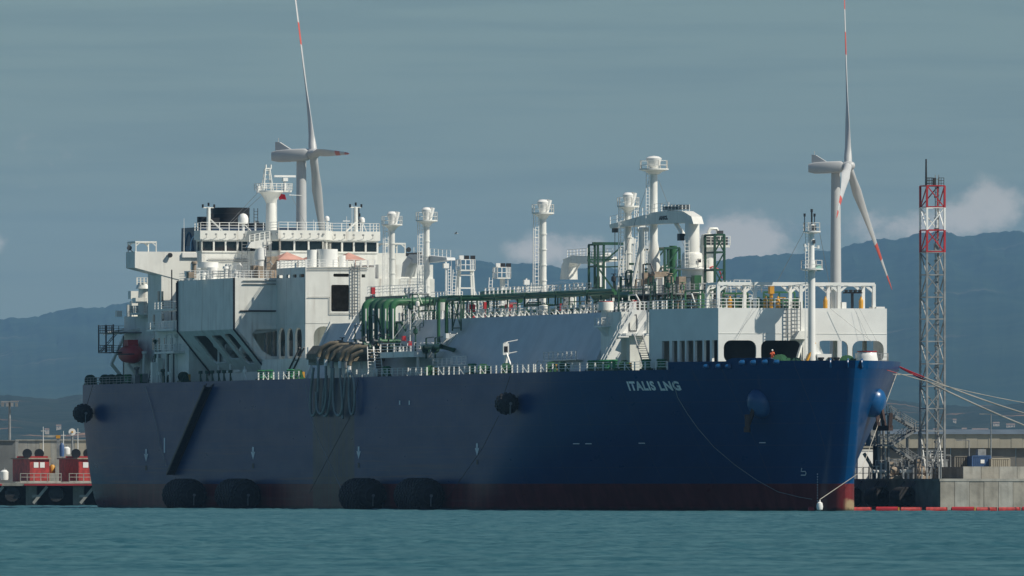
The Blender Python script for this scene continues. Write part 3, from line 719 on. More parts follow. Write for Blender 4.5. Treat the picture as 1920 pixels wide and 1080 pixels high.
# ---- accommodation tower, bridge and wings
mb = MB(); mb.box(17, 24.3, -17.4, 17.4, 27.5, 36.0); mb.box(19, 33.9, -9.0, 9.0, 27.5, 41.5); mb.box(25, 43.0, -18.6, 18.6, ZD, 28.3); mb.box(17, 25.1, -14, 18.5, ZD, 28.2); mb.box(24.35, 42.9, -13.8, 17.3, 28.3, 33.95)
acc = mb.build('accommodation_tower', WHITE, ship)
for (x, z) in [(at_y(p, q, -17.4).x, at_y(p, q, -17.4).z) for p, q in ((298, 556), (305, 556), (305, 566), (289, 600), (306, 598), (306, 608))]:
    mb = MB(); mb.box(x-.45, x+.45, -17.46, -17.41, z-.8, z+.8); w0 = mb.build('window', GLASS, acc)
for p in (288, 298, 310, 322):
    x = sx(p, -18.6); z = sz(645, x, -18.6); mb = MB(); mb.box(x-.5, x+.5, -18.66, -18.61, z-.9, z+.9); mb.build('window', GLASS, acc)
for py, a, b_ in ((580, 300, 336), (618, 285, 336), (660, 300, 336)):      # side galleries
    x0, x1 = sx(a, -19.5), sx(b_, -19.5); z = sz(py, x0, -19.5); mb = MB(); mb.box(x0, x1, -20.4, -17.3, z-.3, z)
    o = mb.build('side_gallery', WHITE, acc); mb = MB(); mb.rail([(x0, -20.3, z), (x1, -20.3, z)], gap=1.8, post=(.08, .1)); mb.rail([(x1, -20.3, z), (x1, -17.5, z)], gap=.9); mb.build('gallery_railing', WCLEAN, o)
mb = MB(); mb.tube([(sx(331, -17.6), -17.6, 34), (sx(331, -17.6), -17.6, 20)], .12, 5); mb.tube([(sx(322, -17.7), -17.7, 36), (sx(322, -17.7), -17.7, 20)], .1, 5); mb.build('wall_pipe', BLACK, acc)

plan = [(31.5, -13.9), (34, -13.9), (34, -6.4), (40, -3.4), (40, 3.4), (34, 6.4), (34, 13.9), (31.5, 13.9)]
ZW0, ZW1, ZR = 38.7, 40.5, 41.9
mb = MB(); mb.prism(plan, 'Z', 34.0, ZW0); bridge = mb.build('bridge', WHITE, ship)
def grow(pl, d):
    c = [(29, 0)]; return [(x+(d if x > 32 else -d), y+(d if y > 0 else -d)) for x, y in pl]
mb = MB(); mb.prism(grow(plan, -.45), 'Z', ZW0-.1, ZW1+.1); mb.build('bridge_interior', BLACK, bridge)
mb = MB(); mb.prism(grow(plan, .35), 'Z', ZW1, ZR); mb.build('bridge_roof', WHITE, bridge)
def panes(a, b_, n, lean=.0):
    a = Vector((*a, 0)); b_ = Vector((*b_, 0)); d = (b_-a)/n; nn = Vector((d.y, -d.x, 0)).normalized()
    for i in range(n):
        p, q = a+d*(i+.09), a+d*(i+.91); mb = MB()
        mb.add([p+Vector((0, 0, ZW0+.12))-nn*.1, q+Vector((0, 0, ZW0+.12))-nn*.1, q+Vector((0, 0, ZW1-.25))-nn*.05, p+Vector((0, 0, ZW1-.25))-nn*.05,
                p+Vector((0, 0, ZW0+.12))-nn*.16, q+Vector((0, 0, ZW0+.12))-nn*.16, q+Vector((0, 0, ZW1-.25))-nn*.11, p+Vector((0, 0, ZW1-.25))-nn*.11], [(0, 1, 2, 3), (7, 6, 5, 4), (3, 2, 6, 7), (1, 5, 6, 2), (0, 3, 7, 4), (0, 4, 5, 1)])
        mb.build('window_pane', GLASS, bridge)
    mb = MB()
    for i in range(n+1):
        p = a+d*i; mb.bar(p+Vector((0, 0, ZW0)), p+Vector((0, 0, ZW1)), .26, .26)
    mb.bar(a+Vector((0, 0, ZW0+.02)), b_+Vector((0, 0, ZW0+.02)), .3, .22); mb.bar(a+Vector((0, 0, ZW1-.1)), b_+Vector((0, 0, ZW1-.1)), .3, .26)
    mb.build('window_frame', WHITE, bridge)
panes(plan[1], plan[2], 4); panes(plan[2], plan[3], 3); panes(plan[3], plan[4], 3); panes(plan[4], plan[5], 2); panes(plan[5], plan[6], 4); panes((31.6, -13.9), (34, -13.9), 1)
mb = MB(); g2 = grow(plan, .25); mb.rail([(x, y, ZR) for x, y in g2[0:8]], gap=1.5, post=(.07, .12), h=1.25); mb.build('roof_railing', WCLEAN, bridge)
mb = MB()
for a, b_ in zip(plan[1:], plan[2:7]):
    for i in range(5):
        x, y = lerp(a[0], b_[0], (i+.5)/5), lerp(a[1], b_[1], (i+.5)/5); mb.bar((x+.2, y, ZW1+.25), (x+1.0, y-.3, ZW1+.8), .06); mb.box(x+.9, x+1.15, y-.45, y-.2, ZW1+.7, ZW1+.95)
mb.build('wiper_arm', STEEL, bridge)['kind'] = 'stuff'
mb = MB(); z0 = sz(478, 34, -8)
for py in (486, 490): mb.tube([(34.15, -13.0, sz(py, 34, -8)), (34.15, -6.6, sz(py, 34, -8))], .06, 5)
mb.build('handrail_pipe', STEEL, bridge)
for sgn in (-1, 1):
    mb = MB(); yy = [sgn*v for v in (21.6, 20.3, 13.7)]
    yy[2] = sgn*9.05; mb.prism([(yy[0], 38.85), (yy[2], 38.85), (yy[2], 33.8), (sgn*13.7, 34.4), (yy[0], 36.4)], 'X', 19.5, 24.4); wg = mb.build('bridge_wing', WHITE, ship)
    mb = MB()
    for x in (20, 24.2):
        for y in (21.4, 18.2): mb.bar((x, sgn*y, 38.85), (x, sgn*y, 40.25), .16)
        mb.bar((x, sgn*21.5, 40.25), (x, sgn*18.1, 40.25), .16)
        for y in (21.4, 18.2): mb.bar((x, sgn*y, 39.7), (x, sgn*(y-.6 if y > 20 else y+.6), 40.2), .14)
    for y in (21.4, 18.2): mb.bar((20, sgn*y, 40.25), (24.2, sgn*y, 40.25), .16)
    mb.box(20, 24.2, sgn*19.8-1.7, sgn*19.8+1.7, 40.34, 40.42); mb.build('wing_canopy', WHITE, wg)
    mb = MB(); mb.cyl((24.5, sgn*16.2, 38.4), (25.0, sgn*16.2, 38.3), .28, .38, 10); mb.cyl((23, sgn*22.2, 39.4), (23.5, sgn*22.2, 39.4), .3, .4, 10); mb.bar((23.2, sgn*21.6, 38.8), (23.2, sgn*22.2, 39.3), .1); mb.build('searchlight', DARK, wg, True)
    mb = MB(); mb.box(24.42, 24.75, sgn*12.3-1.9, sgn*12.3+2.0, 38.0, 38.75); mb.build('wing_locker', WCLEAN, wg)
# bridge-top masts, domes, aerials
def pole_mast(name, x, y, z0, z1, r0, r1, parent=ship, ladder_dir=(0, .5, 0), m=WHITE):
    mb = MB(); mb.cyl((x, y, z0), (x, y, z1), r0, r1, 14); o = mb.build(name, m, parent, True)
    return o
rm = pole_mast('radar_mast', 24.2, 0, ZR, 47.0, .85, .72)
mb = MB(); mb.lathe((24.2, 0, 0), [(.72, 46.3), (1.0, 46.9), (1.6, 47.8), (2.0, 48.0), (2.0, 48.25), (.2, 48.25)], 16); mb.box(23.2, 25.2, 0, 3.0, 48.0, 48.25); mb.build('platform', WHITE, rm, True)
mb = MB(); mb.rail([(25.6, -2.0, 48.25), (25.6, 3.0, 48.25), (22.8, 3.0, 48.25), (22.8, -2.2, 48.25), (25.6, -2.0, 48.25)], gap=.8, post=(.06, .08), r=.04); mb.build('platform_railing', WCLEAN, rm)
mb = MB()
for dx, dy in ((-.6, -1.3), (.6, -1.3), (-.6, .2), (.6, .2)): mb.bar((24.2+dx, dy, 48.2), (24.2+dx*.5, dy*.45-.35, 51.6), .14)
for i in range(5): mb.bar((24.2, -1.3+.12*i, 48.7+i*.65), (24.2, .15-.08*i, 48.7+i*.65), .1)
mb.bar((24.2, -.9, 51.6), (24.2, .1, 51.6), .2); mb.cyl((24.2, -.8, 51.6), (24.2, -.8, 52.2), .12); mb.cyl((24.2, 0, 51.6), (24.2, 0, 52.2), .12); mb.build('lattice_top', WHITE, rm)
mb = MB(); mb.cyl((24.2, 2.2, 48.25), (24.2, 2.2, 50.2), .28, .2); mb.box(23.8, 24.6, 1.85, 2.6, 49.7, 50.2); mb.box(23.95, 24.4, .5, 3.9, 50.3, 50.6); mb.build('radar_scanner', WCLEAN, rm)
mb = MB(); mb.cyl((24.2, 2.9, 47.6), (24.2, 4.9, 47.55), .06, .03, 6); mb.ladder((24.2, .85, ZR), (24.2, .8, 47), (.5, 0, 0)); mb.cyl((24.2, -2.0, 47.9), (24.2, -2.0, 49.0), .35, .3, 10); mb.build('aerial', WCLEAN, rm)
mb = MB()
for y, z in ((-2.0, 48), (-1.6, 47.4)): mb.tube([(24.2, y, z), (22, y-4.2, ZR+1.2)], .03, 4)
mb.tube([(24.2, 3, 48), (20, 7.5, ZR)], .03, 4); mb.build('stay_wire', STEEL, rm)
for nm, px, zt, y_off in (('signal_mast', 391, 45.4, 0), ('signal_mast', 667, 45.6, 0)):
    y = sy(px, 32); mb = MB(); mb.cyl((32, y, ZR), (32, y, zt), .36, .3, 10); mb.bar((32.2, y+.25, 43.6), (33, y+(1.9 if px < 500 else -1.9), ZR), .22); mb.bar((32, y-.9, zt), (32, y+.9, zt), .16)
    o = mb.build(nm, WHITE, ship, True); mb = MB()
    for dy, z in ((-.9, zt), (0, zt+.25), (.9, zt), (-.9, zt-2.9), (.6, zt-1.4), (.6, zt-2.9)): mb.cyl((32, y+dy, z), (32, y+dy, z+.5), .16, n=8)
    mb.cyl((32, y+.5, zt-3.4), (32, y+.5, zt), .1, n=6); mb.build('signal_lamp', BLACK, o)
def dome(px, x, z0, zc, r):
    y = sy(px, x); mb = MB(); mb.cyl((x, y, z0), (x, y, zc), r*.28, n=8); mb.lathe((x, y, zc), [(r*.75, 0), (r, r*.15), (r, r*1.1), (r*.85, r*1.6), (r*.5, r*1.95), (.03, r*2.08)], 14); mb.bar((x, y+.1, zc), (x, y+r*1.7, z0), .1); mb.build('satellite_dome', WCLEAN, ship, True)
dome(456, 30, ZR, 43.0, .78); dome(613, 36, ZR, 43.4, .38); dome(679, 31, ZR, 43.3, .42)
for px, x, z in ((650, 33, 44.2), (478, 31, 43.5), (588, 36, 43.6), (660, 32, 46.0), (345, 22, 44.0)):
    y = sy(px, x); mb = MB(); zb = ZR if px > 375 else 38.8; mb.cyl((x, y, zb), (x, y, z), .06, .03, 5)
    if px == 650: mb.bar((x, y-.6, 43.5), (x, y+.5, 43.5), .14)
    mb.build('whip_aerial', WCLEAN, ship)
# ---- funnel
mb = MB(); mb.prism([(1, ZD), (12, ZD), (12, 42.9), (2.6, 42.9)], 'Y', -7.8, 7.8); fun = mb.build('funnel', NAVY, ship)
mb = MB(); mb.lathe((6, 0.0, 0), [(3.0, 42.6), (3.0, 43.3), (2.95, 43.35), (3.0, 44.2), (2.95, 44.25), (3.0, 45.1), (2.95, 45.15), (3.0, 46.0), (2.6, 46.0), (2.55, 45.2), (.1, 45.2)], 20)
mb.v = [(x, y-1.0, z) for x, y, z in mb.v]; mb.box(3, 9, -5.4, -3.6, 42.8, 44.4); mb.cyl((6, -5.4, 42.8), (6, -5.4, 44.6), .9, n=12); mb.box(3, 10, 1.4, 3.4, 42.8, 43.6); mb.cyl((8, 2.6, 42.8), (8, 2.6, 43.9), .45, n=8); mb.build('exhaust_stack', BLACK, fun, True)
mb = MB(); mb.tube([(12.06, sy(364+dx, 12), sz(py, 12, -6)) for dx, py in ((-8, 470), (-7, 456), (-4, 447), (0, 443), (4, 448), (7, 458), (9, 470))], .08, 5)
mb.tube([(4.2+5*i/6, -7.86, 39.2+3*math.sin(math.pi*i/6)) for i in range(7)], .1, 5); mb.box(5, 8.4, -7.87, -7.83, 38.6, 40.1)
mb.build('funnel_emblem', mat('emblem_blue', (0.05, 0.13, 0.22), .5, var=.05), fun)
mb = MB(); mb.ladder((9, 2.2, 43), (9, 2.2, 45.9), (0, .6, 0)); mb.build('stack_ladder', DARK, fun)
# ---- engine casing, stern gear, lifeboat platform
mb = MB(); mb.cyl((8.5, -11.2, ZD), (8.5, -11.2, 29.2), 7.2, n=28); mb.box(.5, 17, -16.4, 16.4, ZD, 26.2)
cas = mb.build('engine_casing', WHITE, ship, True)
mb = MB(); mb.rail([(8.5+7*math.cos(R(a)), -11.2+7*math.sin(R(a)), 29.2) for a in range(150, 391, 30)], gap=1.6, post=(.06, .07)); mb.build('casing_railing', STEEL, cas)
mb = MB(); x = 13; y = sy(270, x); mb.cyl((x, y, 29), (x, y, 33.4), 1.0, .85, 14); mb.cyl((x, y, 33.4), (x, y, 34.4), 1.3, .9, 14); mb.box(x-1, x+1, y-1.6, y+.2, 31.2, 32.0); mb.rail([(x+1, y-1.4, 34), (x+1, y+1.4, 34)], gap=.6); mb.lathe((x, y, 29.4), [(2.1, 0), (2.1, .3), (1.0, .3)], 14)
mb.rail([(x+2*math.cos(R(a)), y+2*math.sin(R(a)), 29.7) for a in range(0, 361, 45)], gap=.9); c2 = mb.build('provision_crane', WHITE, ship, True)
mb = MB(); x = 9; y = sy(251, x); mb.box(x-.6, x+.6, y-.5, y+.5, 29.2, 31.6); mb.box(x-.8, x+.8, y-.7, y+.7, 31.9, 33.1); mb.cyl((x, y-.9, 29.2), (x, y-.9, 31), .3, n=8); mb.box(x-2, x-1, y-2.4, y-1.6, 29.2, 30.1); mb.build('casing_vent', WHITE, cas)
mb = MB(); x0 = 5.5
for z in (27.0, 24.0): mb.box(x0, x0+8, -20.6, -15, z-.12, z)
for x in (x0, x0+4, x0+8):
    for y in (-20.5, -15.2): mb.bar((x, y, ZD if y > -16 else 24), (x, y, 28.2), .18)
for z in (24.0, 27.0): mb.rail([(x0, -20.5, z), (x0+8, -20.5, z)], gap=1.1, post=(.07, .08)); mb.rail([(x0, -20.5, z), (x0, -15.2, z)], gap=1.0, post=(.07, .08))
mb.ladder((x0-.1, -20.3, 24), (x0-.1, -17.6, 27), (1.2, 0, 0), step=.4)
mb.v = [(x-.9, y-1.1, z-.25) for x, y, z in mb.v]; mb.build('boat_platform', DARK, ship)
mb = MB()
for x in (3, 12): mb.bar((x, -16.5, 27.5), (x+.3, -19.2, 22), .5, .35); mb.bar((x+.3, -19.2, 22), (x, -16.5, ZD), .5, .4); mb.bar((x, -16.5, ZD), (x, -16.5, 28), .45); mb.bar((x, -16.5, 27.4), (x, -20.4, 26.6), .45, .35)
mb.bar((3, -20.4, 26.6), (12, -20.4, 26.6), .25); mb.build('boat_davit', WHITE, ship)
mb = MB()
for i in range(5): x = 1+i*3.4; mb.cyl((x, -16.0, ZD), (x, -16.0, 23.2), .45 if i % 2 else .25, n=10)
for px, z in ((300, 21.5), (318, 22.5), (326, 20.8)): x = sx(px, -17.8); mb.tube([(x, -17.8, ZD), (x, -17.8, z), (x+6, -17.8, z+.3)], .14, 6)
mb.build('stern_pipework', STEEL, ship, True)
mb = MB(); x = sx(340, -19); mb.tube([(sx(305, -17), -17.6, 21.6), (sx(322, -17), -17.6, 21.7), (sx(334, -17.6), -17.9, 24.2), (sx(345, -17.6), -17.9, 25.6)], .4, 8); mb.build('elbow_duct', WHITE, ship, True)

# ---- clutter on the house top and round the stern
rnd = random.Random(77)
for i in range(26):
    px = rnd.uniform(352, 512); x = rnd.uniform(46, 71); y = sy(px, x); h = rnd.uniform(.6, 2.2); mb = MB(); k = i % 4
    if y > 9: continue
    if k == 0: mb.box(x-.6, x+.6, y-.4, y+.4, ZH, ZH+h)
    elif k == 1: mb.tube([(x, y, ZH), (x, y, ZH+h+.5), (x+.5, y+.5, ZH+h+.7), (x+.5, y+.9, ZH+h+.2)], .13, 6)
    elif k == 2: mb.cyl((x, y, ZH), (x, y, ZH+h), .32, n=10); mb.cyl((x, y, ZH+h), (x, y, ZH+h+.35), .5, .42, 10)
    else: mb.rail([(x, y-1.2, ZH), (x, y+1.6, ZH)], gap=.8, post=(.06, .08))
    mb.build(['deck_locker', 'goose_neck_vent', 'deck_ventilator', 'roof_handrail'][k], [WHITE, STEEL, WCLEAN, WCLEAN, BROWNB, WHITE][i % 6], house, k == 2)
for i in range(24):
    px = rnd.uniform(226, 335); y = rnd.uniform(-20.2, -17.5); x = sx(px, y); z = rnd.choice((ZD, ZD, ZD, 21.0, 24.2)); h = rnd.uniform(.8, 2.4); mb = MB(); k = i % 4
    if k == 0: mb.box(x-.5, x+.5, y-.4, y+.4, ZD, z+h)
    elif k == 1: mb.tube([(x, y, ZD), (x, y, z+h), (x+3.0, y, z+h+.2), (x+3.0, y, ZD)], .12, 6)
    elif k == 2: mb.cyl((x, y, ZD), (x, y, z+h), .22, n=8); mb.lathe((x, y, z+h), [(.2, 0), (.45, .1), (.45, .4), (.1, .5)], 10)
    else: mb.ladder((x, y, ZD), (x+.8, y+.6, 21.5+h), (0, .6, 0))
    mb.build(['stern_locker', 'stern_pipe', 'stern_vent', 'stern_ladder'][k], [WHITE, DARK, STEEL, WHITE, DGREEN, STEEL][i % 6], ship, k == 2)

# ================================================================ topsides forward of the after house
# ---- vent masts on the trunk centreline
def vent_mast(px, zt, z0, r, pr, ladder=True, y=0.0):
    x = sx(px, y); mb = MB(); zp = zt-1.9
    mb.cyl((x, y, z0), (x, y, zp-.2), r, r*.92, 16)
    for i in range(int((zp-z0)/2.2)): mb.cyl((x, y, z0+1+i*2.2), (x, y, z0+1.16+i*2.2), r*1.12, n=16)
    o = mb.build('vent_mast', WHITE, ship, True)
    mb = MB(); mb.lathe((x, y, zp), [(r*.95, -.9), (pr*.55, -.35), (pr, -.12), (pr, .08), (.1, .08)], 14); mb.build('platform', WHITE, o, True)
    mb = MB(); pts = [(x+pr*.95*math.cos(R(a)), y+pr*.95*math.sin(R(a)), zp) for a in range(0, 361, 36)]; mb.rail(pts, gap=9, post=(.07, .11), rails=2, r=.04, h=1.25); mb.build('platform_railing', WCLEAN, o)
    mb = MB(); mb.lathe((x, y, zp), [(r*.9, .05), (r*1.0, .5), (r*1.5, 1.2), (r*1.6, 1.6), (r*1.0, 1.9), (.05, 1.95)], 14)
    if ladder: mb.cyl((x+.1, y+r*.9, zp+.1), (x+.2, y+r*1.7, zp+1.9), .35, .42, 8)
    mb.build('vent_head', WCLEAN, o, True)
    if ladder:
        mb = MB(); mb.ladder((x+.3, y-r-.55, z0), (x+.3, y-r-.45, zp), (0, .5, 0), step=.5)
        for i in range(int((zp-z0)/1.1)): mb.bar((x, y-r, z0+.6+i*1.1), (x+.3, y-r-.9, z0+.6+i*1.1), .07)
        mb.tube([(x+.2, y-r-1.05, z0), (x+.2, y-r-.95, zp)], .08, 5); mb.build('mast_ladder', WCLEAN, o)
    return x
vent_mast(735, 43.8, 27, .46, 1.55, y=0.6); vent_mast(800, 44.0, 27, .46, 1.6); vent_mast(1018, 43.95, 27, .52, 1.6); vent_mast(1178, 44.1, 28, .48, 1.55)
x = sx(1226, 0); mb = MB(); mb.lathe((x, 0, 0), [(.88, 32.6), (.9, 33.6), (.82, 35.5), (.54, 37.2), (.50, 47.0)], 18); vm = mb.build('tall_vent_mast', WHITE, ship, True)
mb = MB(); mb.lathe((x, 0, 47.0), [(.7, -.6), (1.2, -.25), (2.05, 0), (2.05, .18), (.1, .18)], 16); mb.build('platform', WHITE, vm, True)
mb = MB(); mb.lathe((x, 0, 47.1), [(.45, 0), (.8, .5), (1.05, 1.3), (1.1, 1.5), (.7, 1.75), (.05, 1.85)], 16); mb.build('vent_head', WCLEAN, vm, True)
mb = MB(); mb.rail([(x+1.95*math.cos(R(a)), 1.95*math.sin(R(a)), 47.1) for a in range(0, 361, 45)], gap=9, post=(.08, .12), rails=2, h=1.2, r=.04); mb.ladder((x+.2, -1.05, 34), (x+.2, -.95, 46.8), (0, .45, 0)); mb.build('platform_railing', WCLEAN, vm)
mb = MB(); mb.tube([(x, -.7, 45.6), (x-3, -4.5, 32)], .03, 4); mb.tube([(x, .7, 45.6), (x+3, 5.2, 32)], .03, 4); mb.build('stay_wire', STEEL, vm)
mb = MB(); mb.box(x+1.0, x+2.4, -.7, 1.4, 31.2, 32.9); mb.box(x-.9, x+.4, -1.8, -.4, 31.2, 32.8); mb.build('mast_foot_box', BROWNB, vm)

# ---- floodlight and service posts
def light_post(px, zt, z0, legs, w_, y=0):
    x = sx(px, y); mb = MB(); zp = zt-2.0
    if legs == 2:
        for d in (-1, 1):
            for e in (-1, 1): mb.bar((x+e*.8, y+d*1.35, z0), (x+e*.4, y+d*.95, zp), .26)
        for i in range(4): zz_ = lerp(z0, zp, (i+.6)/4); ww = lerp(1.35, .95, (i+.6)/4); mb.bar((x+.6, y-ww, zz_), (x+.6, y+ww, zz_), .2)
    else: mb.cyl((x, y, z0), (x, y, zp), .3, n=10); mb.ladder((x+.2, y+.6, z0), (x+.2, y+.6, zp), (0, .5, 0))
    mb.box(x-w_, x+w_, y-w_, y+w_, zp-.18, zp); o = mb.build('floodlight_post', WHITE, ship, legs != 2)
    mb = MB(); mb.rail([(x+w_, y-w_, zp), (x+w_, y+w_, zp), (x-w_, y+w_, zp), (x-w_, y-w_, zp), (x+w_, y-w_, zp)], gap=.75, post=(.06, .11), rails=2, h=1.5, r=.04); mb.build('platform_railing', WCLEAN, o)
    for dy in (-.85, -.1, .75):
        mb = MB(); mb.box(x+w_*.6, x+w_*.6+.35, y+dy*w_-.32, y+dy*w_+.32, zp+1.5, zp+2.05); mb.build('floodlight', BLACK if dy > -.5 else WCLEAN, o)
    mb = MB(); mb.ladder((x+.9, y-2.3, z0), (x+.5, y-1.8, zp), (0, .5, 0)); mb.build('mast_ladder', WCLEAN, o)
light_post(873, 36.6, ZT, 2, 1.1); light_post(941, 35.2, ZT, 1, 1.0)
for px, zt in ((987, 33.0), (1204, 40.0), (1186, 38.0), (836, 36.0), (1245, 34.0)):
    x = sx(px, 2); mb = MB(); mb.cyl((x, 2, ZT), (x, 2, zt), .13, n=8); mb.box(x-.3, x+.3, 1.6, 2.4, zt-.9, zt-.2); mb.ladder((x+.1, 2.5, ZT), (x+.1, 2.5, zt-.6), (0, .4, 0)); mb.build('instrument_post', WCLEAN, ship)

# ---- deck cranes
def slab_boom(mb, pts, w_):
    """side profile (y,z) points of upper edge then lower edge; thickness w_ along x at x0"""
    mb.prism([(p[0], p[2]) for p in pts], 'Y', pts[0][1]-w_/2, pts[0][1]+w_/2)
# big forward crane
xc = sx(1298, 0); mb = MB(); rr = 1.28
mb.lathe((xc, 0, 0), [(.95, 27), (1.0, 29.0), (1.38, 29.2), (1.42, 33.3)], 22); mb.lathe((xc, 0, 0), [(1.4, 33.3), (1.42, 34.9), (1.3, 35.2), (1.02, 35.3), (.98, 39.6), (.8, 40.4), (.1, 40.6)], 22)
fc = mb.build('forward_crane', WHITE, ship, True)
P = lambda px, py: at_y(px, py, 0.0)
mb = MB(); up = [P(1152, 421), P(1190, 411), P(1235, 398), P(1262, 395), P(1290, 396), P(1306, 406), P(1310, 420)]; lo_ = [P(1296, 418), P(1240, 420), P(1190, 424), P(1153, 428)]
slab_boom(mb, up+lo_, 1.5); mb.build('jib', WHITE, fc)
mb = MB(); mb.rail([p+Vector((0, -.6, 0)) for p in up[:4]], gap=2.6, post=(.06, .1), rails=2, h=1.15, r=.035); mb.rail([P(1250, 396)+Vector((0, -.8, 0)), P(1303, 397)+Vector((0, -.8, 0))], gap=1.6, post=(.06, .1), h=1.0); mb.build('jib_railing', WCLEAN, fc)
mb = MB(); mb.box(P(1252, 390).x, P(1285, 390).x, -.7, .7, P(1260, 394).z, P(1260, 386).z); mb.build('winch_gear', DARK, fc)
mb = MB(); mb.cyl(P(1268, 420), P(1287, 448), .3, n=10); mb.build('luffing_cylinder', WCLEAN, fc, True)
mb = MB(); mb.tube([P(1153, 430), P(1153, 520)], .05, 5); mb.box(P(1151, 0).x, P(1155, 0).x, -.3, .3, P(1153, 436).z, P(1153, 428).z); mb.build('hoist_wire', DARK, fc)
mb = MB(); zc = 33.1; mb.lathe((xc, 0, zc), [(1.5, -.25), (2.4, -.1), (2.4, .05), (1.5, .05)], 18); mb.rail([(xc+2.3*math.cos(R(a)), 2.3*math.sin(R(a)), zc) for a in range(0, 361, 30)], gap=9, post=(.07, .09), rails=2, h=1.2, r=.035); mb.ladder((xc+1.4, -1.2, zc), (xc+1.2, -1.2, 37.5), (0, .6, 0)); mb.build('crane_platform', WCLEAN, fc)
mb = MB(); mb.box(xc-2.6, xc-1.5, -1.3, .2, P(1275, 452).z, P(1275, 439).z); mb.build('operator_cab', DARK, fc)
mb = MB(); mb.box(xc+1.56, xc+1.58, .2, .75, 33.9, 34.4); mb.build('crane_plate', BLACK, fc)
mb = MB(); a, b_ = P(1246, 412), P(1262, 409)
lt = text_mesh('AMCL', .62)
lw2 = max(v.co.x for v in lt.vertices)
for v in lt.vertices: v.co = Vector((lerp(a.x, b_.x, (v.co.x)/lw2), -.77, a.z+v.co.y))
lt.materials.clear(); lt.materials.append(DARK); lt.name = 'crane_lettering'; lo2 = bpy.data.objects.new('crane_lettering', lt); col.objects.link(lo2); lo2.parent = fc; OFF[lo2.name] = Vector()
# hose crane aft of midships, jib pointing forward to the right
xc = sx(775, 1); mb = MB(); P = lambda px, py: at_y(px, py, 1.0); yc = 1.0
mb.lathe((xc, yc, 0), [(1.25, 27), (1.25, 31.6), (1.5, 31.8), (1.5, 32.4), (1.1, 32.5)], 18); hc = mb.build('hose_crane', WHITE, ship, True)
mb = MB(); slab_boom(mb, [P(761, 519), P(764, 494), P(774, 482), P(782, 487), P(772, 501), P(768, 519)], 1.5); slab_boom(mb, [P(762, 494), P(775, 477), P(790, 477), P(845, 483), P(846, 488), P(815, 492), P(780, 494)], 1.3); mb.build('jib', TRUNKM, hc)
mb = MB(); mb.rail([P(776, 477), P(845, 483)], gap=2.0, post=(.05, .08), rails=2, h=1.1, r=.03); mb.tube([P(781, 494), P(770, 520)], .22, 6); mb.tube([P(846, 487), P(847, 541)], .04, 4); mb.rail([P(752, 540), P(790, 540)], gap=1.6, h=1.4, post=(.06, .09)); mb.build('jib_railing', WCLEAN, hc)
mb = MB(); mb.box(P(768, 0).x, P(786, 0).x, .4, 1.6, P(776, 480).z, P(776, 474).z); mb.build('winch_gear', DARK, hc)
# mid crane
xc = sx(1068, 2); P = lambda px, py: at_y(px, py, 2.0); yc = 2.0; mb = MB()
mb.lathe((xc, yc, 0), [(.95, 27), (.95, 30.0), (1.0, 30.2), (.9, 30.6)], 16); mc = mb.build('midship_crane', WHITE, ship, True)
mb = MB(); slab_boom(mb, [P(1058, 524), P(1061, 498), P(1066, 486), P(1078, 486), P(1074, 500), P(1075, 524)], 1.3); slab_boom(mb, [P(1062, 487), P(1080, 479), P(1148, 481), P(1150, 490), P(1100, 495), P(1066, 492)], 1.2); mb.build('jib', WHITE, mc)
mb = MB(); mb.rail([P(1064, 484), P(1101, 481)], gap=1.5, post=(.06, .09), h=1.2); mb.rail([P(1103, 481), P(1148, 481)], gap=2.0, post=(.05, .06), h=1.1); mb.tube([P(1088, 493), P(1070, 522)], .16, 6); mb.rail([P(1076, 545), P(1092, 545)], gap=1.6); mb.build('jib_railing', WCLEAN, mc)

# ---- trunk-top piping (green) and its railings
def pipe(pts, r, name='cargo_pipe', m=GREEN, n=10): mb = MB(); mb.tube(pts, r, n); return mb.build(name, m, ship, True)
def bend(a, b_, c, r, n=6):
    a, b_, c = Vector(a), Vector(b_), Vector(c); u = (a-b_).normalized(); v = (c-b_).normalized()
    return [b_+u*r*(1-math.sin(math.pi/2*i/n))+v*r*(1-math.cos(math.pi/2*i/n)) for i in range(n+1)]
yH = -12.4; zH = sz(561, 160, yH)
for px, off, rr in ((840, 0, .25), (855, 0.05, .27)):
    x = sx(px, yH-1.5); xe_ = sx(1150, yH)
    zt = zH+(.28 if px == 840 else -.1); yv = -15.3
    pts = [(x, yv, 22.4)] + bend((x, yv, 22.4), (x, yv, zt), (x+8, yv, zt), .9) + [(x+5, yv, zt), (x+8, yH+off*6, zt), (xe_, yH+off*6, zt)]
    pipe(pts, rr)
for y, z, r, a, b_ in ((-10.5, 27.7, .16, 150, 235), (-8.0, 27.9, .2, 150, 240), (5, 28.2, .4, 110, 238)): pipe([(a, y, z), (b_, y, z)], r)
pipe([(sx(905, -6), -6, 30.6), (sx(960, -6), -6, 30.6), (sx(975, -6), -6, 29.6)], .5); pipe([(sx(1115, -9), -9, sz(556, 200, -9)), (sx(1185, -9), -9, sz(556, 214, -9))], .58); pipe([(sx(1130, -11), -11, sz(572, 215, -11)), (sx(1186, -11), -11, sz(572, 225, -11))], .55, m=DGREEN)
pipe([(sx(770, -9), -9, sz(566, 120, -9)), (sx(830, -9), -9, sz(566, 130, -9))], .62); pipe([(sx(690, -7), -7, 30.6), (sx(760, -7), -7, 30.6)], .4, m=DGREEN)
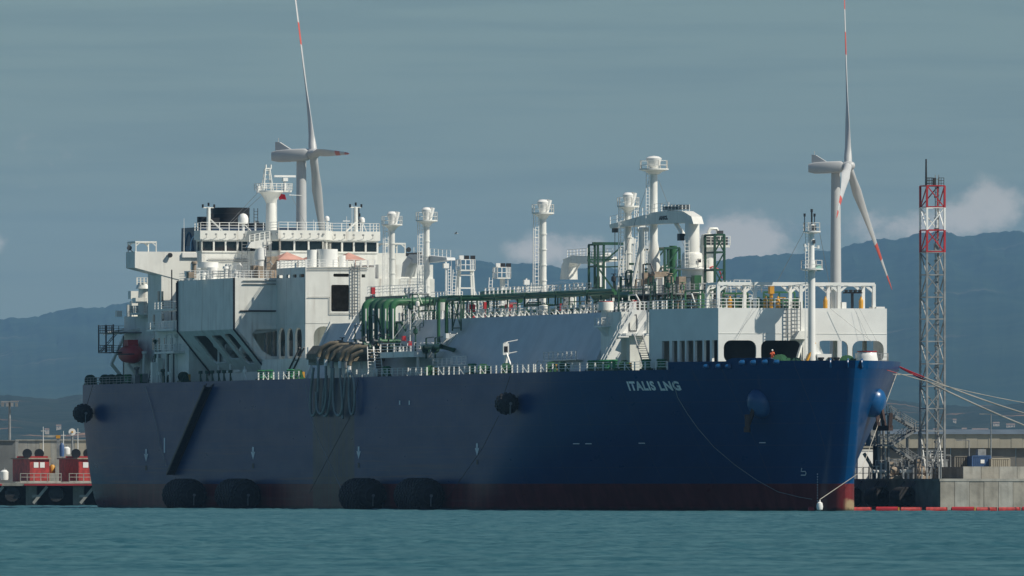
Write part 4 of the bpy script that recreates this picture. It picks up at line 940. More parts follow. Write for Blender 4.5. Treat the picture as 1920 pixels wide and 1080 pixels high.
# pipe supports and trunk-edge railing
mb = MB()
for i in range(22):
    x = 133+i*4.6
    if i % 3: mb.bar((x, -12.4, ZT), (x, -12.4, 29.4), .16)
    else: mb.bar((x, -12.9, ZT), (x, -12.9, 30.2), .2); mb.bar((x, -12.9, 30.1), (x, -8, 30.1), .16); mb.bar((x, -8, ZT), (x, -8, 30.1), .18)
mb.build('pipe_support', DGREEN, ship)
mb = MB(); mb.rail([(sx(872, -13.3), -13.3, ZT), (sx(1112, -13.3), -13.3, ZT)], gap=2.7, post=(.08, .24), h=1.2)
x = sx(872, -13.3)
while x < sx(1112, -13.3): mb.bar((x+.1, -13.2, ZT+.8), (x+.2, -12.5, ZT), .1); x += 2.7
mb.build('trunk_railing', WCLEAN, ship)
for a, b_, y, z in ((910, 1108, -7.6, 30.2), (1112, 1190, -12.8, ZT), (780, 830, -12.5, ZT), (690, 800, -8, 31.2), (1150, 1250, -12, ZT+.1)):
    mb = MB(); mb.rail([(sx(a, y), y, z), (sx(b_, y), y, z)], gap=1.9, post=(.08, .2), h=1.25); mb.build('walkway_railing', WCLEAN, ship)
mb = MB(); mb.box(104, 226, -7.7, -6.9, 29.95, 30.05); mb.build('walkway', STEEL, ship)
# valves, small tanks, cabinets on the trunk
rnd = random.Random(5)
for i in range(46):
    x = rnd.uniform(112, 240); y = rnd.uniform(-12.2, -3); h = rnd.uniform(.8, 2.2); k = rnd.random(); mb = MB()
    if k < .45: mb.cyl((x, y, ZT), (x, y, ZT+h), .18, n=8); mb.lathe((x, y, ZT+h), [(.45, 0), (.45, .12), (.1, .12), (.1, .5), (.4, .52), (.4, .6)], 10); mb.lathe((x, y, ZT+h*.6), [(.3, -.4), (.42, 0), (.3, .4)], 8, 'X'); mb.build('valve', [GREEN, DGREEN, STEEL][i % 3], ship, True)
    elif k < .75: mb.box(x-.5, x+.5, y-.45, y+.45, ZT+.3, ZT+.3+h); mb.box(x-.4, x+.4, y-.35, y+.35, ZT, ZT+.3); mb.build('deck_cabinet', [WHITE, STEEL, WHITE, REDM, DGREEN][i % 5], ship)
    else: mb.lathe((x, y, ZT+1.0), [(.05, -1.2), (.5, -1.0), (.55, 0), (.5, 1.0), (.05, 1.2)], 12, 'X'); mb.box(x-.8, x-.5, y-.4, y+.4, ZT, ZT+.7); mb.box(x+.5, x+.8, y-.4, y+.4, ZT, ZT+.7); mb.build('small_tank', [WHITE, GREEN, BROWNB][i % 3], ship, True)
# white ventilator drums (mushroom heads) by the trunk edge
def drum(px, py_t, py_b, y, r, red=True):
    x = sx(px, y); zt, zb = sz(py_t, x, y), sz(py_b, x, y); mb = MB(); mb.cyl((x, y, zb), (x, y, zt-.9), r*.58, n=16); mb.cyl((x, y, zt-1.15), (x, y, zt), r, n=18)
    o = mb.build('drum_ventilator', WHITE, ship, True)
    if red: mb = MB(); mb.cyl((x, y, zt), (x, y, zt+.1), r*.9, n=18); mb.build('drum_lid', REDM, o)
drum(1136, 566, 611, -16.0, 1.05); drum(829, 567, 597, -12.0, .85, False)
mb = MB(); x = sx(1136, -16); z = sz(611, x, -16); mb.box(x-1.5, x+1.6, -17.2, -14.6, z-.2, z); mb.rail([(x-1.4, -17.1, z), (x+1.5, -17.1, z)], gap=1.4); mb.rail([(x+1.5, -17.1, z), (x+1.5, -13.9, z)], gap=.8); mb.prism([(-17.0, z-.2), (-15, z-.2), (-15.8, z-1.6)], 'X', x-.8, x+.8); mb.build('drum_platform', WCLEAN, ship)

# ---- cargo manifold: five green risers, hose platform, white stairs
yM = -15.6
for i, px in enumerate((684, 698, 708, 721, 735)):
    x = sx(px, yM); zt = sz(566, x, yM); mb = MB(); r = .52
    pts = [(x, yM, 22.3)] + bend((x, yM, 22.3), (x, yM, zt), (x, yM+6, zt), 1.1) + [(x, yM+7, zt)]
    mb.tube(pts, r, 12)
    for z in (23.2, 25.6): mb.cyl((x, yM, z), (x, yM, z+.25), r*1.3, n=12)
    mb.build('manifold_riser', GREEN if i in (0, 3, 4) else DGREEN, ship, True)  # the darker green on some risers stands in for shade
    mb = MB(); mb.tube([(x+1.1, yM-.2, 22.3), (x+1.1, yM-.2, zt-1)], .12, 6); mb.build('riser_drain', WCLEAN, ship)
zP = sz(666, 130, -20); zP1 = zP+.5
def platform_with_rail(px0, px1, y0, y1, z, th, name='manifold_platform'):
    # reaches outboard from the trunk; its edge toward the bow catches the sun
    x1 = sx(px0, y0); x0 = x1-16.0; y1 = sy(px1, x1); mb = MB(); mb.prism([(y0, z-th), (y1-.8, z-th), (y1, z), (y0, z)], 'X', x0, x1); o = mb.build(name, WHITE, ship)
    mb = MB(); mb.rail([(x0, y0+.1, z), (x1-.1, y0+.1, z)], gap=3.0, post=(.08, .12), h=1.25); mb.rail([(x1-.1, y0+.1, z), (x1-.1, y1, z)], gap=.95, post=(.08, .10), h=1.25); mb.build('platform_railing', WCLEAN, o)
    mb = MB(); mb.prism([(y0+2.0, z-th), (y1, z-th), (y1+.6, z-th-2.0)], 'X', x1-2.4, x1-.3); mb.build('platform_bracket', WHITE, o); mb = MB(); mb.bar((x1-.6, y0+.8, ZD), (x1-.6, y0+.8, z-th), .3); mb.build('platform_post', WHITE, o)
    return x0, x1
platform_with_rail(669, 740, -20.3, -15.2, zP, .75); platform_with_rail(776, 848, -20.3, -16.2, zP+.25, .8)
mb = MB(); mb.box(sx(740, -17), sx(776, -17), -18.5, -16.2, zP-.3, zP); mb.rail([(sx(742, -18.4), -18.4, zP), (sx(770, -18.4), -18.4, zP)], gap=1.6, post=(.08, .22)); mb.build('link_gangway', TRUNKM, ship)
for px0, py0, px1, py1, y in ((672+25, 700, 695, 650, -20.6), (712, 703, 706, 650, -20.6), (716, 560, 735, 588, -13), (830, 650, 851, 625, -17)):
    mb = MB(); a = at_y(px0, py0, y); b_ = at_y(px1, py1, y); mb.ladder(a, b_, (0, 1.0, 0), step=.4, r=.08); mb.build('inclined_ladder', WCLEAN, ship)
# ladders up the sloping trunk side
for px0, py0, px1, py1 in ((744, 650, 783, 598), (790, 598, 752, 646), (655, 640, 676, 600)):
    y0 = -17.2; a = at_y(px0, py0, -16.5); b_ = at_y(px1, py1, -13.8); mb = MB(); mb.ladder(a, b_, (1.6, 0, 0), step=.6, r=.07); mb.bar(a+Vector((0, -.7, .9)), b_+Vector((0, -.7, .9)), .07); mb.build('trunk_side_ladder', WCLEAN, ship)
# valves, flanges and clutter on the manifold platform
rnd = random.Random(11)
for i in range(22):
    x = lerp(sx(640, -18), sx(737, -18), i/21); y = rnd.uniform(-19.6, -17); h = rnd.uniform(.7, 1.9); mb = MB()
    mb.cyl((x, y-.9, zP+h), (x, y+2.2, zP+h), .3, n=10); mb.cyl((x, y-.95, zP+h), (x, y-.7, zP+h), .52, n=12); mb.cyl((x, y+.2, zP), (x, y+.2, zP+h+.9), .12, n=6); mb.lathe((x, y+.2, zP+h+.85), [(.4, 0), (.4, .1)], 10)
    mb.build('manifold_valve', [DGREEN, DARK, BROWNB, GREEN, STEEL, DARK][rnd.randrange(6)], ship, True)
for px, py in ((757, 630), (838, 625), (613, 644), (768, 640)):
    p = at_y(px, py, -18.3); mb = MB(); mb.box(p.x-.35, p.x+.35, p.y-.25, p.y+.25, p.z-.7, p.z); mb.build('hydrant_box', REDM if px in (757, 613, 768) else WCLEAN, ship)
p0 = at_y(798, 643, -18); pipe([(p0.x, -18.6, p0.z-.6), (p0.x+9, -18.6, p0.z-.6), (sx(855, -15.3), -15.3, 22.4)], .38)
for px in (799, 816):
    x = sx(px, -18.6); mb = MB(); mb.cyl((x-.2, -18.6, 22.6), (x+.1, -18.6, 22.6), .62, n=12); mb.cyl((x, -18.6, 21.3), (x, -18.6, 24.2), .12, n=6); mb.bar((x, -18.6, 24.2), (x+3.5, -18.6, 24.3), .12); mb.build('manifold_valve', DGREEN, ship, True)
# green steel frame under the header
mb = MB(); x0, x1 = sx(861, -14), sx(877, -14)
for x in (x0, x1):
    for y in (-15, -13.4): mb.bar((x, y, 25.2), (x, y, 30.2), .2)
for z in (25.6, 27.6, 30): mb.bar((x0, -15, z), (x1, -15, z), .18)
mb.bar((x0, -15, 25.6), (x1, -15, 29.9), .14); mb.bar((x1, -15, 25.6), (x0, -15, 29.9), .14); mb.build('pipe_frame', DGREEN, ship)
# hose handling post amidships and railings along the deck, trunk-side stairs
p = at_y(948, 700, -20); mb = MB(); mb.cyl((p.x, -20, ZD), (p.x, -20, 23.2), .28, n=10); mb.bar((p.x, -20, 22), (p.x+2, -19.5, ZD), .2); mb.box(p.x-.3, p.x+.3, -20.45, -19.6, 21.4, 23.0)
for z in (20, 21.6, 23.2): mb.bar((p.x, -19.8, z), (p.x+.2, -18.3, z+.3), .12)
o = mb.build('camera_post', WCLEAN, ship); mb = MB(); mb.box(p.x+.31, p.x+.36, -20.3, -19.8, 21.8, 22.6); mb.build('camera_box', BLACK, o)
for a, b_, y, z in ((1020, 1080, -17.6, 20.6), (812, 846, -18, 20.2), (848, 874, -18.2, 20.4)):
    mb = MB(); mb.rail([(sx(a, y), y, z), (sx(b_, y), y, z)], gap=2.0, post=(.08, .2)); mb.ladder((sx(a, y)-3, y-.4, ZD), (sx(a, y), y-.4, z), (0, .9, 0)); mb.box(sx(a, y), sx(b_, y), y, y+1.2, z-.12, z); mb.build('deck_walkway', WCLEAN, ship)

# ---- regasification frames (green) ahead of the mid crane
def frame(px0, px1, py_t, z0, y, dpt, levels, name, diag=True, m=DGREEN):
    x = sx((px0+px1)/2, y); ya, yb = sy(px0, x), sy(px1, x); zt = sz(py_t, x, y); mb = MB(); xs2 = (x, x-dpt)
    for xx in xs2:
        for yy in (ya, yb): mb.bar((xx, yy, z0), (xx, yy, zt), .28)
    for i in range(levels+1):
        z = lerp(z0, zt, i/levels)
        if i == 0: continue
        for xx in xs2: mb.bar((xx, ya, z), (xx, yb, z), .26)
        for yy in (ya, yb): mb.bar((x, yy, z), (x-dpt, yy, z), .22)
    if diag:
        for i in range(levels):
            za, zb = lerp(z0, zt, i/levels), lerp(z0, zt, (i+1)/levels); mb.bar((x, ya, za), (x, yb, zb), .16)
            if i % 2: mb.bar((x, yb, za), (x, ya, zb), .16)
    return mb.build(name, m, ship), x, ya, yb, zt
o, x, ya, yb, zt = frame(1121, 1132, 458, 28, 0, 4, 3, 'green_steel_tower', False)
mb = MB(); mb.bar((x, sy(1111, x), zt+.1), (x, sy(1168, x), zt+.1), .4); mb.bar((x, sy(1133, x), sz(490, x, 0)), (x, sy(1166, x), sz(462, x, 0)), .2); mb.bar((x, sy(1120, x), sz(500, x, 0)), (x, sy(1152, x), sz(545, x, 0)), .2); mb.bar((x, sy(1102, x), sz(488, x, 0)), (x, sy(1122, x), sz(498, x, 0)), .2)
mb.bar((x, sy(1102, x), sz(487, x, 0)), (x, sy(1180, x), sz(487, x, 0)), .2); mb.bar((x, sy(1120, x), sz(501, x, 0)), (x, sy(1180, x), sz(499, x, 0)), .2); mb.rail([(x, sy(1102, x), sz(487, x, 0)), (x, sy(1140, x), sz(487, x, 0))], gap=.6, post=(.05, .06), r=.03); mb.build('tower_bracing', DGREEN, o)
frame(1217, 1246, 468, 28, 1, 3, 3, 'green_process_frame'); frame(1246, 1274, 465, 28, 2, 5, 3, 'green_process_frame'); frame(1340, 1358, 440, 28, 1, 4, 4, 'green_process_frame')
for a, b_, py in ((1180, 1216, 495), (1180, 1216, 510), (1180, 1216, 528)):
    x = sx(1198, 1); z = sz(py, x, 1); mb = MB(); mb.bar((x, sy(a, x), z), (x, sy(b_, x), z), .3); mb.build('frame_beam', DGREEN, ship)
for px, zt in ((1124, 35.5), (1132, 35.8)):
    x = sx(px, 3); mb = MB(); mb.tube([(x, 3, 28)] + bend((x, 3, 28), (x, 3, zt), (x, 4, zt), .45) + [(x, 4, zt)], .33, 10); mb.build('swan_neck_vent', WCLEAN, ship, True)
x = sx(1262, 4); mb = MB(); mb.cyl((x, 4, 28), (x, 4, 36.6), .55, n=12); mb.build('process_column', GREEN, ship, True)
x = sx(1328, 3); mb = MB(); mb.lathe((x, 3, 0), [(1.0, 28), (1.05, 31), (1.1, 37.0), (.9, 37.8), (.1, 38.0)], 16); mb.tube([(x, 3, 38), (x, 3.3, 38.6), (x, 4.2, 38.6), (x, 4.6, 37.6)], .25, 6); o = mb.build('white_process_vessel', WHITE, ship, True)
mb = MB(); z = sz(460, x, 4); mb.box(x-2, x+2, 2.0, sy(1360, x), z-.3, z); mb.rail([(x+2, 2.0, z), (x+2, sy(1360, x), z)], gap=.7, post=(.06, .1), h=1.25); mb.rail([(x-2, 2.0, z), (x-2, sy(1360, x), z)], gap=.9); mb.build('vessel_platform', WHITE, o)
mb = MB()
for i in range(5): y = lerp(2.4, sy(1354, x), i/4); mb.box(x+.6, x+1.4, y-.3, y+.35, z, z+(1.1 if i != 3 else 2.0))
mb.build('vessel_valves', DARK, o)
mb = MB(); mb.tube([(x+1.1, 2.4, 33), (x+1.2, 3.2, 33.4), (x+1.1, 4.2, 33), (x+.8, 4.7, 31.8)], .1, 6); mb.build('red_hose', REDM, o)
# A-frame derrick post left of the tall vent mast
x = sx(1200, -2); P = lambda px, py: at_x(px, py, x); mb = MB(); mb.cyl(P(1203, 577), P(1203, 428), .42, .38, 12); mb.cyl(P(1181, 560), P(1202, 455), .25, n=8); mb.bar(P(1186, 526), P(1203, 526), .35); mb.cyl(P(1203, 430)+Vector((0, -.6, 0)), P(1203, 430)+Vector((0, .9, 0)), .3, n=8); mb.build('derrick_post', WHITE, ship, True)
mb = MB(); x2 = sx(1170, -2)
for px in (1165, 1171, 1193): mb.ladder((x2, sy(px, x2), 28), (x2, sy(px, x2), 36.5 if px < 1190 else 42), (0, .55, 0))
mb.build('derrick_ladder', WCLEAN, ship)
# clutter deck between regas frames and fore house
rnd = random.Random(23)
for i in range(34):
    y0 = -8; px = rnd.uniform(1150, 1345); x = sx(px, rnd.uniform(-9, -1)); y = sy(px, x); zb = ZT+rnd.choice((.1, .1, 2.6)); h = rnd.uniform(.9, 2.6); mb = MB(); k = rnd.random()
    if k < .3: mb.box(x-.7, x+.7, y-.5, y+.5, zb, zb+h)
    elif k < .65: mb.tube([(x, y, ZT), (x, y, zb+h), (x+1.5, y+.4, zb+h), (x+1.5, y+.4, ZT)], .16, 6)
    else: mb.lathe((x, y, zb), [(.3, 0), (.5, .3), (.5, h*.8), (.2, h)], 10); mb.lathe((x, y, zb+h), [(.45, 0), (.45, .1)], 10)
    mb.build('process_equipment', [WHITE, GREEN, STEEL, DGREEN, WHITE, BROWNB, STEEL][i % 7], ship, True)
mb = MB(); mb.box(sx(1180, -6), sx(1290, -6), -9, 3, 29.3, 29.5); mb.rail([(sx(1160, -9), -9, 29.5), (sx(1286, -9), -9, 29.5)], gap=1.6, post=(.08, .2)); mb.rail([(sx(1286, -9), -9, 29.5), (sx(1286, -9), 3, 29.5)], gap=1.2, post=(.08, .16)); mb.build('process_deck', STEEL, ship)
mb = MB(); z0 = ZT; x0, x1 = sx(1285, -11), sx(1330, -11)
for x in (x0, x1-3, x1):
    mb.bar((x, -11, ZT), (x, -11, 29.6), .22)
mb.bar((x0, -11, 29.5), (x1+4, -11, 29.5), .22); mb.bar((x0, -11, 28.2), (x1, -11, 27.3), .16); mb.bar((x0, -11, 27.5), (x1+4, -11, 27.5), .16); mb.tube([(x0+4, -10.5, 27.2), (x0+4, -10.5, 29.0), (x0+6, -10.5, 29.0), (x0+6, -10.5, 27.2)], .2, 6); mb.build('pipe_frame', GREEN, ship)

# ---- fore house
XF = 268.0; YF0, YF1 = -11.75, 12.1; ZF0, ZF1 = ZD, 27.05
A0 = Vector((251.7, -16.0)); B0 = Vector((XF, YF0)); 
mb = MB(); zf = lambda py: sz(py, XF, 0)-ZF0; yf = lambda px: sy(px, XF)-YF0
mb.holed((XF, YF0, ZF0), (0, 1, 0), (0, 0, 1), (-1, 0, 0), YF1-YF0, ZF1-ZF0,
    [(yf(1357), yf(1418), .9, zf(638.5), 1.0), (yf(1427), yf(1502), .9, zf(638.5), .9), (yf(1531), yf(1590), .9, zf(638.5), .9), (yf(1598), yf(1657), .9, zf(638.5), 1.1)], .35)
fh = mb.build('fore_house', WCLEAN, ship)
sd_ = Vector((B0.x-A0.x, B0.y-A0.y, 0)); sl = sd_.length; sn = Vector((-sd_.y, sd_.x, 0)).normalized()
mb = MB(); hs = []
def us(px):       # distance along the side wall for a column of the photograph
    lo, hi = 0.0, sl
    for _ in range(40):
        m = (lo+hi)/2; p = A0+(B0-A0)*(m/sl); q = 960+FPX*(OX+p.x*CT+p.y*ST)/(OY-p.x*ST+p.y*CT)
        if q < px: lo = m
        else: hi = m
    return lo
cols_ = ((1241, 1255), (1260, 1270), (1274, 1284), (1287, 1300), (1303, 1317), (1320, 1331), (1335, 1346))
for a, b_ in cols_: hs.append((us(a), us(b_), .6, 3.9, .12))
mb.holed((A0.x, A0.y, ZF0), sd_, (0, 0, 1), sn, sl-.05, ZF1-ZF0-.003, hs, .35); mb.build('side_wall', WCLEAN, fh)
mb = MB(); mb.add([(A0.x, A0.y+.4, ZF1-.2), (XF-.36, YF0+.4, ZF1-.2), (XF-.36, YF1-.2, ZF1-.2), (A0.x, 15, ZF1-.2), (A0.x, A0.y+.4, ZF1-.4), (XF-.36, YF0+.4, ZF1-.4), (XF-.36, YF1-.2, ZF1-.4), (A0.x, 15, ZF1-.4)], [(0, 1, 2, 3), (7, 6, 5, 4)])
mb.add([(XF-.37, YF1-.25, ZF0), (A0.x, 16, ZF0), (A0.x, 16, ZF1-.1), (XF-.37, YF1-.25, ZF1-.1)], [(0, 1, 2, 3)]); mb.box(A0.x, A0.x+.3, -16, -2.5, ZF0, ZF1-.5); mb.build('inner_bulkhead', WHITE, fh); mb = MB(); mb.box(XF-9, XF-8.7, -10.5, 3.0, ZF0, ZF1-.5); mb.box(XF-8.6, XF-.4, -10.9, 3.0, 23.4, 23.6); mb.build('shade_backing', DARK, fh)  # dark back wall and ceiling added to stand in for deep shade behind the openings
mb = MB()
for y in (6.2, 8.4, 10.4): mb.box(XF-5, XF-4.6, y, y+.5, ZF0, ZF1-.5)
mb.build('inner_pillar', WHITE, fh)
# stiffener line and small fittings on the front
mb = MB(); mb.bar((XF+.02, YF0, 23.65), (XF+.02, YF1, 23.65), .05, .05); mb.build('weld_line', WHITE, fh)
# roof gantry
mb = MB(); zg = sz(532, XF, 0); xg0, xg1 = XF-1.2, XF-5.5
for xx in (xg0, xg1):
    for px in (1352, 1421, 1507, 1578, 1644):
        y = sy(px, XF); mb.bar((xx, y, ZF1-.2), (xx, y, zg), .42)
        for d in (-1, 1):
            if (px == 1352 and d < 0) or (px == 1644 and d > 0): continue
            mb.bar((xx, y, zg-1.1), (xx, y+d*1.3, zg-.05), .3)
    mb.bar((xx, sy(1351, XF), zg), (xx, sy(1645, XF), zg), .5, .42)
for px in (1352, 1421, 1507, 1578, 1644): mb.bar((xg0, sy(px, XF), zg-.02), (xg1, sy(px, XF), zg-.02), .34)
mb.build('roof_gantry', WCLEAN, fh)
mb = MB(); mb.rail([(XF-.3, YF0+.1, ZF1), (XF-.3, sy(1500, XF), ZF1)], gap=1.15, h=1.3, post=(.06, .08), r=.06); mb.rail([(A0.x+1, A0.y+.5, ZF1), (XF-.3, YF0+.2, ZF1)], gap=2.2, h=1.2, post=(.06, .08)); mb.build('roof_railing', WCLEAN, fh)
for px in (1369, 1436, 1459, 1548, 1615):
    y = sy(px, XF-.8); mb = MB(); mb.lathe((XF-.9, y, ZF1-.1), [(.3, 0), (.3, 1.15), (.2, 1.4), (.12, 1.5), (.12, 1.7)], 10); mb.build('roof_cylinder', YELLOW, fh, True)
mb = MB(); y = sy(1446, XF-3); mb.cyl((XF-3, y, ZF1), (XF-3, y, 30.0), .25, n=8); mb.box(XF-3.4, XF-2.6, y-.3, y+.3, 29, 30); mb.box(XF-3.2, XF-2.8, y+1.0, y+2.0, 28.3, 28.55); mb.build('roof_valve', YELLOW, fh, True)
def gframe(pxa, pxb, x, zt, m=GREEN):
    mb = MB(); ya, yb = sy(pxa, x), sy(pxb, x); k = max(2, int((yb-ya)/1.6))
    for i in range(k+1): y = lerp(ya, yb, i/k); mb.bar((x, y, ZF1-.2), (x, y, zt), .2)
    mb.bar((x, ya, zt), (x, yb, zt), .24); mb.bar((x, ya, lerp(ZF1, zt, .5)), (x, yb, lerp(ZF1, zt, .5)), .14); mb.bar((x, ya, zt-.3), (x, yb, ZF1), .16); mb.build('roof_pipe_frame', m, fh)
gframe(1356, 1402, XF-7, 29.1); gframe(1432, 1490, XF-8, 29.3)
mb = MB()
for i, px in enumerate((1375, 1392, 1420, 1440, 1470, 1496)): y = sy(px, XF-9); mb.lathe((XF-9, y, ZF1), [(.6, 0), (.8, .3), (.8, 1.1), (.3, 1.6)], 12)
mb.build('roof_pump', DGREEN, fh, True)
mb = MB(); y = sy(1598, XF-3); mb.cyl((XF-3, y, ZF1), (XF-3, y, 29.2), .2, n=8); mb.box(XF-3.4, XF-2.6, y-1.2, y+1.3, 29.1, 29.3)
for i in range(4): mb.lathe((XF-2.6, y-1.0+i*.65, 29.25), [(.2, 0), (.3, .3), (.1, .35)], 8)
mb.build('roof_floodlights', DARK, fh)
mb = MB(); mb.box(XF-3, XF-1.5, sy(1586, XF), sy(1594, XF), ZF1-.1, 27.9); mb.cyl((XF-2, sy(1571, XF), ZF1), (XF-2, sy(1571, XF), 29.6), .35, n=8); mb.box(XF-3.5, XF-.6, sy(1646, XF), sy(1662, XF), ZF1-.1, 27.3); mb.build('roof_box', WCLEAN, fh)
# caged ladder and gusset on the front wall
mb = MB(); y = sy(1477, XF); mb.ladder((XF+.35, y, 23.2), (XF+.35, y, 27.9), (0, .7, 0), step=.5, r=.07); y = sy(1494, XF); mb.ladder((XF+.35, y, 22.9), (XF+.35, y, 27.9), (0, .8, 0), step=.5, r=.07)
mb.bar((XF+.3, sy(1476, XF), 23.2), (XF+1.6, sy(1510, XF), 23.2), .1); mb.build('front_ladder', STEEL, fh)
mb = MB(); y = sy(1497, XF); mb.prism([(sy(1483, XF), 22.9), (sy(1506, XF), 22.9), (sy(1511, XF), 24.0), (sy(1492, XF), 24.0)], 'X', XF+.03, XF+1.5); mb.bar((XF+.6, sy(1503, XF), 22.9), (XF+1.2, sy(1488, XF), 20), .3); mb.prism([(sy(1502, XF), 19.2), (sy(1514, XF), 19.2), (sy(1505, XF), 22.9), (sy(1502, XF), 22.9)], 'X', XF+.4, XF+.8); mb.build('front_gusset', WHITE, fh)
# foremast
xm = sx(1522, 0); mb = MB(); mb.lathe((xm, 0, 0), [(.62, ZD), (.6, 20), (.48, 21.5), (.46, 32), (.44, 33.2), (.36, 33.5), (.34, 38.2)], 16)
fm = mb.build('foremast', WCLEAN, ship, True)
mb = MB(); mb.prism([(-.2, ZD), (2.6, ZD), (.3, 22.6), (0, 22.6)], 'X', xm-.1, xm+.1); mb.prism([(-2.0, ZD), (-.2, ZD), (-.2, 21.4)], 'X', xm-.1, xm+.1); mb.box(xm-.6, xm+.6, .6, 2.6, ZD, 20.9); mb.build('mast_bracket', WCLEAN, fm)
for zp, w_ in ((32.2, 1.55), (37.2, 1.2)):
    mb = MB(); mb.lathe((xm, 0, zp), [(.5, -.3), (w_, -.1), (w_, .06), (.3, .06)], 14); o = mb.build('mast_platform', WCLEAN, fm, True)
    mb = MB(); mb.rail([(xm+w_*.95*math.cos(R(a)), w_*.95*math.sin(R(a)), zp) for a in range(0, 361, 45)], gap=9, post=(.06, .08), rails=2, r=.035, h=1.2); mb.build('platform_railing', WCLEAN, o)
mb = MB(); mb.cyl((xm+.5, .55, 32.3), (xm+1.1, .6, 32.3), .2, .45, 12); mb.build('fog_horn', mat('pale_green_paint', (0.30, 0.50, 0.45), .5), fm, True)
mb = MB(); mb.cyl((xm, 0, 38.2), (xm, 0, 39.8), .12, n=8); mb.cyl((xm, 0, 39.8), (xm, 0, 40.2), .18, n=8)
for y in (-1.0, .4): mb.cyl((xm, y, 37.2), (xm, y, 39.2), .07, n=6); mb.cyl((xm, y, 39.2), (xm, y, 39.6), .16, n=8)
mb.box(xm+.3, xm+.6, -.1, .45, 37.4, 38.0); mb.box(xm+.3, xm+.5, .0, .35, 35.6, 36.1); mb.build('mast_lamp', DARK, fm)
mb = MB()
for y, z in ((-1.0, 35.3), (.9, 35.1), (-.9, 34.7)): mb.bar((xm, 0, z), (xm, y, z), .1); mb.cyl((xm, y, z-.15), (xm, y, z+.25), .18, n=8)
mb.ladder((xm+.1, -.75, 20), (xm+.1, -.7, 37), (0, .4, 0)); mb.build('mast_fittings', WCLEAN, fm)
mb = MB(); mb.tube([(xm, -1.1, 37.2), (XF-9, sy(1452, XF-9), 30)], .03, 4); mb.tube([(xm, 1.1, 37.2), (XF-4, 6, ZF1)], .03, 4)
for px0, px1 in ((1418, 1374), (1410, 1380)): mb.tube([(XF+.3, sy(px0, XF), ZF1), (XF+.5, sy(px1, XF), 22.8)], .014, 4)
mb.tube([(XF+.3, sy(1555, XF), ZF1), (XF+2, sy(1625, XF), 22.6)], .025, 4)
for px0, px1 in ((1600, 1630), (1610, 1644)): mb.tube([(XF+.3, sy(px0, XF), ZF1), (XF+1, sy(px1, XF), 22)], .014, 4)
mb.build('stay_wire', STEEL, fm)
# foredeck gear
winch(XF+4.5, -4.5, ZD, 1.0, GREEN); winch(XF+5.5, 4.6, ZD, .95, GREEN); winch(XF+3, -1.8, ZD, .8, DGREEN)
mb = MB(); mb.lathe((XF+7.5, 6.6, ZD), [(1.75, 0), (1.65, .5), (1.4, 1.6), (1.3, 2.2), (1.2, 2.3)], 18); o = mb.build('foredeck_hatch', WCLEAN, ship, True)
mb = MB(); mb.lathe((XF+7.5, 6.6, ZD+2.3), [(1.35, 0), (1.35, .12)], 18); mb.build('hatch_rim', REDM, o)
mb = MB(); mb.bar((XF+5, -1.5, ZD), (XF+4, .5, 22.4), .25); mb.build('foredeck_stay', YELLOW, ship)
for y in (1.0, 2.4, 3.2): mb = MB(); mb.lathe((XF+5, y, ZD), [(.3, 0), (.3, 1.3), (.42, 1.4), (.42, 1.6)], 10); mb.build('bollard', BLACK, ship, True)
mb = MB(); mb.rail([(XF+2, 7, ZD+.8), (XF+2, 11.5, ZD+.8)], gap=.9, h=1.4); mb.build('foredeck_railing', STEEL, ship)
# ---- big white stair between trunk and fore house
mb = MB(); y0 = -14.2
x0 = sx(1163, -14.5); z1 = sz(582, x0, -14.5)
Pq = lambda px, py, y=-15.5: at_y(px, py, y)
def flight(a, b_, wv):
    mb.ladder(a, b_, wv, step=.42, r=.12); 
    for s_ in (-.5, .5):
        o_ = Vector(wv)*s_; mb.bar(a+o_+Vector((0, 0, 1.1)), b_+o_+Vector((0, 0, 1.1)), .09)
        for k in range(5): p = a+(b_-a)*(k/4)+o_; mb.bar(p, p+Vector((0, 0, 1.1)), .08)
Px = lambda px, py: at_x(px, py, 241.6)
for a, b_, pl in ((Px(1129, 690), Px(1160, 632), True), (Px(1160, 626), Px(1190, 580), False)):
    flight(a, b_, (1.2, 0, 0)); f = Vector((.62, 0, 0)); mb.bar(a+f, b_+f, .08, .45)
    if pl: m_ = a+(b_-a)*.52; mb.add([a+f+Vector((.02, .1, 0)), a+f+Vector((.02, 1.1, -.2)), m_+f+Vector((.02, 1.25, -.1)), m_+f+Vector((.02, .1, .3))], [(0, 1, 2, 3)])
p_ = Px(1160, 630); mb.box(240.8, 242.4, p_.y-.3, p_.y+1.2, p_.z-.2, p_.z); st = mb.build('deck_stair', WCLEAN, ship)
xw = 240.0; mb = MB(); mb.box(231.05, xw-.22, sy(1163, xw)+.2, 12.5, ZD, 26.9); mb.build('link_house', WHITE, ship); mb = MB(); yl, yr = sy(1163, xw), sy(1215, xw); zt_, zb_ = sz(581, xw, -13), sz(625, xw, -13)
mb.prism([(yl, zb_), (yr-.4, zb_), (yr, zt_), (sy(1183, xw), zt_)], 'X', xw-.2, xw); mb.box(xw-.2, xw+2.4, yl, yr-.3, zb_-.35, zb_-.02); mb.rail([(xw, sy(1183, xw), zt_), (xw, yr, zt_)], gap=1.1, post=(.08, .12)); mb.build('stair_wall', WCLEAN, st)
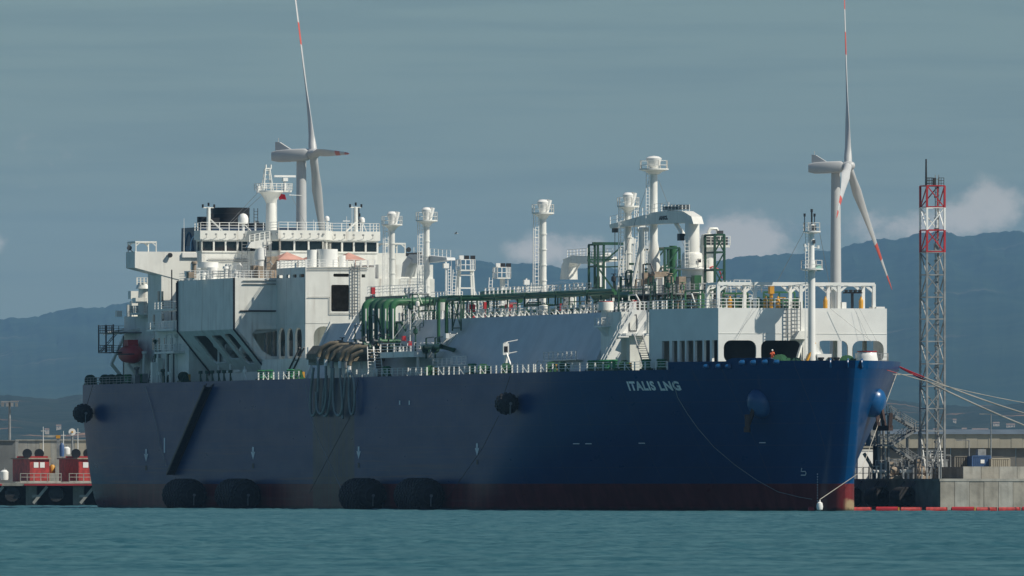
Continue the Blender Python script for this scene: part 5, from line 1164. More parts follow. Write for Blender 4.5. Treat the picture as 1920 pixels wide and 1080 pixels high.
mb = MB(); mb.box(xw+.01, xw+.06, sy(1181, xw), sy(1192, xw), zb_+.4, zb_+2.4); mb.build('stair_door', WHITE, st); mb = MB(); y_a, y_b = sy(1181, xw)-.1, sy(1192, xw)+.1; mb.bar((xw+.05, y_a, zb_+.3), (xw+.05, y_a, zb_+2.5), .1); mb.bar((xw+.05, y_a, zb_+2.5), (xw+.05, y_b, zb_+2.5), .1); mb.bar((xw+.05, y_b, zb_+2.5), (xw+.05, y_b, zb_+.3), .07); mb.bar((xw+.05, y_b, zb_+.3), (xw+.05, y_a, zb_+.3), .1); mb.build('door_frame', DARK, st)
mb = MB(); mb.ladder(Pq(1197, 628), Pq(1216, 692), (0, 1.2, 0), step=.42, r=.1); mb.build('lower_stair', STEEL, st)
mb = MB(); mb.box(xw-6, xw+1.6, sy(1174, xw), sy(1192, xw), ZD, zb_-.4); mb.build('stair_trunk', WHITE, st)

# ---- more small pipework, fittings and handrails crowding the trunk deck
rnd = random.Random(41)
for i in range(44):
    x = rnd.uniform(118, 226); y = rnd.uniform(-12.6, 4); ln = rnd.uniform(3, 16); z = ZT+rnd.choice((.5, .9, 1.4, 2.0, 2.7, 3.3)); r = rnd.choice((.07, .1, .13, .18)); mb = MB()
    pts = [(x, y, ZT), (x, y, z), (x+ln, y, z), (x+ln, y, ZT)] if i % 3 else [(x, y, ZT), (x, y, z+.6), (x+ln*.5, y, z+.6), (x+ln*.5, y+2.2, z+.6), (x+ln*.5, y+2.2, ZT)]
    mb.tube(pts, r, 6); mb.build('small_bore_pipe', [DGREEN, GREEN, WHITE, DGREEN, STEEL][i % 5], ship, True)
for i in range(26):
    x = rnd.uniform(118, 240); y = rnd.uniform(-12.8, 3); ln = rnd.uniform(3, 9); z = ZT+rnd.choice((0, 0, 1.2, 2.4, 3.2)); mb = MB()
    mb.rail([(x, y, z), (x+ln, y, z)], gap=1.5, post=(.07, .12), h=1.15); mb.rail([(x+ln, y, z), (x+ln, y+2.4, z)], gap=.8, post=(.07, .09), h=1.15); mb.build('walkway_railing', WCLEAN, ship)
for i in range(18):
    x = rnd.uniform(120, 236); y = rnd.uniform(-12.6, 2); h = rnd.uniform(1.5, 4.2); mb = MB(); mb.ladder((x, y, ZT), (x-.6, y+rnd.uniform(-1.2, 1.6), ZT+h), (0, .5, 0)) if i % 2 else mb.cyl((x, y, ZT), (x, y, ZT+h), .12, n=6)
    if not i % 2: mb.box(x-.25, x+.25, y-.25, y+.25, ZT+h-.4, ZT+h+.1)
    mb.build('deck_ladder' if i % 2 else 'sensor_post', WCLEAN, ship)
# red fire boxes and lamps
for px, py in ((911, 573), (1054, 576), (1190, 570), (700, 545)):
    x = sx(px, -11); mb = MB(); z = sz(py, x, -11); mb.box(x-.3, x+.3, -11.35, -10.8, z-.5, z+.5); mb.cyl((x, -11.1, ZT), (x, -11.1, z-.5), .06, n=5); mb.build('fire_box', REDM, ship)

# ---- manifold tangle: thin pipes, frames and ladders round the risers and the process deck
rnd = random.Random(90)
for i in range(40):
    fwd = i >= 22; px = rnd.uniform(1105, 1290) if fwd else rnd.uniform(665, 800); y = rnd.uniform(-11.5, -2) if fwd else rnd.uniform(-17.0, -12.0); x = sx(px, y)
    zb = ZT if fwd or y > -13.6 else lerp(ZD, ZT, clamp((y+17.4)/3.9)); zt2 = rnd.uniform(zb+1.5, 33.5 if fwd else 30.8); mb = MB(); k = i % 5
    if k in (0, 1): mb.tube([(x, y, zb), (x, y, zt2), (x+rnd.uniform(1.5, 5), y, zt2), (x+rnd.uniform(1.5, 5), y+.4, zt2-1.4)], rnd.choice((.08, .12, .17)), 6)
    elif k == 2:
        for dx in (0, 2.2): mb.bar((x+dx, y, zb), (x+dx, y, zt2), .14)
        for q in range(3): z = lerp(zb, zt2, (q+1)/3); mb.bar((x, y, z), (x+2.2, y, z), .12)
        mb.bar((x, y, zb), (x+2.2, y, zt2), .1)
    elif k == 3: mb.ladder((x, y, zb), (x-.3, y+.2, zt2), (0, .5, 0))
    else: mb.cyl((x, y, zb), (x, y, zt2), .1, n=6); mb.lathe((x, y, zt2-.6), [(.12, -.5), (.34, -.3), (.34, .2), (.12, .4)], 8); mb.lathe((x, y, zt2), [(.38, 0), (.38, .09)], 8)
    mb.build(['small_bore_pipe', 'small_bore_pipe', 'pipe_frame', 'deck_ladder', 'valve'][k], [DGREEN, GREEN, DGREEN, WCLEAN, DARK, WHITE, DGREEN][i % 7], ship, k in (0, 1, 4))

# ================================================================ things hung on or lying against the ship
# ---- lifeboat
p = at_y(246, 663, -18.8); lb = thing('lifeboat', 'dark red enclosed lifeboat hanging in davits at the stern', 'lifeboat', (p.x, p.y, p.z-1.5))
mb = MB(); prof = [(-4.2, .15), (-3.9, .8), (-3.0, 1.25), (-1.0, 1.45), (1.5, 1.45), (3.0, 1.15), (3.8, .6), (4.1, .1)]; nn = 12
for xx, r in prof:
    for k in range(nn):
        a = 2*math.pi*k/nn; zz2 = math.sin(a)*r*(1.05 if math.sin(a) < 0 else .95); mb.v.append((p.x+xx, p.y+math.cos(a)*r*1.0, p.z+zz2))
for j in range(len(prof)-1):
    for k in range(nn): mb.f.append((j*nn+k, j*nn+(k+1) % nn, (j+1)*nn+(k+1) % nn, (j+1)*nn+k)); mb.m.append(0)
mb.f.append(tuple(range(nn-1, -1, -1))); mb.m.append(0); mb.f.append(tuple((len(prof)-1)*nn+k for k in range(nn))); mb.m.append(0)
LBR = mat('lifeboat_red', (0.40, 0.02, 0.015), .5, var=.12); mb.build('hull', LBR, lb, True)
mb = MB(); mb.prism([(p.x-1.6, p.z+1.2), (p.x+1.2, p.z+1.2), (p.x+.8, p.z+2.1), (p.x-1.3, p.z+2.1)], 'Y', p.y-.8, p.y+.8); mb.build('conning_tower', LBR, lb)
mb = MB(); mb.tube([(p.x-4.0, p.y-.8, p.z-.1), (p.x-3, p.y-1.35, p.z-.1), (p.x, p.y-1.55, p.z-.1), (p.x+3, p.y-1.25, p.z-.1), (p.x+3.8, p.y-.6, p.z-.1)], .1, 6); mb.build('rubbing_strake', BLACK, lb)
# ---- pneumatic fenders at the waterline
def yoko(px, y_out, L_, r, zc, name, label, group, x=None):
    xx = sx(px, -21.7-r) if x is None else x; y = -half(xx, max(zc, 0))-r-.05+y_out
    t_ = thing(name, label, 'fender', (xx, y, zc-r), group=group)
    h = max(.3, L_/2-r*.95); ee = r*.95; prof = [(max(.05, r*math.cos(R(a))), -h-ee*math.sin(R(a))) for a in range(90, -1, -15)]+[(max(.05, r*math.cos(R(a))), h+ee*math.sin(R(a))) for a in range(0, 91, 15)]
    mb = MB(); mb.lathe((xx, y, zc), prof, 18, 'X'); mb.build('rubber_body', RUBBER, t_, True)
    mb = MB(); kx = max(6, int(L_/.62)); ka = 20 if r > 2 else 12
    for i in range(kx):
        u = lerp(-h-ee*.9, h+ee*.9, i/(kx-1)); rad = r if abs(u) < h else r*math.sqrt(max(.05, 1-((abs(u)-h)/ee)**2))
        for k in range(ka):
            a = 2*math.pi*(k+.5*(i % 2))/ka; c = Vector((xx+u, y+math.cos(a)*rad, zc+math.sin(a)*rad)); nrm = Vector((0, math.cos(a), math.sin(a)))
            mb.cyl(c-nrm*.08, c+nrm*.10, .30 if r > 2 else .2, .24 if r > 2 else .15, 7)
    o = mb.build('tyre_net', RUBBER, t_); o['kind'] = 'stuff'
    mb = MB(); mb.tube([(xx+h+ee, y, zc), (xx+h+ee*1.05, y-.1, zc-.5), (xx+h+ee*1.05, y-.1, zc-1.5)], .07, 6); mb.cyl((xx+h+ee*.97, y, zc), (xx+h+ee*1.03, y, zc), .22, n=10); mb.build('end_chain', STEEL, t_)
G = 'large rubber fenders floating along the waterline'
yoko(346, 0, 10.5, 2.35, 1.95, 'pneumatic_fender', 'black rubber fender at the waterline nearest the stern, under the accommodation ladder', G)
yoko(446, 0, 11.0, 2.35, 1.95, 'pneumatic_fender', 'black rubber fender at the waterline, second from the stern, left of the hose loops', G)
yoko(680, 0, 10.5, 2.4, 1.95, 'pneumatic_fender', 'black rubber fender at the waterline just right of the brown hull stain', G)
yoko(786, 0, 11.5, 2.4, 1.95, 'pneumatic_fender', 'black rubber fender at the waterline nearest the bow, rightmost of four', G)
pf = hull_pt(964, 757); yoko(0, 0, 3.6, 1.45, pf.z, 'hanging_fender', 'small black round fender hanging high on the hull amidships', None, x=pf.x+1.3)
pf = hull_pt(176, 775); yoko(0, -.2, 3.4, 1.4, pf.z, 'hanging_fender', 'small black round fender hanging at the stern corner', None, x=1.2)
def line(name, pts, r, m, label, cat, group=None, n=5):
    mb = MB(); mb.tube(pts, r, n); base = pts[0]; return single(mb, name, m, label, cat, base, True, group)
def sag(a, b_, s_, n=10): return [Vector(a)+(Vector(b_)-Vector(a))*(i/n)+Vector((0, 0, -s_*4*(i/n)*(1-i/n))) for i in range(n+1)]
# ---- cargo hoses in loops over the side
WIRE = mat('pale_wire', (0.30, 0.32, 0.33), .6)
def hose(pxs, tops, y):
    return [at_y(a, b_, y) for a, b_ in zip(pxs, tops)]
ysd = -22.15
loops = [([597, 597, 596, 592, 586, 582, 582, 586, 588], [664, 700, 745, 775, 781, 774, 740, 705, 690]),
         ([611, 611, 612, 606, 600, 594, 593], [668, 700, 750, 774, 777, 768, 735]),
         ([622, 622, 619, 614, 608, 605, 606, 610, 613], [672, 705, 755, 779, 781, 770, 745, 718, 705]),
         ([638, 638, 642, 642, 635, 627, 624, 625], [672, 705, 745, 772, 781, 774, 740, 690]),
         ([648, 648, 645, 642, 643], [672, 705, 745, 770, 785]),
         ([655, 655, 654, 656, 660, 664, 666, 664, 658], [680, 705, 745, 770, 779, 772, 740, 710, 700])]
names6 = ['leftmost', 'second from the left', 'third from the left', 'fourth from the left', 'fifth from the left', 'rightmost']
for i, (pxs, tops) in enumerate(loops):
    pts = hose(pxs, tops, ysd-.25*(i % 2)); fine = []
    for a, b_ in zip(pts, pts[1:]): fine += [a+(b_-a)*(k/3) for k in range(3)]
    fine.append(pts[-1])
    for _ in range(2): fine = [fine[0]]+[(fine[k-1]+fine[k]*2+fine[k+1])/4 for k in range(1, len(fine)-1)]+[fine[-1]]
    h = thing('cargo_hose', f'grey cargo hose looped over the ship side, {names6[i]} of six', 'hose', (fine[-1].x, fine[-1].y, min(q.z for q in fine)), group='hoses looped over the ship side')
    mb = MB(); mb.tube(fine, .2, 8); mb.build('hose_body', HOSE, h, True)
    top = fine[0]; mb = MB(); cpx = pxs[0]; e = [top+Vector((0, 0, -.4)), top, top+Vector((.3, .5, .9)), top+Vector((.9, 1.6, 1.5)), top+Vector((1.7, 2.8, 1.55)), top+Vector((2.6, 4.2, 1.1))]
    mb.tube(e, .38, 10); mb.build('hose_sleeve', TAN, h, True)
    mb = MB(); mb.cyl(top+Vector((0, 0, -1.4)), top+Vector((0, 0, -.3)), .3, n=8); mb.build('end_fitting', WCLEAN if i % 2 else STEEL, h, True)
# saddle that carries the sleeves
mb = MB(); x0, x1 = sx(588, -20.5), sx(668, -20.5)
mb.prism([(-21.6, 22.4), (-20.6, 23.6), (-17.5, 23.6), (-17.5, 21.6), (-21.6, 21.6)], 'X', x0, x1); mb.box(x0, x1, -21.2, -16.2, 21.2, 21.6); o = mb.build('hose_saddle', TAN, ship)
mb = MB(); mb.rail([(x0, -21.3, 21.6), (x1, -21.3, 21.6)], gap=1.8, post=(.1, .2)); mb.build('saddle_railing', WCLEAN, o)
mb = MB(); mb.box(x0-.6, x0, -21.3, -16.2, 20.8, 23.4); mb.build('saddle_end_plate', WCLEAN, o)
mb = MB(); mb.prism([(x0, ZD), (x1+2, ZD), (x1+2, 21.2), (x0, 21.2)], 'Y', -18.5, -18.2); mb.build('saddle_web', WHITE, o)
# ---- accommodation ladder stowed slanting down the side
a, b_ = at_y(390, 724, -22.3), at_y(319, 889, -22.3); mb = MB(); d = (b_-a).normalized(); side = Vector((d.z, 0, -d.x)); 
for s_ in (-.55, .55): mb.bar(a+Vector((0, s_, 0)), b_+Vector((0, s_, 0)), .14, .45)
mb.add([a+Vector((0, -.55, -.1)), a+Vector((0, .55, -.1)), b_+Vector((0, .55, -.1)), b_+Vector((0, -.55, -.1))], [(0, 1, 2, 3)])
lad = mb.build('accommodation_ladder', BLACK, ship)
mb = MB()
for i in range(44): p = a+(b_-a)*((i+.5)/44); mb.bar(p+Vector((0, -.5, 0)), p+Vector((0, .5, 0)), .35, .08)
for s_ in (-.5, .5):
    up_ = Vector((-d.z, 0, d.x))*(1 if -d.z*0+d.x > 0 else -1); mb.bar(a+Vector((0, s_, 0))+Vector((1.0, 0, .35)), b_+Vector((0, s_, 0))+Vector((1.0, 0, .35)), .09)
    for i in range(12): p = a+(b_-a)*(i/11)+Vector((0, s_, 0)); mb.bar(p, p+Vector((1.0, 0, .35)), .08)
mb.build('ladder_steps', BLACK, lad)
# ---- thin lines on and over the shell
line('heaving_line', [hull_pt(x_, y_, .15) for x_, y_ in ((274, 724), (280, 745), (288, 770), (295, 800), (303, 840), (313, 874))], .05, WIRE, 'thin pale line hanging down the hull near the stern', 'rope')
line('heaving_line', [hull_pt(x_, y_, .12) for x_, y_ in ((1264, 716), (1272, 745), (1290, 775), (1310, 803), (1340, 838), (1380, 872), (1420, 900), (1460, 922), (1500, 932), (1524, 936))], .04, WIRE, 'thin pale line drooping along the bow from the deck to the white float', 'rope')
line('fender_line', [at_y(x_, y_, -22.3) for x_, y_ in ((573, 720), (582, 780), (600, 830), (630, 895), (648, 935))], .045, WIRE, 'thin pale line running down right across the brown hull stain', 'rope')
line('fender_line', [at_y(x_, y_, -22.4) for x_, y_ in ((672, 712), (655, 785), (620, 850), (580, 925))], .045, BLACK, 'thin dark line running down left across the brown hull stain', 'rope')
line('fender_line', [at_y(x_, y_, -22.4) for x_, y_ in ((935, 780), (905, 840), (870, 890), (836, 938))], .045, BLACK, 'thin dark line slanting down from the midships fender to the water', 'rope')
line('fender_line', [at_y(x_, y_, -22.4) for x_, y_ in ((957, 704), (944, 742))], .04, BLACK, 'short dark line holding up the fender amidships', 'rope')
line('fender_line', [at_y(x_, y_, -22.6) for x_, y_ in ((174, 722), (163, 760))], .04, BLACK, 'short dark line holding up the fender at the stern', 'rope')
# ---- float at the stem, and the line down to it
flo = MB(); c = Vector((290.0, sy(1537, 290.0), .62)); flo.lathe(c, [(.05, -.6), (.38, -.4), (.45, 0), (.36, .45), (.12, .62), (.1, .85)], 12)
single(flo, 'marker_float', WCLEAN, 'small white float against the red stem at the waterline', 'float', c-Vector((0, 0, .6)), smooth=True)
line('mooring_line', [Vector((272.5, half(272.5, 18.3)+.15, 18.3)), Vector((287.4, 1.5, 5.2)), c+Vector((0, 0, .9))], .045, ROPE, 'pale rope running from the bow top down the stem to the white float', 'rope')
# ---- head lines to a mooring dolphin out of frame on the right
def headline(px0, py0, y0, px1, py1, D1, s_, r, label, redlen=.13):
    a = at_x(px0, py0, y0) if y0 > 100 else at_y(px0, py0, y0); w1 = wpt(px1, py1, D1); b2 = SHIP_M.inverted() @ w1
    t_ = thing('mooring_line', label, 'rope', (b2.x, b2.y, b2.z), group='head lines from the bow'); pts = sag(a, b2, s_, 16); k = max(2, int(16*redlen))
    mb = MB(); mb.tube(pts[k:], r, 6); mb.build('rope', ROPE, t_); mb = MB(); mb.tube(pts[:k+1], r*1.02, 6); mb.build('red_tail', REDM, t_)
headline(1689, 690, 270.0, 2060, 850, 1640, .6, .11, 'thick pale mooring line from the bow tip, lowest of the head lines')
headline(1687, 688, 270.5, 2060, 812, 1645, .7, .10, 'pale mooring line from the bow tip just above the lowest one')
headline(1627, 683, 280.5, 2060, 775, 1650, .8, .06, 'thin faint mooring line, uppermost of the head lines')
line('mooring_line', sag(at_x(1592, 682, 283.5)+Vector((0, -.4, 0)), at_x(1712, 702, 272), .5), .05, ROPE, 'thin mooring line passing round the bow below the chocks', 'rope')
# ---- red flag under the radar mast
pz = at_x(529, 371, 24.2); mb = MB(); fl = []
for i in range(5):
    for j in range(4): fl.append((24.2+.12*math.sin(i*1.4+j*.5), pz.y-.55+i*.28+(j-1.5)*.06, pz.z+.45-j*.27+.1*math.sin(i*1.1)-i*.02+.12*i*.5))
mb.add(fl, [(i*4+j, i*4+j+1, (i+1)*4+j+1, (i+1)*4+j) for i in range(4) for j in range(3)])
single(mb, 'signal_flag', mat('flag_red', (0.50, 0.01, 0.03), .8), 'small red flag flying under the radar mast platform', 'flag', pz)

# ---- a seaman on the foredeck: one continuous skinned body
def person(base, heading, label, cloth):
    J = {'pel': (0, 0, .98), 'bel': (0, 0, 1.15), 'che': (.03, 0, 1.36), 'nec': (.05, 0, 1.52), 'hea': (.09, 0, 1.66), 'top': (.09, 0, 1.76)}
    E_ = [('pel', 'bel'), ('bel', 'che'), ('che', 'nec'), ('nec', 'hea'), ('hea', 'top')]; Rr = {'pel': .17, 'bel': .16, 'che': .18, 'nec': .065, 'hea': .105, 'top': .08}
    for s_, q in ((-1, 'l'), (1, 'r')):
        J.update({q+'sh': (.02, s_*.2, 1.44), q+'el': (.2, s_*.27, 1.2), q+'wr': (.42, s_*.2, 1.26), q+'ha': (.50, s_*.18, 1.29), q+'hi': (0, s_*.1, .9), q+'kn': (.03, s_*.11, .5), q+'an': (-.02, s_*.11, .09), q+'to': (.15, s_*.12, .04)})
        E_ += [('che', q+'sh'), (q+'sh', q+'el'), (q+'el', q+'wr'), (q+'wr', q+'ha'), ('pel', q+'hi'), (q+'hi', q+'kn'), (q+'kn', q+'an'), (q+'an', q+'to')]
        Rr.update({q+'sh': .085, q+'el': .06, q+'wr': .045, q+'ha': .045, q+'hi': .11, q+'kn': .075, q+'an': .06, q+'to': .045})
    ks = list(J); me = bpy.data.meshes.new('person'); me.from_pydata([J[k] for k in ks], [(ks.index(a), ks.index(b)) for a, b in E_], [])
    o = bpy.data.objects.new('person', me); col.objects.link(o); md = o.modifiers.new('skin', 'SKIN')
    for i, k in enumerate(ks): me.skin_vertices[0].data[i].radius = (Rr[k], Rr[k]); me.skin_vertices[0].data[i].use_root = (k == 'pel')
    o.modifiers.new('sub', 'SUBSURF').levels = 2; o.modifiers['sub'].render_levels = 2
    me.materials.append(cloth); o.matrix_world = SHIP_M @ Matrix.Translation(base) @ Matrix.Rotation(heading, 4, 'Z'); tag(o, label, 'person')
    OFF[o.name] = Vector()
    mb = MB(); mb.lathe((.09, 0, 1.70), [(.135, 0), (.13, .07), (.09, .13), (.02, .155)], 12); mb.box(.09, .26, -.07, .07, 1.70, 1.72); mb.build('hard_hat', WCLEAN, o, True)
    mb = MB(); mb.lathe((.115, 0, 1.62), [(.03, -.07), (.085, -.04), (.095, .02), (.09, .08)], 10); mb.lathe((.225, 0, 1.62), [(.02, -.02), (.012, .03)], 6); mb.build('face', SKIN, o, True)
mb = MB(); yq = sy(1448, XF+2.6); mb.box(XF+1.6, XF+3.4, yq-1.1, yq+1.1, ZD+.72, ZD+.8)
for q in ((XF+1.7, yq-1), (XF+3.3, yq-1), (XF+1.7, yq+1), (XF+3.3, yq+1)): mb.bar((q[0], q[1], ZD), (q[0], q[1], ZD+.72), .1)
mb.build('foredeck_grating', STEEL, ship)
person(Vector((XF+2.6, sy(1448, XF+2.6), ZD+.8)), R(-20), 'person in orange overalls and helmet standing on the foredeck behind the bulwark', mat('orange_overalls', (0.75, 0.14, 0.05), .8))

# ================================================================ the quay on the port side (right of the picture)
YQ = 24.6; XQ = 254.4; ZQ = 4.3
structure(MB().box(140, XQ-.2, YQ+.25, 210, -2, ZQ-.25), 'quay', CONC, ship=True)
PANELS = MB(); qw = thing('quay_wall', 'grey concrete quay wall facing the bow, right of the ship', 'wall', (XQ, YQ+40, 0))
yy = YQ; i = 0
while yy < 100:      # end face toward the bow: cast panels
    w_ = 2.1; mb = MB(); d = .02*math.sin(i*2.3); mb.box(XQ-.2, XQ+.05+d, yy+.03, yy+w_-.03, -1.5, ZQ-.35); mb.build('panel', [CONC, CONC2, CONC][i % 3], qw); yy += w_; i += 1
mb = MB(); mb.box(XQ-1.2, XQ+.12, YQ-.1, 110, ZQ-.35, ZQ); mb.build('coping', CONC2, qw)
qb = thing('berth_wall', 'shaded concrete berth wall beside the bow behind the round fenders', 'wall', (XQ-30, YQ, 0))
xx = XQ-.25; i = 0
while xx > 196:
    mb = MB(); mb.box(xx-5.9, xx-.05, YQ+.02*math.sin(i*1.9), YQ+.3, -1.5, ZQ-.34); mb.build('panel', CONC, qb); xx -= 5.95; i += 1
mb = MB(); mb.box(150, XQ-1.25, YQ-.1, YQ+1.0, ZQ-.34, ZQ-.01); mb.build('coping', CONC, qb)
for i, px in enumerate((1594, 1645, 1694)):
    x = sx(px, YQ-1.0); z = sz(931, x, YQ-1); lab = ('black cylindrical dock fender half hidden by the stem', 'black cylindrical dock fender, middle one of three on the berth wall', 'black cylindrical dock fender nearest the quay corner')[i]
    t_ = thing('dock_fender', lab, 'fender', (x, YQ-1, z-1.3), group='cylindrical fenders on the berth wall'); mb = MB()
    mb.lathe((x, YQ-1.05, z), [(.55, -1.9), (1.25, -1.9), (1.32, -1.7), (1.32, 1.7), (1.25, 1.9), (.55, 1.9), (.5, 1.6), (.5, -1.6)], 20, 'X'); mb.build('rubber_body', RUBBER, t_, True)
    mb = MB(); mb.tube([(x+1.9, YQ-1.05, z+.3), (x+2.1, YQ-.6, z+1.4), (x+2.1, YQ, z+2.2)], .08, 5); mb.tube([(x-1.9, YQ-1.05, z+.3), (x-2.1, YQ-.6, z+1.4), (x-2.1, YQ, z+2.2)], .08, 5); mb.build('chain', DARK, t_)
# white parapet wall along the end of the quay
pw = thing('parapet_wall', 'pale weathered concrete parapet on top of the quay at the right edge', 'wall', (XQ-3, YQ+40, ZQ)); xp = XQ-3.0
y0 = sy(1806, xp); i = 0
while y0 < 100: mb = MB(); mb.box(xp-.35, xp+.02*math.sin(i*3), y0+.02, y0+2.56, ZQ, ZQ+1.65); mb.build('panel', [CONC2, CONC][i % 4 == 1], pw); y0 += 2.6; i += 1
mb = MB(); mb.box(xp-12, xp-.4, sy(1806, xp)-.02, sy(1806, xp)+.3, ZQ, ZQ+1.6); mb.build('return_wall', CONC, pw)
# dark side wall behind the berth railing, railing, bollard posts
mb = MB(); xb0 = XQ-48; mb.box(xb0, xp-1, YQ+5.0, YQ+5.3, ZQ-.2, ZQ+1.6); o = single(mb, 'kerb_wall', CONC, 'low shaded wall behind the berth railing', 'wall', (XQ-25, YQ+5, ZQ))
br = thing('berth_railing', 'thin grey railing with posts along the top of the berth wall', 'railing', (XQ-20, YQ+.6, ZQ)); mb = MB(); mb.rail([(XQ-36, YQ+.6, ZQ), (XQ-2, YQ+.6, ZQ)], gap=3.4, post=(.12, .2), rails=2, r=.06, h=1.6); mb.build('posts', STEEL, br)
mb = MB(); x = sx(1617, YQ+4); y = YQ+4; mb.box(x-1.8, x+1.8, y-1.3, y+1.4, ZQ, ZQ+3.9); t_ = thing('white_cabin', 'white box cabin on the quay against the ship stem', 'cabin', (x, y, ZQ)); mb.build('wall', WCLEAN, t_); mb = MB(); mb.box(x-1.9, x+1.9, y-1.4, y+1.5, ZQ+3.9, ZQ+4.05); mb.build('roof', WHITE, t_)
# ---- floating oil boom, segment by segment
def Wb(px, D): return Vector(((px-960)*D/FPX, D, 0))
edges = [1515, 1559, 1590, 1632, 1640, 1685, 1727, 1734, 1775, 1782, 1828, 1868, 1912, 1960, 2010, 2060]; seg = [(1515, 1559), (1562, 1588), (1590, 1633), (1641, 1685), (1688, 1727), (1735, 1775), (1783, 1828), (1830, 1868), (1871, 1912), (1915, 1960), (1963, 2010)]
for i, (a, b_) in enumerate(seg):
    A, B = Wb(a, 1648), Wb(b_, 1648+(i % 3)*1.5); bright = i in (0, 3, 6, 9)
    where = 'against the stem' if i == 0 else f'{("second","third","fourth","fifth","sixth","seventh","eighth","ninth","tenth","eleventh")[i-1]} from the stem'
    t_ = thing('boom_segment', f'red floating oil boom segment on the water, {where}' if i < 9 else f'red floating oil boom segment, {("one before last", "last one")[i-9]} at the right edge', 'boom', A, ship=False, group='oil boom segments off the bow')
    mb = MB(); d = (B-A); hh = .62 if bright else .52; nv = 8; prof = []
    mb.v = []; L_ = d.length
    for u, r in ((0, .10), (.04, .27), (.96, .27), (1, .10)):
        for k in range(nv):
            an = 2*math.pi*k/nv; mb.v.append(tuple(A+d*u+Vector((0, math.cos(an)*r, .22+math.sin(an)*r*(1.25 if bright else 1.05)))))
    for j in range(3):
        for k in range(nv): mb.f.append((j*nv+k, j*nv+(k+1) % nv, (j+1)*nv+(k+1) % nv, (j+1)*nv+k)); mb.m.append(0)
    mb.f.append(tuple(range(nv))); mb.m.append(0); mb.f.append(tuple(3*nv+k for k in range(nv))); mb.m.append(0)
    mb.build('float', REDM if bright else REDW, t_, True); mb = MB(); mb.box(B.x-.1, B.x+.1, B.y-.25, B.y+.25, -.2, .5); mb.build('end_connector', REDW if i % 3 else YELLOW, t_)
# ---- lattice tower
xt = sx(1755, 30); yt = 30.0; fx0 = XQ-9
LX = [sx(1738, 28.0)]; xa = 243.0; ya_, yb_ = sy(1738, xa), sy(1771, xa); dp = (yb_-ya_)*1.05; Lx = (xa, xa-dp); Ly = (ya_, yb_)
tw = thing('lattice_tower', 'tall square steel lattice tower with red and white painted top', 'tower', (xa-dp/2, (ya_+yb_)/2, ZQ)); zt_ = lambda py: sz(py, xa, ya_)
lev = [zt_(348), zt_(389), zt_(431), zt_(473), zt_(515), zt_(557), zt_(598), zt_(640), zt_(682), zt_(724), zt_(766), zt_(808), ZQ]
for i in range(len(lev)-1):
    z1, z0 = lev[i], lev[i+1]; m = [REDM, WCLEAN, REDM][i] if i < 3 else STEEL
    mb = MB(); lw = .26
    for x in Lx:
        for y in Ly: mb.bar((x, y, z0), (x, y, z1), lw)
    for x in Lx: mb.bar((x, Ly[0], z1), (x, Ly[1], z1), .16)
    for y in Ly: mb.bar((Lx[0], y, z1), (Lx[1], y, z1), .16)
    if i in (0, 2): 
        for x in Lx: mb.bar((x, Ly[0], z0+.1), (x, Ly[1], z0+.1), .16)
    p, q = (Ly if i % 2 else Ly[::-1]); mb.bar((Lx[0], p, z0), (Lx[0], q, z1), .13); mb.bar((Lx[1], q, z0), (Lx[1], p, z1), .13)
    a, b_ = (Lx if i % 2 else Lx[::-1])
    for y in Ly: mb.bar((a, y, z0), (b_, y, z1), .13)
    mb.build('lattice_section', m, tw)
mb = MB(); cx2 = (Lx[0]+Lx[1])/2+.3; cy2 = Ly[0]+(Ly[1]-Ly[0])*.72; mb.ladder((cx2, cy2, ZQ), (cx2, cy2, lev[0]+1.5), (0, .5, 0), step=.6)
for k in range(26): z = ZQ+2+k*1.45; mb.box(cx2-.35, cx2-.05, cy2-.3, cy2+.3, z, z+.25)
mb.build('cable_ladder', STEEL, tw)
mb = MB(); mb.rail([(Lx[0], Ly[0], lev[0]), (Lx[0], Ly[0]+.9, lev[0]), (Lx[1], Ly[0]+.9, lev[0])], gap=.7, post=(.06, .07), h=1.1, r=.05); mb.rail([(Lx[0], Ly[1]-.9, lev[0]), (Lx[0], Ly[1]-.1, lev[0])], gap=.5, post=(.06, .07), h=1.1, r=.05); mb.box(Lx[1], Lx[0], Ly[0], Ly[1], lev[0]-.02, lev[0]+.06); mb.build('top_railing', DARK, tw)
mb = MB(); mb.cyl((Lx[0]-.6, Ly[0]+.1, lev[0]), (Lx[0]-.6, Ly[0]+.1, zt_(298)), .16, .12, 8); mb.cyl((cx2, cy2+.3, lev[0]), (cx2, cy2+.3, zt_(332)), .05, n=5); mb.box(cx2-.2, cx2+.2, cy2-.6, cy2-.2, lev[0], lev[0]+1.1); mb.build('aerial', DARK, tw)
mb = MB(); mb.box(Lx[1], Lx[0], Ly[0], Ly[1], lev[3]+.2, lev[3]+.3); mb.box(Lx[0]-.6, Lx[0]-.2, Ly[0]+1.2, Ly[0]+1.8, lev[3]+.3, lev[3]+1.2); mb.build('rest_platform', STEEL, tw)
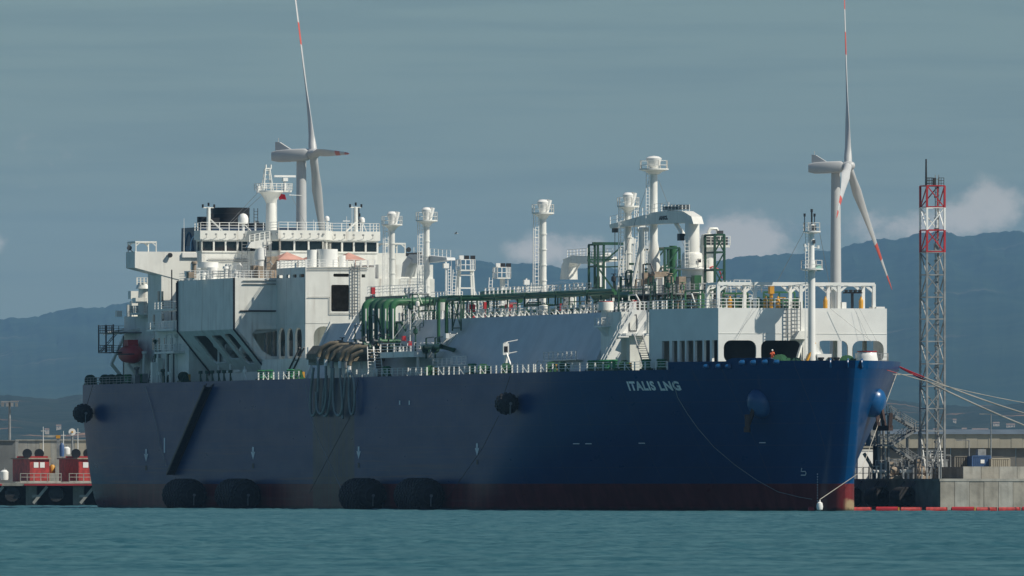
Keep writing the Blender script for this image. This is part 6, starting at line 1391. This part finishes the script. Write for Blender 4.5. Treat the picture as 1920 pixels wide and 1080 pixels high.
# ---- stair tower with zigzag flights (boarding tower)
xs5 = 236.0; P = lambda px, py: at_x(px, py, xs5); sw = thing('boarding_stair', 'grey steel zigzag stair tower beside the bow', 'stair', (xs5, sy(1690, xs5), ZQ))
mb = MB()
for px, t1 in ((1666, 778), (1724, 800), (1654, 790), (1708, 806)): p = P(px, t1); mb.bar((xs5-(1.5 if px in (1654, 1708) else 0), p.y, ZQ), (xs5-(1.5 if px in (1654, 1708) else 0), p.y, p.z), .3)
mb.build('post', STEEL, sw)
for (a, b_) in (((1665, 775), (1716, 805)), ((1716, 806), (1668, 835)), ((1668, 836), (1716, 868))):
    mb = MB(); mb.ladder(P(*a), P(*b_), (1.3, 0, 0), step=.4, r=.2); 
    for e in (-.65, .65):
        for h in (.55, 1.1): mb.bar(P(*a)+Vector((e, 0, h)), P(*b_)+Vector((e, 0, h)), .06)
        for k in range(6): q = P(*a)+(P(*b_)-P(*a))*(k/5)+Vector((e, 0, 0)); mb.bar(q, q+Vector((0, 0, 1.1)), .06)
    mb.build('flight', STEEL, sw)
for a, b_, py in ((1712, 1729, 806), (1650, 1672, 834), (1712, 1726, 868), (1658, 1668, 776)):
    mb = MB(); p, q = P(a, py), P(b_, py); mb.box(xs5-1.2, xs5+1.0, p.y, q.y, p.z-.2, p.z); mb.rail([(xs5+.9, p.y, p.z), (xs5+.9, q.y, q.z)], gap=.7, post=(.06, .07), h=1.1); mb.build('landing', STEEL, sw)
# loading column left of the stair
mb = MB(); x = 232; mb.cyl((x, sy(1644, x), ZQ), (x, sy(1644, x), sz(790, x, 30)), .55, n=12); la = thing('loading_column', 'dark grey steel column with a platform half hidden behind the bow', 'column', (x, sy(1644, x), ZQ)); mb.build('post', DARK, la, True)
mb = MB(); y0, y1 = sy(1625, x), sy(1668, x); z = sz(833, x, 30); mb.box(x-1.5, x+1.5, y0, y1, z-.25, z); mb.rail([(x+1.4, y0, z), (x+1.4, y1, z)], gap=.7, post=(.06, .07), h=1.1); mb.box(x-1, x+1, sy(1628, x), sy(1637, x), z, z+1.9); mb.build('platform', STEEL, la)
mb = MB(); mb.cyl((x+1, sy(1652, x), ZQ), (x+1, sy(1652, x), sz(800, x, 30)), .2, n=8); mb.tube([(x, sy(1620, x), sz(850, x, 28)), (x, sy(1636, x), ZQ+1.5)], .25, 6); mb.build('side_pipe', STEEL, la)
# ---- quay-top pipework and clutter: each heap of pipes is a thing
rnd = random.Random(3); kinds = ['pipe run', 'valve stand', 'cabinet', 'pump skid']
spots = [(1640, 228), (1652, 235), (1664, 230), (1678, 238), (1690, 232), (1703, 240), (1716, 234), (1729, 241), (1742, 236), (1752, 232), (1764, 238), (1660, 222), (1700, 224), (1735, 226)]
whr = ['just right of the white cabin', 'second from the white cabin', 'at the foot of the stair posts', 'under the first stair flight', 'below the middle of the stair', 'under the stair landing', 'between stair and lattice tower', 'at the left foot of the lattice tower', 'inside the lattice tower foot', 'behind the lattice tower foot', 'at the right foot of the lattice tower', 'behind the white cabin', 'behind the stair', 'behind the left tower leg']
for i, (px, x) in enumerate(spots):
    y = sy(px, x); h = rnd.uniform(1.8, 3.6); lab = ['grey pipe manifold', 'pale valve stand', 'grey equipment cabinet', 'rusty brown pump skid'][i % 4]+' on the quay '+whr[i]
    t_ = thing(['pipe_manifold', 'valve_stand', 'equipment_cabinet', 'pump_skid'][i % 4], lab, ['pipework', 'valve', 'cabinet', 'pump'][i % 4], (x, y, ZQ)); m = [STEEL, WCLEAN, STEEL, BROWNB][i % 4]
    mb = MB()
    if i % 4 == 0:
        for k in range(4): mb.tube([(x+k*.4, y-.8+k*.45, ZQ), (x+k*.4, y-.8+k*.45, ZQ+h*(.7+.1*k)), (x+k*.4, y+.5+k*.3, ZQ+h*(.7+.1*k)), (x+k*.4, y+.9+k*.3, ZQ)], .16, 6)
    elif i % 4 == 1:
        for k in range(3): mb.cyl((x, y-.7+k*.7, ZQ), (x, y-.7+k*.7, ZQ+h*(.6+.15*k)), .16, n=8); mb.lathe((x, y-.7+k*.7, ZQ+h*(.6+.15*k)), [(.42, 0), (.42, .1)], 10)
        mb.cyl((x, y-1.2, ZQ+1), (x, y+1.2, ZQ+1), .25, n=8)
    elif i % 4 == 2: mb.box(x-.8, x+.8, y-.7, y+.7, ZQ+.2, ZQ+h*.7); mb.box(x-.9, x+.9, y-.8, y+.8, ZQ+h*.7, ZQ+h*.7+.1)
    else: mb.box(x-1, x+1, y-1, y+1, ZQ, ZQ+.4); mb.lathe((x, y, ZQ+1.1), [(.1, -1), (.6, -.8), (.6, .8), (.1, 1)], 12, 'Y'); mb.box(x-.4, x+.4, y-1, y-.3, ZQ+.4, ZQ+h*.8)
    mb.build('frame', m, t_)
    mb = MB(); mb.bar((x+.9, y-1.1, ZQ+h*.9), (x+.9, y+1.1, ZQ+h*.9), .1); mb.bar((x+.9, y-1.1, ZQ), (x+.9, y-1.1, ZQ+h*.9), .1); mb.bar((x+.9, y+1.1, ZQ), (x+.9, y+1.1, ZQ+h*.9), .1); mb.build('guard_rail', STEEL, t_)
mb = MB(); mb.box(239, 240.2, sy(1731, 240), sy(1771, 240), sz(861, 240, 32)-.3, sz(861, 240, 32)); mb.rail([(240, sy(1731, 240), sz(861, 240, 32)), (240, sy(1771, 240), sz(861, 240, 32))], gap=1); 
for q in (1733, 1769): mb.bar((239.6, sy(q, 240), ZQ), (239.6, sy(q, 240), sz(861, 240, 32)), .2)
single(mb, 'tower_walkway', WCLEAN, 'pale walkway at the foot of the lattice tower', 'walkway', (240, sy(1750, 240), ZQ))
def lamp(px, py_t, D, label, py_b, heads=False):
    b_ = wpt(px, py_b, D); t_ = wpt(px, py_t, D); e = thing('lamp_post', label, 'lamp post', b_, ship=False); mb = MB(); mb.cyl(b_, t_, .12 if not heads else .3, .07 if not heads else .2, 8); mb.build('pole', STEEL, e)
    mb = MB()
    if heads:
        mb.box(t_.x-1.6, t_.x+1.6, t_.y-.5, t_.y+.5, t_.z-.2, t_.z)
        for k in range(4): mb.box(t_.x-1.5+k*.85, t_.x-1.0+k*.85, t_.y-.8, t_.y-.4, t_.z-1.0, t_.z-.3)
    else: mb.bar(t_, t_+Vector((-1.2, 0, .1)), .1); mb.box(t_.x-1.8, t_.x-1.0, t_.y-.15, t_.y+.15, t_.z-.02, t_.z+.14)
    mb.build('lamp_head', STEEL, e)
lamp(1858, 777, 1905, 'thin lamp post with a short arm in front of the long shed', 890); lamp(1817, 826, 1715, 'low lamp post on the quay beside the blue container', 898); lamp(1764, 845, 1672, 'thin pale post at the quay corner', 897)
lamp(18, 752, 2260, 'tall floodlight mast at the far left behind the grey wall', 905, True)
# ---- containers and shed behind the parapet
def container(px0, px1, py_t, x, m, name, label, cat):
    y0, y1 = sy(px0, x), sy(px1, x); zt2 = sz(py_t, x, y0); t_ = thing(name, label, cat, (x, (y0+y1)/2, ZQ)); mb = MB(); n = max(3, int((y1-y0)/.28))
    for k in range(n): a = lerp(y0, y1, k/n); b2 = lerp(y0, y1, (k+.55)/n); mb.box(x-.06, x+.04, a, b2, ZQ+.2, zt2-.15)
    mb.box(x-6, x-.06, y0, y1, ZQ, zt2); mb.build('corrugated_wall', m, t_)
    mb = MB(); 
    for y in (y0, y1): mb.bar((x, y, ZQ), (x, y, zt2), .16)
    mb.bar((x, y0, zt2), (x, y1, zt2), .16); mb.build('corner_frame', m, t_); return t_, y0, y1, zt2
t_, y0, y1, z2 = container(1823, 1857, 855, 232, BLUEC, 'shipping_container', 'blue corrugated shipping container behind the parapet', 'container')
mb = MB(); mb.box(232.05, 232.08, y0+1.2, y0+1.75, z2-1.0, z2-.5); mb.build('notice', WCLEAN, t_)
single(MB().box(230.6, 231.6, sy(1831, 231), sy(1846, 231), z2+.01, z2+.95), 'rooftop_unit', STEEL, 'grey cooling unit on top of the blue container', 'unit', (231, sy(1838, 231), z2))
container(1790, 1815, 856, 230, BEIGED, 'storage_shelter', 'dark open shelter left of the blue container', 'shelter'); container(1859, 1893, 860, 233, BEIGE, 'beige_hut', 'beige hut right of the blue container', 'hut')
sh = thing('long_shed', 'long low beige warehouse behind the quay on the right', 'warehouse', wpt(1780, 905, 2050), ship=False)
A = wpt(1600, 905, 2050); B = wpt(2150, 905, 2050); n = 26; zt2, zm = wpt(0, 814, 2050).z, wpt(0, 840, 2050).z
for k in range(n):
    a = lerp(A.x, B.x, k/n); b_ = lerp(A.x, B.x, (k+1)/n)-.03; mb = MB(); mb.box(a, b_, 2049.8+.05*(k % 2), 2050.3, zm, zt2); mb.build('panel', BEIGE, sh)
for k in range(9):
    a = lerp(A.x, B.x, k/9); b_ = lerp(A.x, B.x, (k+1)/9)-.1; mb = MB(); mb.box(a, b_, 2050.4+.1*(k % 2), 2050.9, 1.5, zm); mb.build('lower_panel', BEIGED, sh)
mb = MB(); mb.prism([(2049.5, zt2), (2075, zt2+.9), (2100, zt2)], 'X', A.x-.3, B.x+.3); mb.build('roof', ROOFB, sh)
structure(MB().box(45, 700, 2030, 3700, -1.5, 1.6), 'harbour_ground', CONC)

# ================================================================ the pier beyond the stern (left of the picture)
YP = 24.6; ZPi = 6.9
xl = sx(190, YP+3)
def red_dolphin(pxa, pxb, label, k):
    # cabin: shaded side toward the ship, bright front toward the bow
    D = 2085; A = wpt(pxa, 905, D); pw = wpt(pxb, 905, D)
    t_ = thing('pier_cabin', label, 'cabin', A, ship=False); Rz = Matrix.Rotation(-TH, 4, 'Z')
    bx = Vector((CT, -ST, 0)); py_ = Vector((ST, CT, 0)); s_ = (pw.x-A.x)
    mid = A+Vector((s_*.52, 0, 0)); corner = Vector((mid.x, D-6, 0)); z0, z1 = wpt(0, 903, D).z, wpt(0, 861, D).z
    wf = s_*.46/ST; ws = s_*.52/CT*.9
    c0 = corner; c1 = corner+py_*wf; c2 = c1-bx*ws; c3 = corner-bx*ws
    mb = MB()
    def wall(a, b2, za, zb, th=.2):
        mb.add([(a.x, a.y, za), (b2.x, b2.y, za), (b2.x, b2.y, zb), (a.x, a.y, zb)], [(0, 1, 2, 3)])
    wall(c3, c0, z0, z1); wall(c0, c1, z0, z1); wall(c1, c2, z0, z1); wall(c2, c3, z0, z1); mb.build('wall', REDW, t_)
    mb = MB(); q = [c0+bx*.3-py_*.3, c1+bx*.3+py_*.3, c2-bx*.3+py_*.3, c3-bx*.3-py_*.3]; mb.add([(p.x, p.y, z1) for p in q]+[(p.x, p.y, z1+.22) for p in q], [(3, 2, 1, 0), (4, 5, 6, 7), (0, 1, 5, 4), (1, 2, 6, 5), (2, 3, 7, 6), (3, 0, 4, 7)]); mb.build('roof', BROWNB, t_)
    for f0 in (.20, .52):
        a = c0+py_*wf*f0+bx*.06; b2 = c0+py_*wf*(f0+.24)+bx*.06; za, zb = lerp(z0, z1, .62), lerp(z0, z1, .86); mb = MB(); mb.add([(a.x, a.y, za), (b2.x, b2.y, za), (b2.x, b2.y, zb), (a.x, a.y, zb)], [(0, 1, 2, 3)]); mb.build('window', WCLEAN, t_)
    mb = MB(); a = c0-py_*2.2+bx*2.0; b2 = c1+bx*2.0+py_*1.5; zr = z0+.1
    def R_(a, b2):
        n = 6
        for i in range(n+1): p = a+(b2-a)*(i/n); mb.box(p.x-.07, p.x+.07, p.y-.05, p.y+.05, zr, zr+1.3)
        for h in (.65, 1.25): mb.bar((a.x, a.y, zr+h), (b2.x, b2.y, zr+h), .09)
    R_(a, b2); mb.add([(a.x, a.y, zr-.45), (b2.x, b2.y, zr-.45), (b2.x, b2.y, zr), (a.x, a.y, zr)], [(0, 1, 2, 3)]); mb.build('balcony_railing', CONC2, t_)
    tf = thing('pier_winch', ('black winch drums on the roof of the left red cabin', 'black winch drums on the roof of the red cabin beside the stern')[k], 'winch', (c0-bx*3+py_*1.2)+Vector((0, 0, z1+.22)), ship=False)
    for d in (0, 2.6):
        c = c0-bx*3+py_*(.4+d*.8); mb = MB(); mb.cyl((c.x, c.y-.6, z1+.95), (c.x, c.y+.6, z1+.95), .8, n=14); mb.build('drum', BLACK, tf, True)
    c = c0-bx*3+py_*1.3; mb = MB(); mb.box(c.x-2.6, c.x+2.6, c.y-.5, c.y+.5, z1+.22, z1+.5); mb.build('winch_bed', REDM, tf)
red_dolphin(18, 96, 'red pier cabin with two white windows, left of the pair', 0); red_dolphin(104, 192, 'red pier cabin half hidden behind the stern', 1)
pd = thing('pier', 'dark piled pier deck with a red edge beam behind the stern', 'pier', wpt(90, 948, 2085), ship=False); D = 2085
za, zb = wpt(0, 911, D).z, wpt(0, 904, D).z; xa_, xb_ = wpt(-250, 0, D).x, wpt(260, 0, D).x
mb = MB(); mb.box(xa_, xb_, D-10, D+40, za, zb-.12); mb.build('deck', CONC, pd); mb = MB(); mb.box(wpt(50, 0, D).x, xb_, D-10.3, D-10.02, za+.05, zb-.3); mb.build('edge_beam', REDM, pd); mb = MB(); mb.box(xa_, wpt(8, 0, D).x, D-10.3, D-10.02, za+.05, zb-.3); mb.build('edge_beam', REDM, pd)
for px in (-20, 62, 150, 230):
    x = wpt(px, 0, D).x
    mb = MB(); mb.box(x-.9, x+.9, D-8, D-5, -1, za); mb.build('pier_leg', CONC, pd); mb = MB(); mb.bar((x+.4, D-9.3, .4), (x+2.7, D-9.3, za-.1), .45); mb.bar((x+.2, D-9.3, 1.6), (x+1.6, D-9.3, 1.6), .4); mb.build('raking_pile', CONC2, pd)
    mb = MB(); mb.cyl((x+4.2, D-9.4, 1.9), (x+4.2, D-6, 1.9), 1.25, n=14); mb.build('fender', RUBBER, pd)
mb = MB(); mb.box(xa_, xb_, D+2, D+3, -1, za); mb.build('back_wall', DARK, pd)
# wall and shed behind the pier
lw_ = thing('pier_shed', 'long pale windowless shed behind the red pier cabins', 'shed', wpt(90, 905, 2170), ship=False); D = 2170
z1 = wpt(0, 826, D).z; x = wpt(29.5, 0, D).x; k = 0
while x < wpt(300, 0, D).x: mb = MB(); mb.box(x+.02, x+2.02, D+.02*math.sin(k*2), D+.4, 1.5, z1); mb.build('panel', [CONC2, BEIGE][k % 3 == 2], lw_); x += 2.05; k += 1
mb = MB(); mb.box(wpt(29, 0, D).x, wpt(300, 0, D).x, D-.2, D+18, z1, z1+.18); mb.build('roof', CONC2, lw_)
single(MB().box(wpt(-300, 0, 2150).x, wpt(29, 0, 2150).x, 2150, 2163, 1.5, wpt(0, 827, 2150).z).box(wpt(-300, 0, 2150).x, wpt(29.6, 0, 2150).x, 2149.7, 2163.3, wpt(0, 827, 2150).z+.01, wpt(0, 825, 2150).z), 'grey_store', mat('grey_cladding', (0.14, 0.15, 0.15), .8), 'dark grey flat-roofed store at the far left edge', 'building', wpt(0, 905, 2150), ship=False)
structure(MB().box(-700, -40, 2125, 3700, -1.5, 1.6), 'pier_ground', CONC)
def radar_dish(px, py, D, r):
    c = wpt(px, py, D); t_ = thing('dish_aerial', 'round white dish aerial above the pale shed', 'aerial', wpt(px, 826, D), ship=False); mb = MB(); mb.lathe((c.x, c.y, c.z), [(r, -.3), (r*.95, -.1), (r*.6, .15), (.05, .25)], 16, 'Y'); mb.build('dish', WCLEAN, t_, True); mb = MB(); mb.cyl(wpt(px, 850, D), (c.x, c.y+.2, c.z), .18, n=6); mb.build('mount', STEEL, t_); mb = MB(); mb.cyl((c.x, c.y-.7, c.z), (c.x, c.y-.3, c.z), .18, n=8); mb.build('feed_horn', YELLOW, t_)
radar_dish(135.5, 810, 2140, .62)
for px, pt, lab in ((119, 808, 'thin pole above the shed left of the dish aerial'), (81, 800, 'thin pole on the shed roof behind the pier crane'), (146, 803, 'thin pole right of the dish aerial')):
    mb = MB(); mb.cyl(wpt(px, 850, 2130), wpt(px, pt, 2130), .1, .05, 6); mb.bar(wpt(px, pt+8, 2130)+Vector((-.4, 0, 0)), wpt(px, pt+8, 2130)+Vector((.4, 0, 0)), .08); single(mb, 'aerial_pole', WCLEAN, lab, 'pole', wpt(px, 850, 2130), ship=False)
pc = thing('pier_crane', 'small yellow and white pier crane between the red cabins', 'crane', wpt(109, 860, 2120), ship=False); D = 2120; mb = MB(); mb.bar(wpt(109, 862, D), wpt(109, 820, D), .5); mb.build('post', STEEL, pc); mb = MB(); mb.bar(wpt(110, 818, D), wpt(83, 818, D), .45, .35); mb.build('arm', CONC2, pc); mb = MB(); mb.bar(wpt(109, 822, D), wpt(109, 816, D), .7); mb.build('head', YELLOW, pc)
def clutter(px, py, D, w_, h, name, label, cat, m):
    c = wpt(px, py, D); t_ = thing(name, label, cat, c, ship=False); mb = MB(); mb.lathe((c.x, c.y, c.z), [(w_*.9, 0), (w_, h*.15), (w_, h*.8), (w_*.5, h)], 12); mb.build('body', m, t_, True); mb = MB(); mb.cyl((c.x, c.y, c.z+h), (c.x, c.y, c.z+h*1.2), w_*.2, n=8); mb.build('cap', STEEL, t_)
clutter(8, 900, 2080, .7, 1.7, 'white_drum', 'white drum on the pier at the left edge', 'drum', WCLEAN); clutter(98, 888, 2088, .5, 1.5, 'yellow_valve', 'yellow valve body between the red cabins', 'valve', YELLOW); clutter(125, 852, 2125, .6, 1.3, 'white_buoy_light', 'small pale floodlight on the shed front under the dish', 'light', WCLEAN); clutter(116, 856, 2118, .4, 2.3, 'hose_reel', 'blue grey hose reel beside the pier crane', 'reel', BLUEC)

# ================================================================ far houses on the shore
rnd = random.Random(9)
def coast_D(px, py):      # where a sight line meets the coastal slope
    for i_ in range(5, 100):
        u = i_/100; D = lerp(11500, 17000, u); z = (CAM_H+(HOR-interp(COAST, px))*17000/FPX)*(u**.9)*(.86+.14*u)
        if CAM_H+(HOR-py)*D/FPX < z: return D
    return 16000
FH = mat('pale_render', (0.55, 0.47, 0.38), .8, var=.1); FRM = mat('roof_tile', (0.22, 0.15, 0.11), .8)
for i, (px, py, w_, lab) in enumerate(((1838, 806, 30, 'long pale far building on the shore right of the lattice tower'), (1808, 805, 9, 'small pale far house right of the lattice tower'), (1790, 788, 6, 'lone white far house higher on the slope'), (1895, 797, 16, 'far low building near the right edge'), (1868, 794, 12, 'far house between the lamp post and the right edge'), (1755, 806, 10, 'far house seen through the lattice tower'), (88, 806, 8, 'far house with an orange wall above the pale shed'), (110, 799, 9, 'far house left of the dish aerial'), (1905, 812, 20, 'lowest far building at the right edge'))):
    D = coast_D(px, py+6); b_ = wpt(px, py+6, D); wd = w_*D/FPX; h = 6*D/FPX*1.1; t_ = thing('far_house', lab, 'house', b_, ship=False); mb = MB(); mb.box(b_.x-wd/2, b_.x+wd/2, D, D+wd*.6, b_.z-2, b_.z+h); mb.build('wall', FH, t_)
    mb = MB(); mb.prism([(D-.4, b_.z+h), (D+wd*.3, b_.z+h*1.35), (D+wd*.6+.4, b_.z+h)], 'X', b_.x-wd/2-.3, b_.x+wd/2+.3); mb.build('roof', FRM, t_)
    for k in range(max(1, int(w_/5))): xx2 = b_.x-wd/2+wd*(k+.5)/max(1, int(w_/5)); mb = MB(); mb.box(xx2-.25, xx2+.25, D-.06, D+.02, b_.z+h*.4, b_.z+h*.75); mb.build('window', GLASS, t_)

# ================================================================ wind turbines
def turbine(hub_px, hub_py, D, tower_px, tail_px, tail_py, blades, label, tw_top, tw_bot, nac_h, yaw):
    hub = wpt(hub_px, hub_py, D); k = D/FPX; base = wpt(tower_px, 0, D+3); base.z = 1.6
    t_ = thing('wind_turbine', label, 'wind turbine', base, ship=False); tail = wpt(tail_px, tail_py, D)
    mb = MB(); n = 12
    prof = [(0, lerp(base.z, hub.z, u)) for u in [i/n for i in range(n+1)]]
    mb.lathe((base.x, base.y, 0), [(lerp(tw_bot, tw_top, i/n), lerp(base.z, hub.z-nac_h*.42, i/n)) for i in range(n+1)], 24); mb.build('tower', TURB, t_, True)
    ax = Vector((1, yaw, .04)).normalized(); bk = tail-hub; Ln = (bk.x**2+bk.y**2)**.5/ax.x
    mb = MB(); up = Vector((0, 0, 1)); sd2 = ax.cross(up).normalized(); secs = []
    for u, s_ in ((0.02, .62), (.12, .95), (.55, 1.0), (.85, .95), (1.0, .72)):
        c = hub-ax*Ln*(.10+u*.9); hh = nac_h*.5*s_; ww = nac_h*.48*s_
        for an in range(0, 360, 30):
            ca, sa = math.cos(R(an)), math.sin(R(an)); e = .38; secs.append(c+sd2*ww*math.copysign(abs(ca)**e, ca)+up*hh*math.copysign(abs(sa)**e, sa)-up*nac_h*.04)
    mb.add(secs, [(j*12+i, j*12+(i+1) % 12, (j+1)*12+(i+1) % 12, (j+1)*12+i) for j in range(4) for i in range(12)]+[tuple(range(12)), tuple(48+i for i in range(12))]); nac = mb.build('nacelle', TURB, t_, True)
    mb = MB(); c = hub-ax*Ln*.78+up*nac_h*.42; q = [c-ax*Ln*.16, c+ax*Ln*.22, c-ax*Ln*.06+up*nac_h*.62, c-ax*Ln*.16+up*nac_h*.66]; mb.add([p+sd2*.35 for p in q]+[p-sd2*.35 for p in q], [(0, 1, 2, 3), (7, 6, 5, 4), (0, 4, 5, 1), (1, 5, 6, 2), (2, 6, 7, 3), (3, 7, 4, 0)]); mb.cyl(c-ax*Ln*.1+up*nac_h*.6, c-ax*Ln*.1+up*nac_h*.95, .08, n=5); mb.build('cooler_fin', TURB, nac)
    mb = MB(); hr = nac_h*.44; vs2 = []; fs2 = []
    for h, r in ((-.9, .85), (-.3, 1.0), (.4, .92), (.95, .6), (1.2, .1)):
        for i in range(14): a = 2*math.pi*i/14; vs2.append(hub+ax*h*hr+(sd2*math.cos(a)+up*math.sin(a))*r*hr)
    fs2 = [(j*14+i, j*14+(i+1) % 14, (j+1)*14+(i+1) % 14, (j+1)*14+i) for j in range(4) for i in range(14)]+[tuple(range(13, -1, -1)), tuple(56+i for i in range(14))]; mb.add(vs2, fs2); mb.build('hub', TURB, t_, True)
    LB = 46.0
    for (dx, dz, yside, chs) in blades:
        vx, vz = dx*k, -dz*k; l2 = LB*LB-vx*vx-vz*vz; vy = math.sqrt(max(l2, 1.0))*yside; d = Vector((vx, vy, vz)).normalized()
        flat = ax.cross(d).normalized(); fl2 = d.cross(flat).normalized()
        mb = MB(); st2 = [(0, .95, 1.0, 90), (.04, 1.0, .95, 80), (.10, 1.5, .6, 60), (.2, 2.0, .36, 44), (.35, 1.6, .26, 30), (.5, 1.25, .2, 22), (.62, 1.0, .17, 16), (.75, .78, .14, 11), (.78, .74, .14, 10), (.88, .55, .12, 7), (.95, .40, .1, 5), (1, .1, .05, 4)]
        nn2 = 10
        for u, ch, th_, tw in st2:
            c = hub+d*(LB*u+hr*.3)+ax*(-.012*LB*u*u*0); tw = R(tw); cd = flat*math.cos(tw)+fl2*math.sin(tw); td = d.cross(cd)
            for i in range(nn2): a = 2*math.pi*i/nn2; mb.v.append(tuple(c+cd*ch*chs*(math.cos(a)-.25)*(.62 if u > .05 else 1.0)+td*th_*.95*math.sin(a)))
        for j in range(len(st2)-1):
            red = st2[j][0] in (.62, .88, .95) 
            for i in range(nn2): mb.f.append((j*nn2+i, j*nn2+(i+1) % nn2, (j+1)*nn2+(i+1) % nn2, (j+1)*nn2+i)); mb.m.append(1 if red else 0)
        mb.f.append(tuple((len(st2)-1)*nn2+i for i in range(nn2))); mb.m.append(1); mb.build('blade', [TURB, TRED], t_, True)
turbine(589, 288, 2900, 565, 512, 291, ((-42, -330, 1, 1), (34, 316, 1, 1), (70, 10, -1, 1)), 'wind turbine behind the bridge with a blade pointing at the viewer', 1.12, 1.75, 3.0, -.62)
turbine(1592, 311, 3000, 1567, 1519, 314, ((-6, -335, 1, 1), (88, 226, 1, 1), (-32, 104, -1, 1)), 'wind turbine behind the bow beside the foremast', 1.1, 1.75, 2.9, -.42)
# ---- a gull in the air
c = wpt(855, 438, 1500); gl = thing('gull', 'small gull flying over the deck amidships', 'bird', c, ship=False); mb = MB(); mb.lathe(c, [(.01, -.26), (.05, -.2), (.075, -.05), (.06, .12), (.05, .2), (.01, .27)], 8, 'X'); mb.build('body', mat('gull_white', (.5, .5, .5), .8), gl, True)
for s_ in (-1, 1): mb = MB(); mb.add([c+Vector((.12, 0, .03)), c+Vector((-.1, 0, .03)), c+Vector((-.02, s_*.3, .22)), c+Vector((.1, s_*.3, .22)), c+Vector((-.12, s_*.62, .1))], [(0, 1, 2, 3), (3, 2, 4)]); mb.build('wing', mat('gull_grey', (.2, .21, .22), .8), gl)

# ================================================================ the air: one closed box of thin haze round everything
hz = MB(); hz.box(-9000, 9000, -900, 40500, -4.5, 850)
ho = hz.build('haze', mat('haze_surface', (1, 1, 1)), None); ho.data.materials.clear()
HM = bpy.data.materials.new('haze_air'); HM.use_nodes = True; t = HM.node_tree; t.nodes.clear()
o_ = t.nodes.new('ShaderNodeOutputMaterial'); pv = t.nodes.new('ShaderNodeVolumePrincipled'); t.links.new(pv.outputs[0], o_.inputs['Volume'])
pv.inputs['Color'].default_value = (0.33, 0.64, 1.0, 1); pv.inputs['Density'].default_value = 2.0e-5; pv.inputs['Anisotropy'].default_value = 0.0
ho.data.materials.append(HM); ho['kind'] = 'stuff'; ho['label'] = 'thin blue sea haze filling the air'; ho['category'] = 'haze'
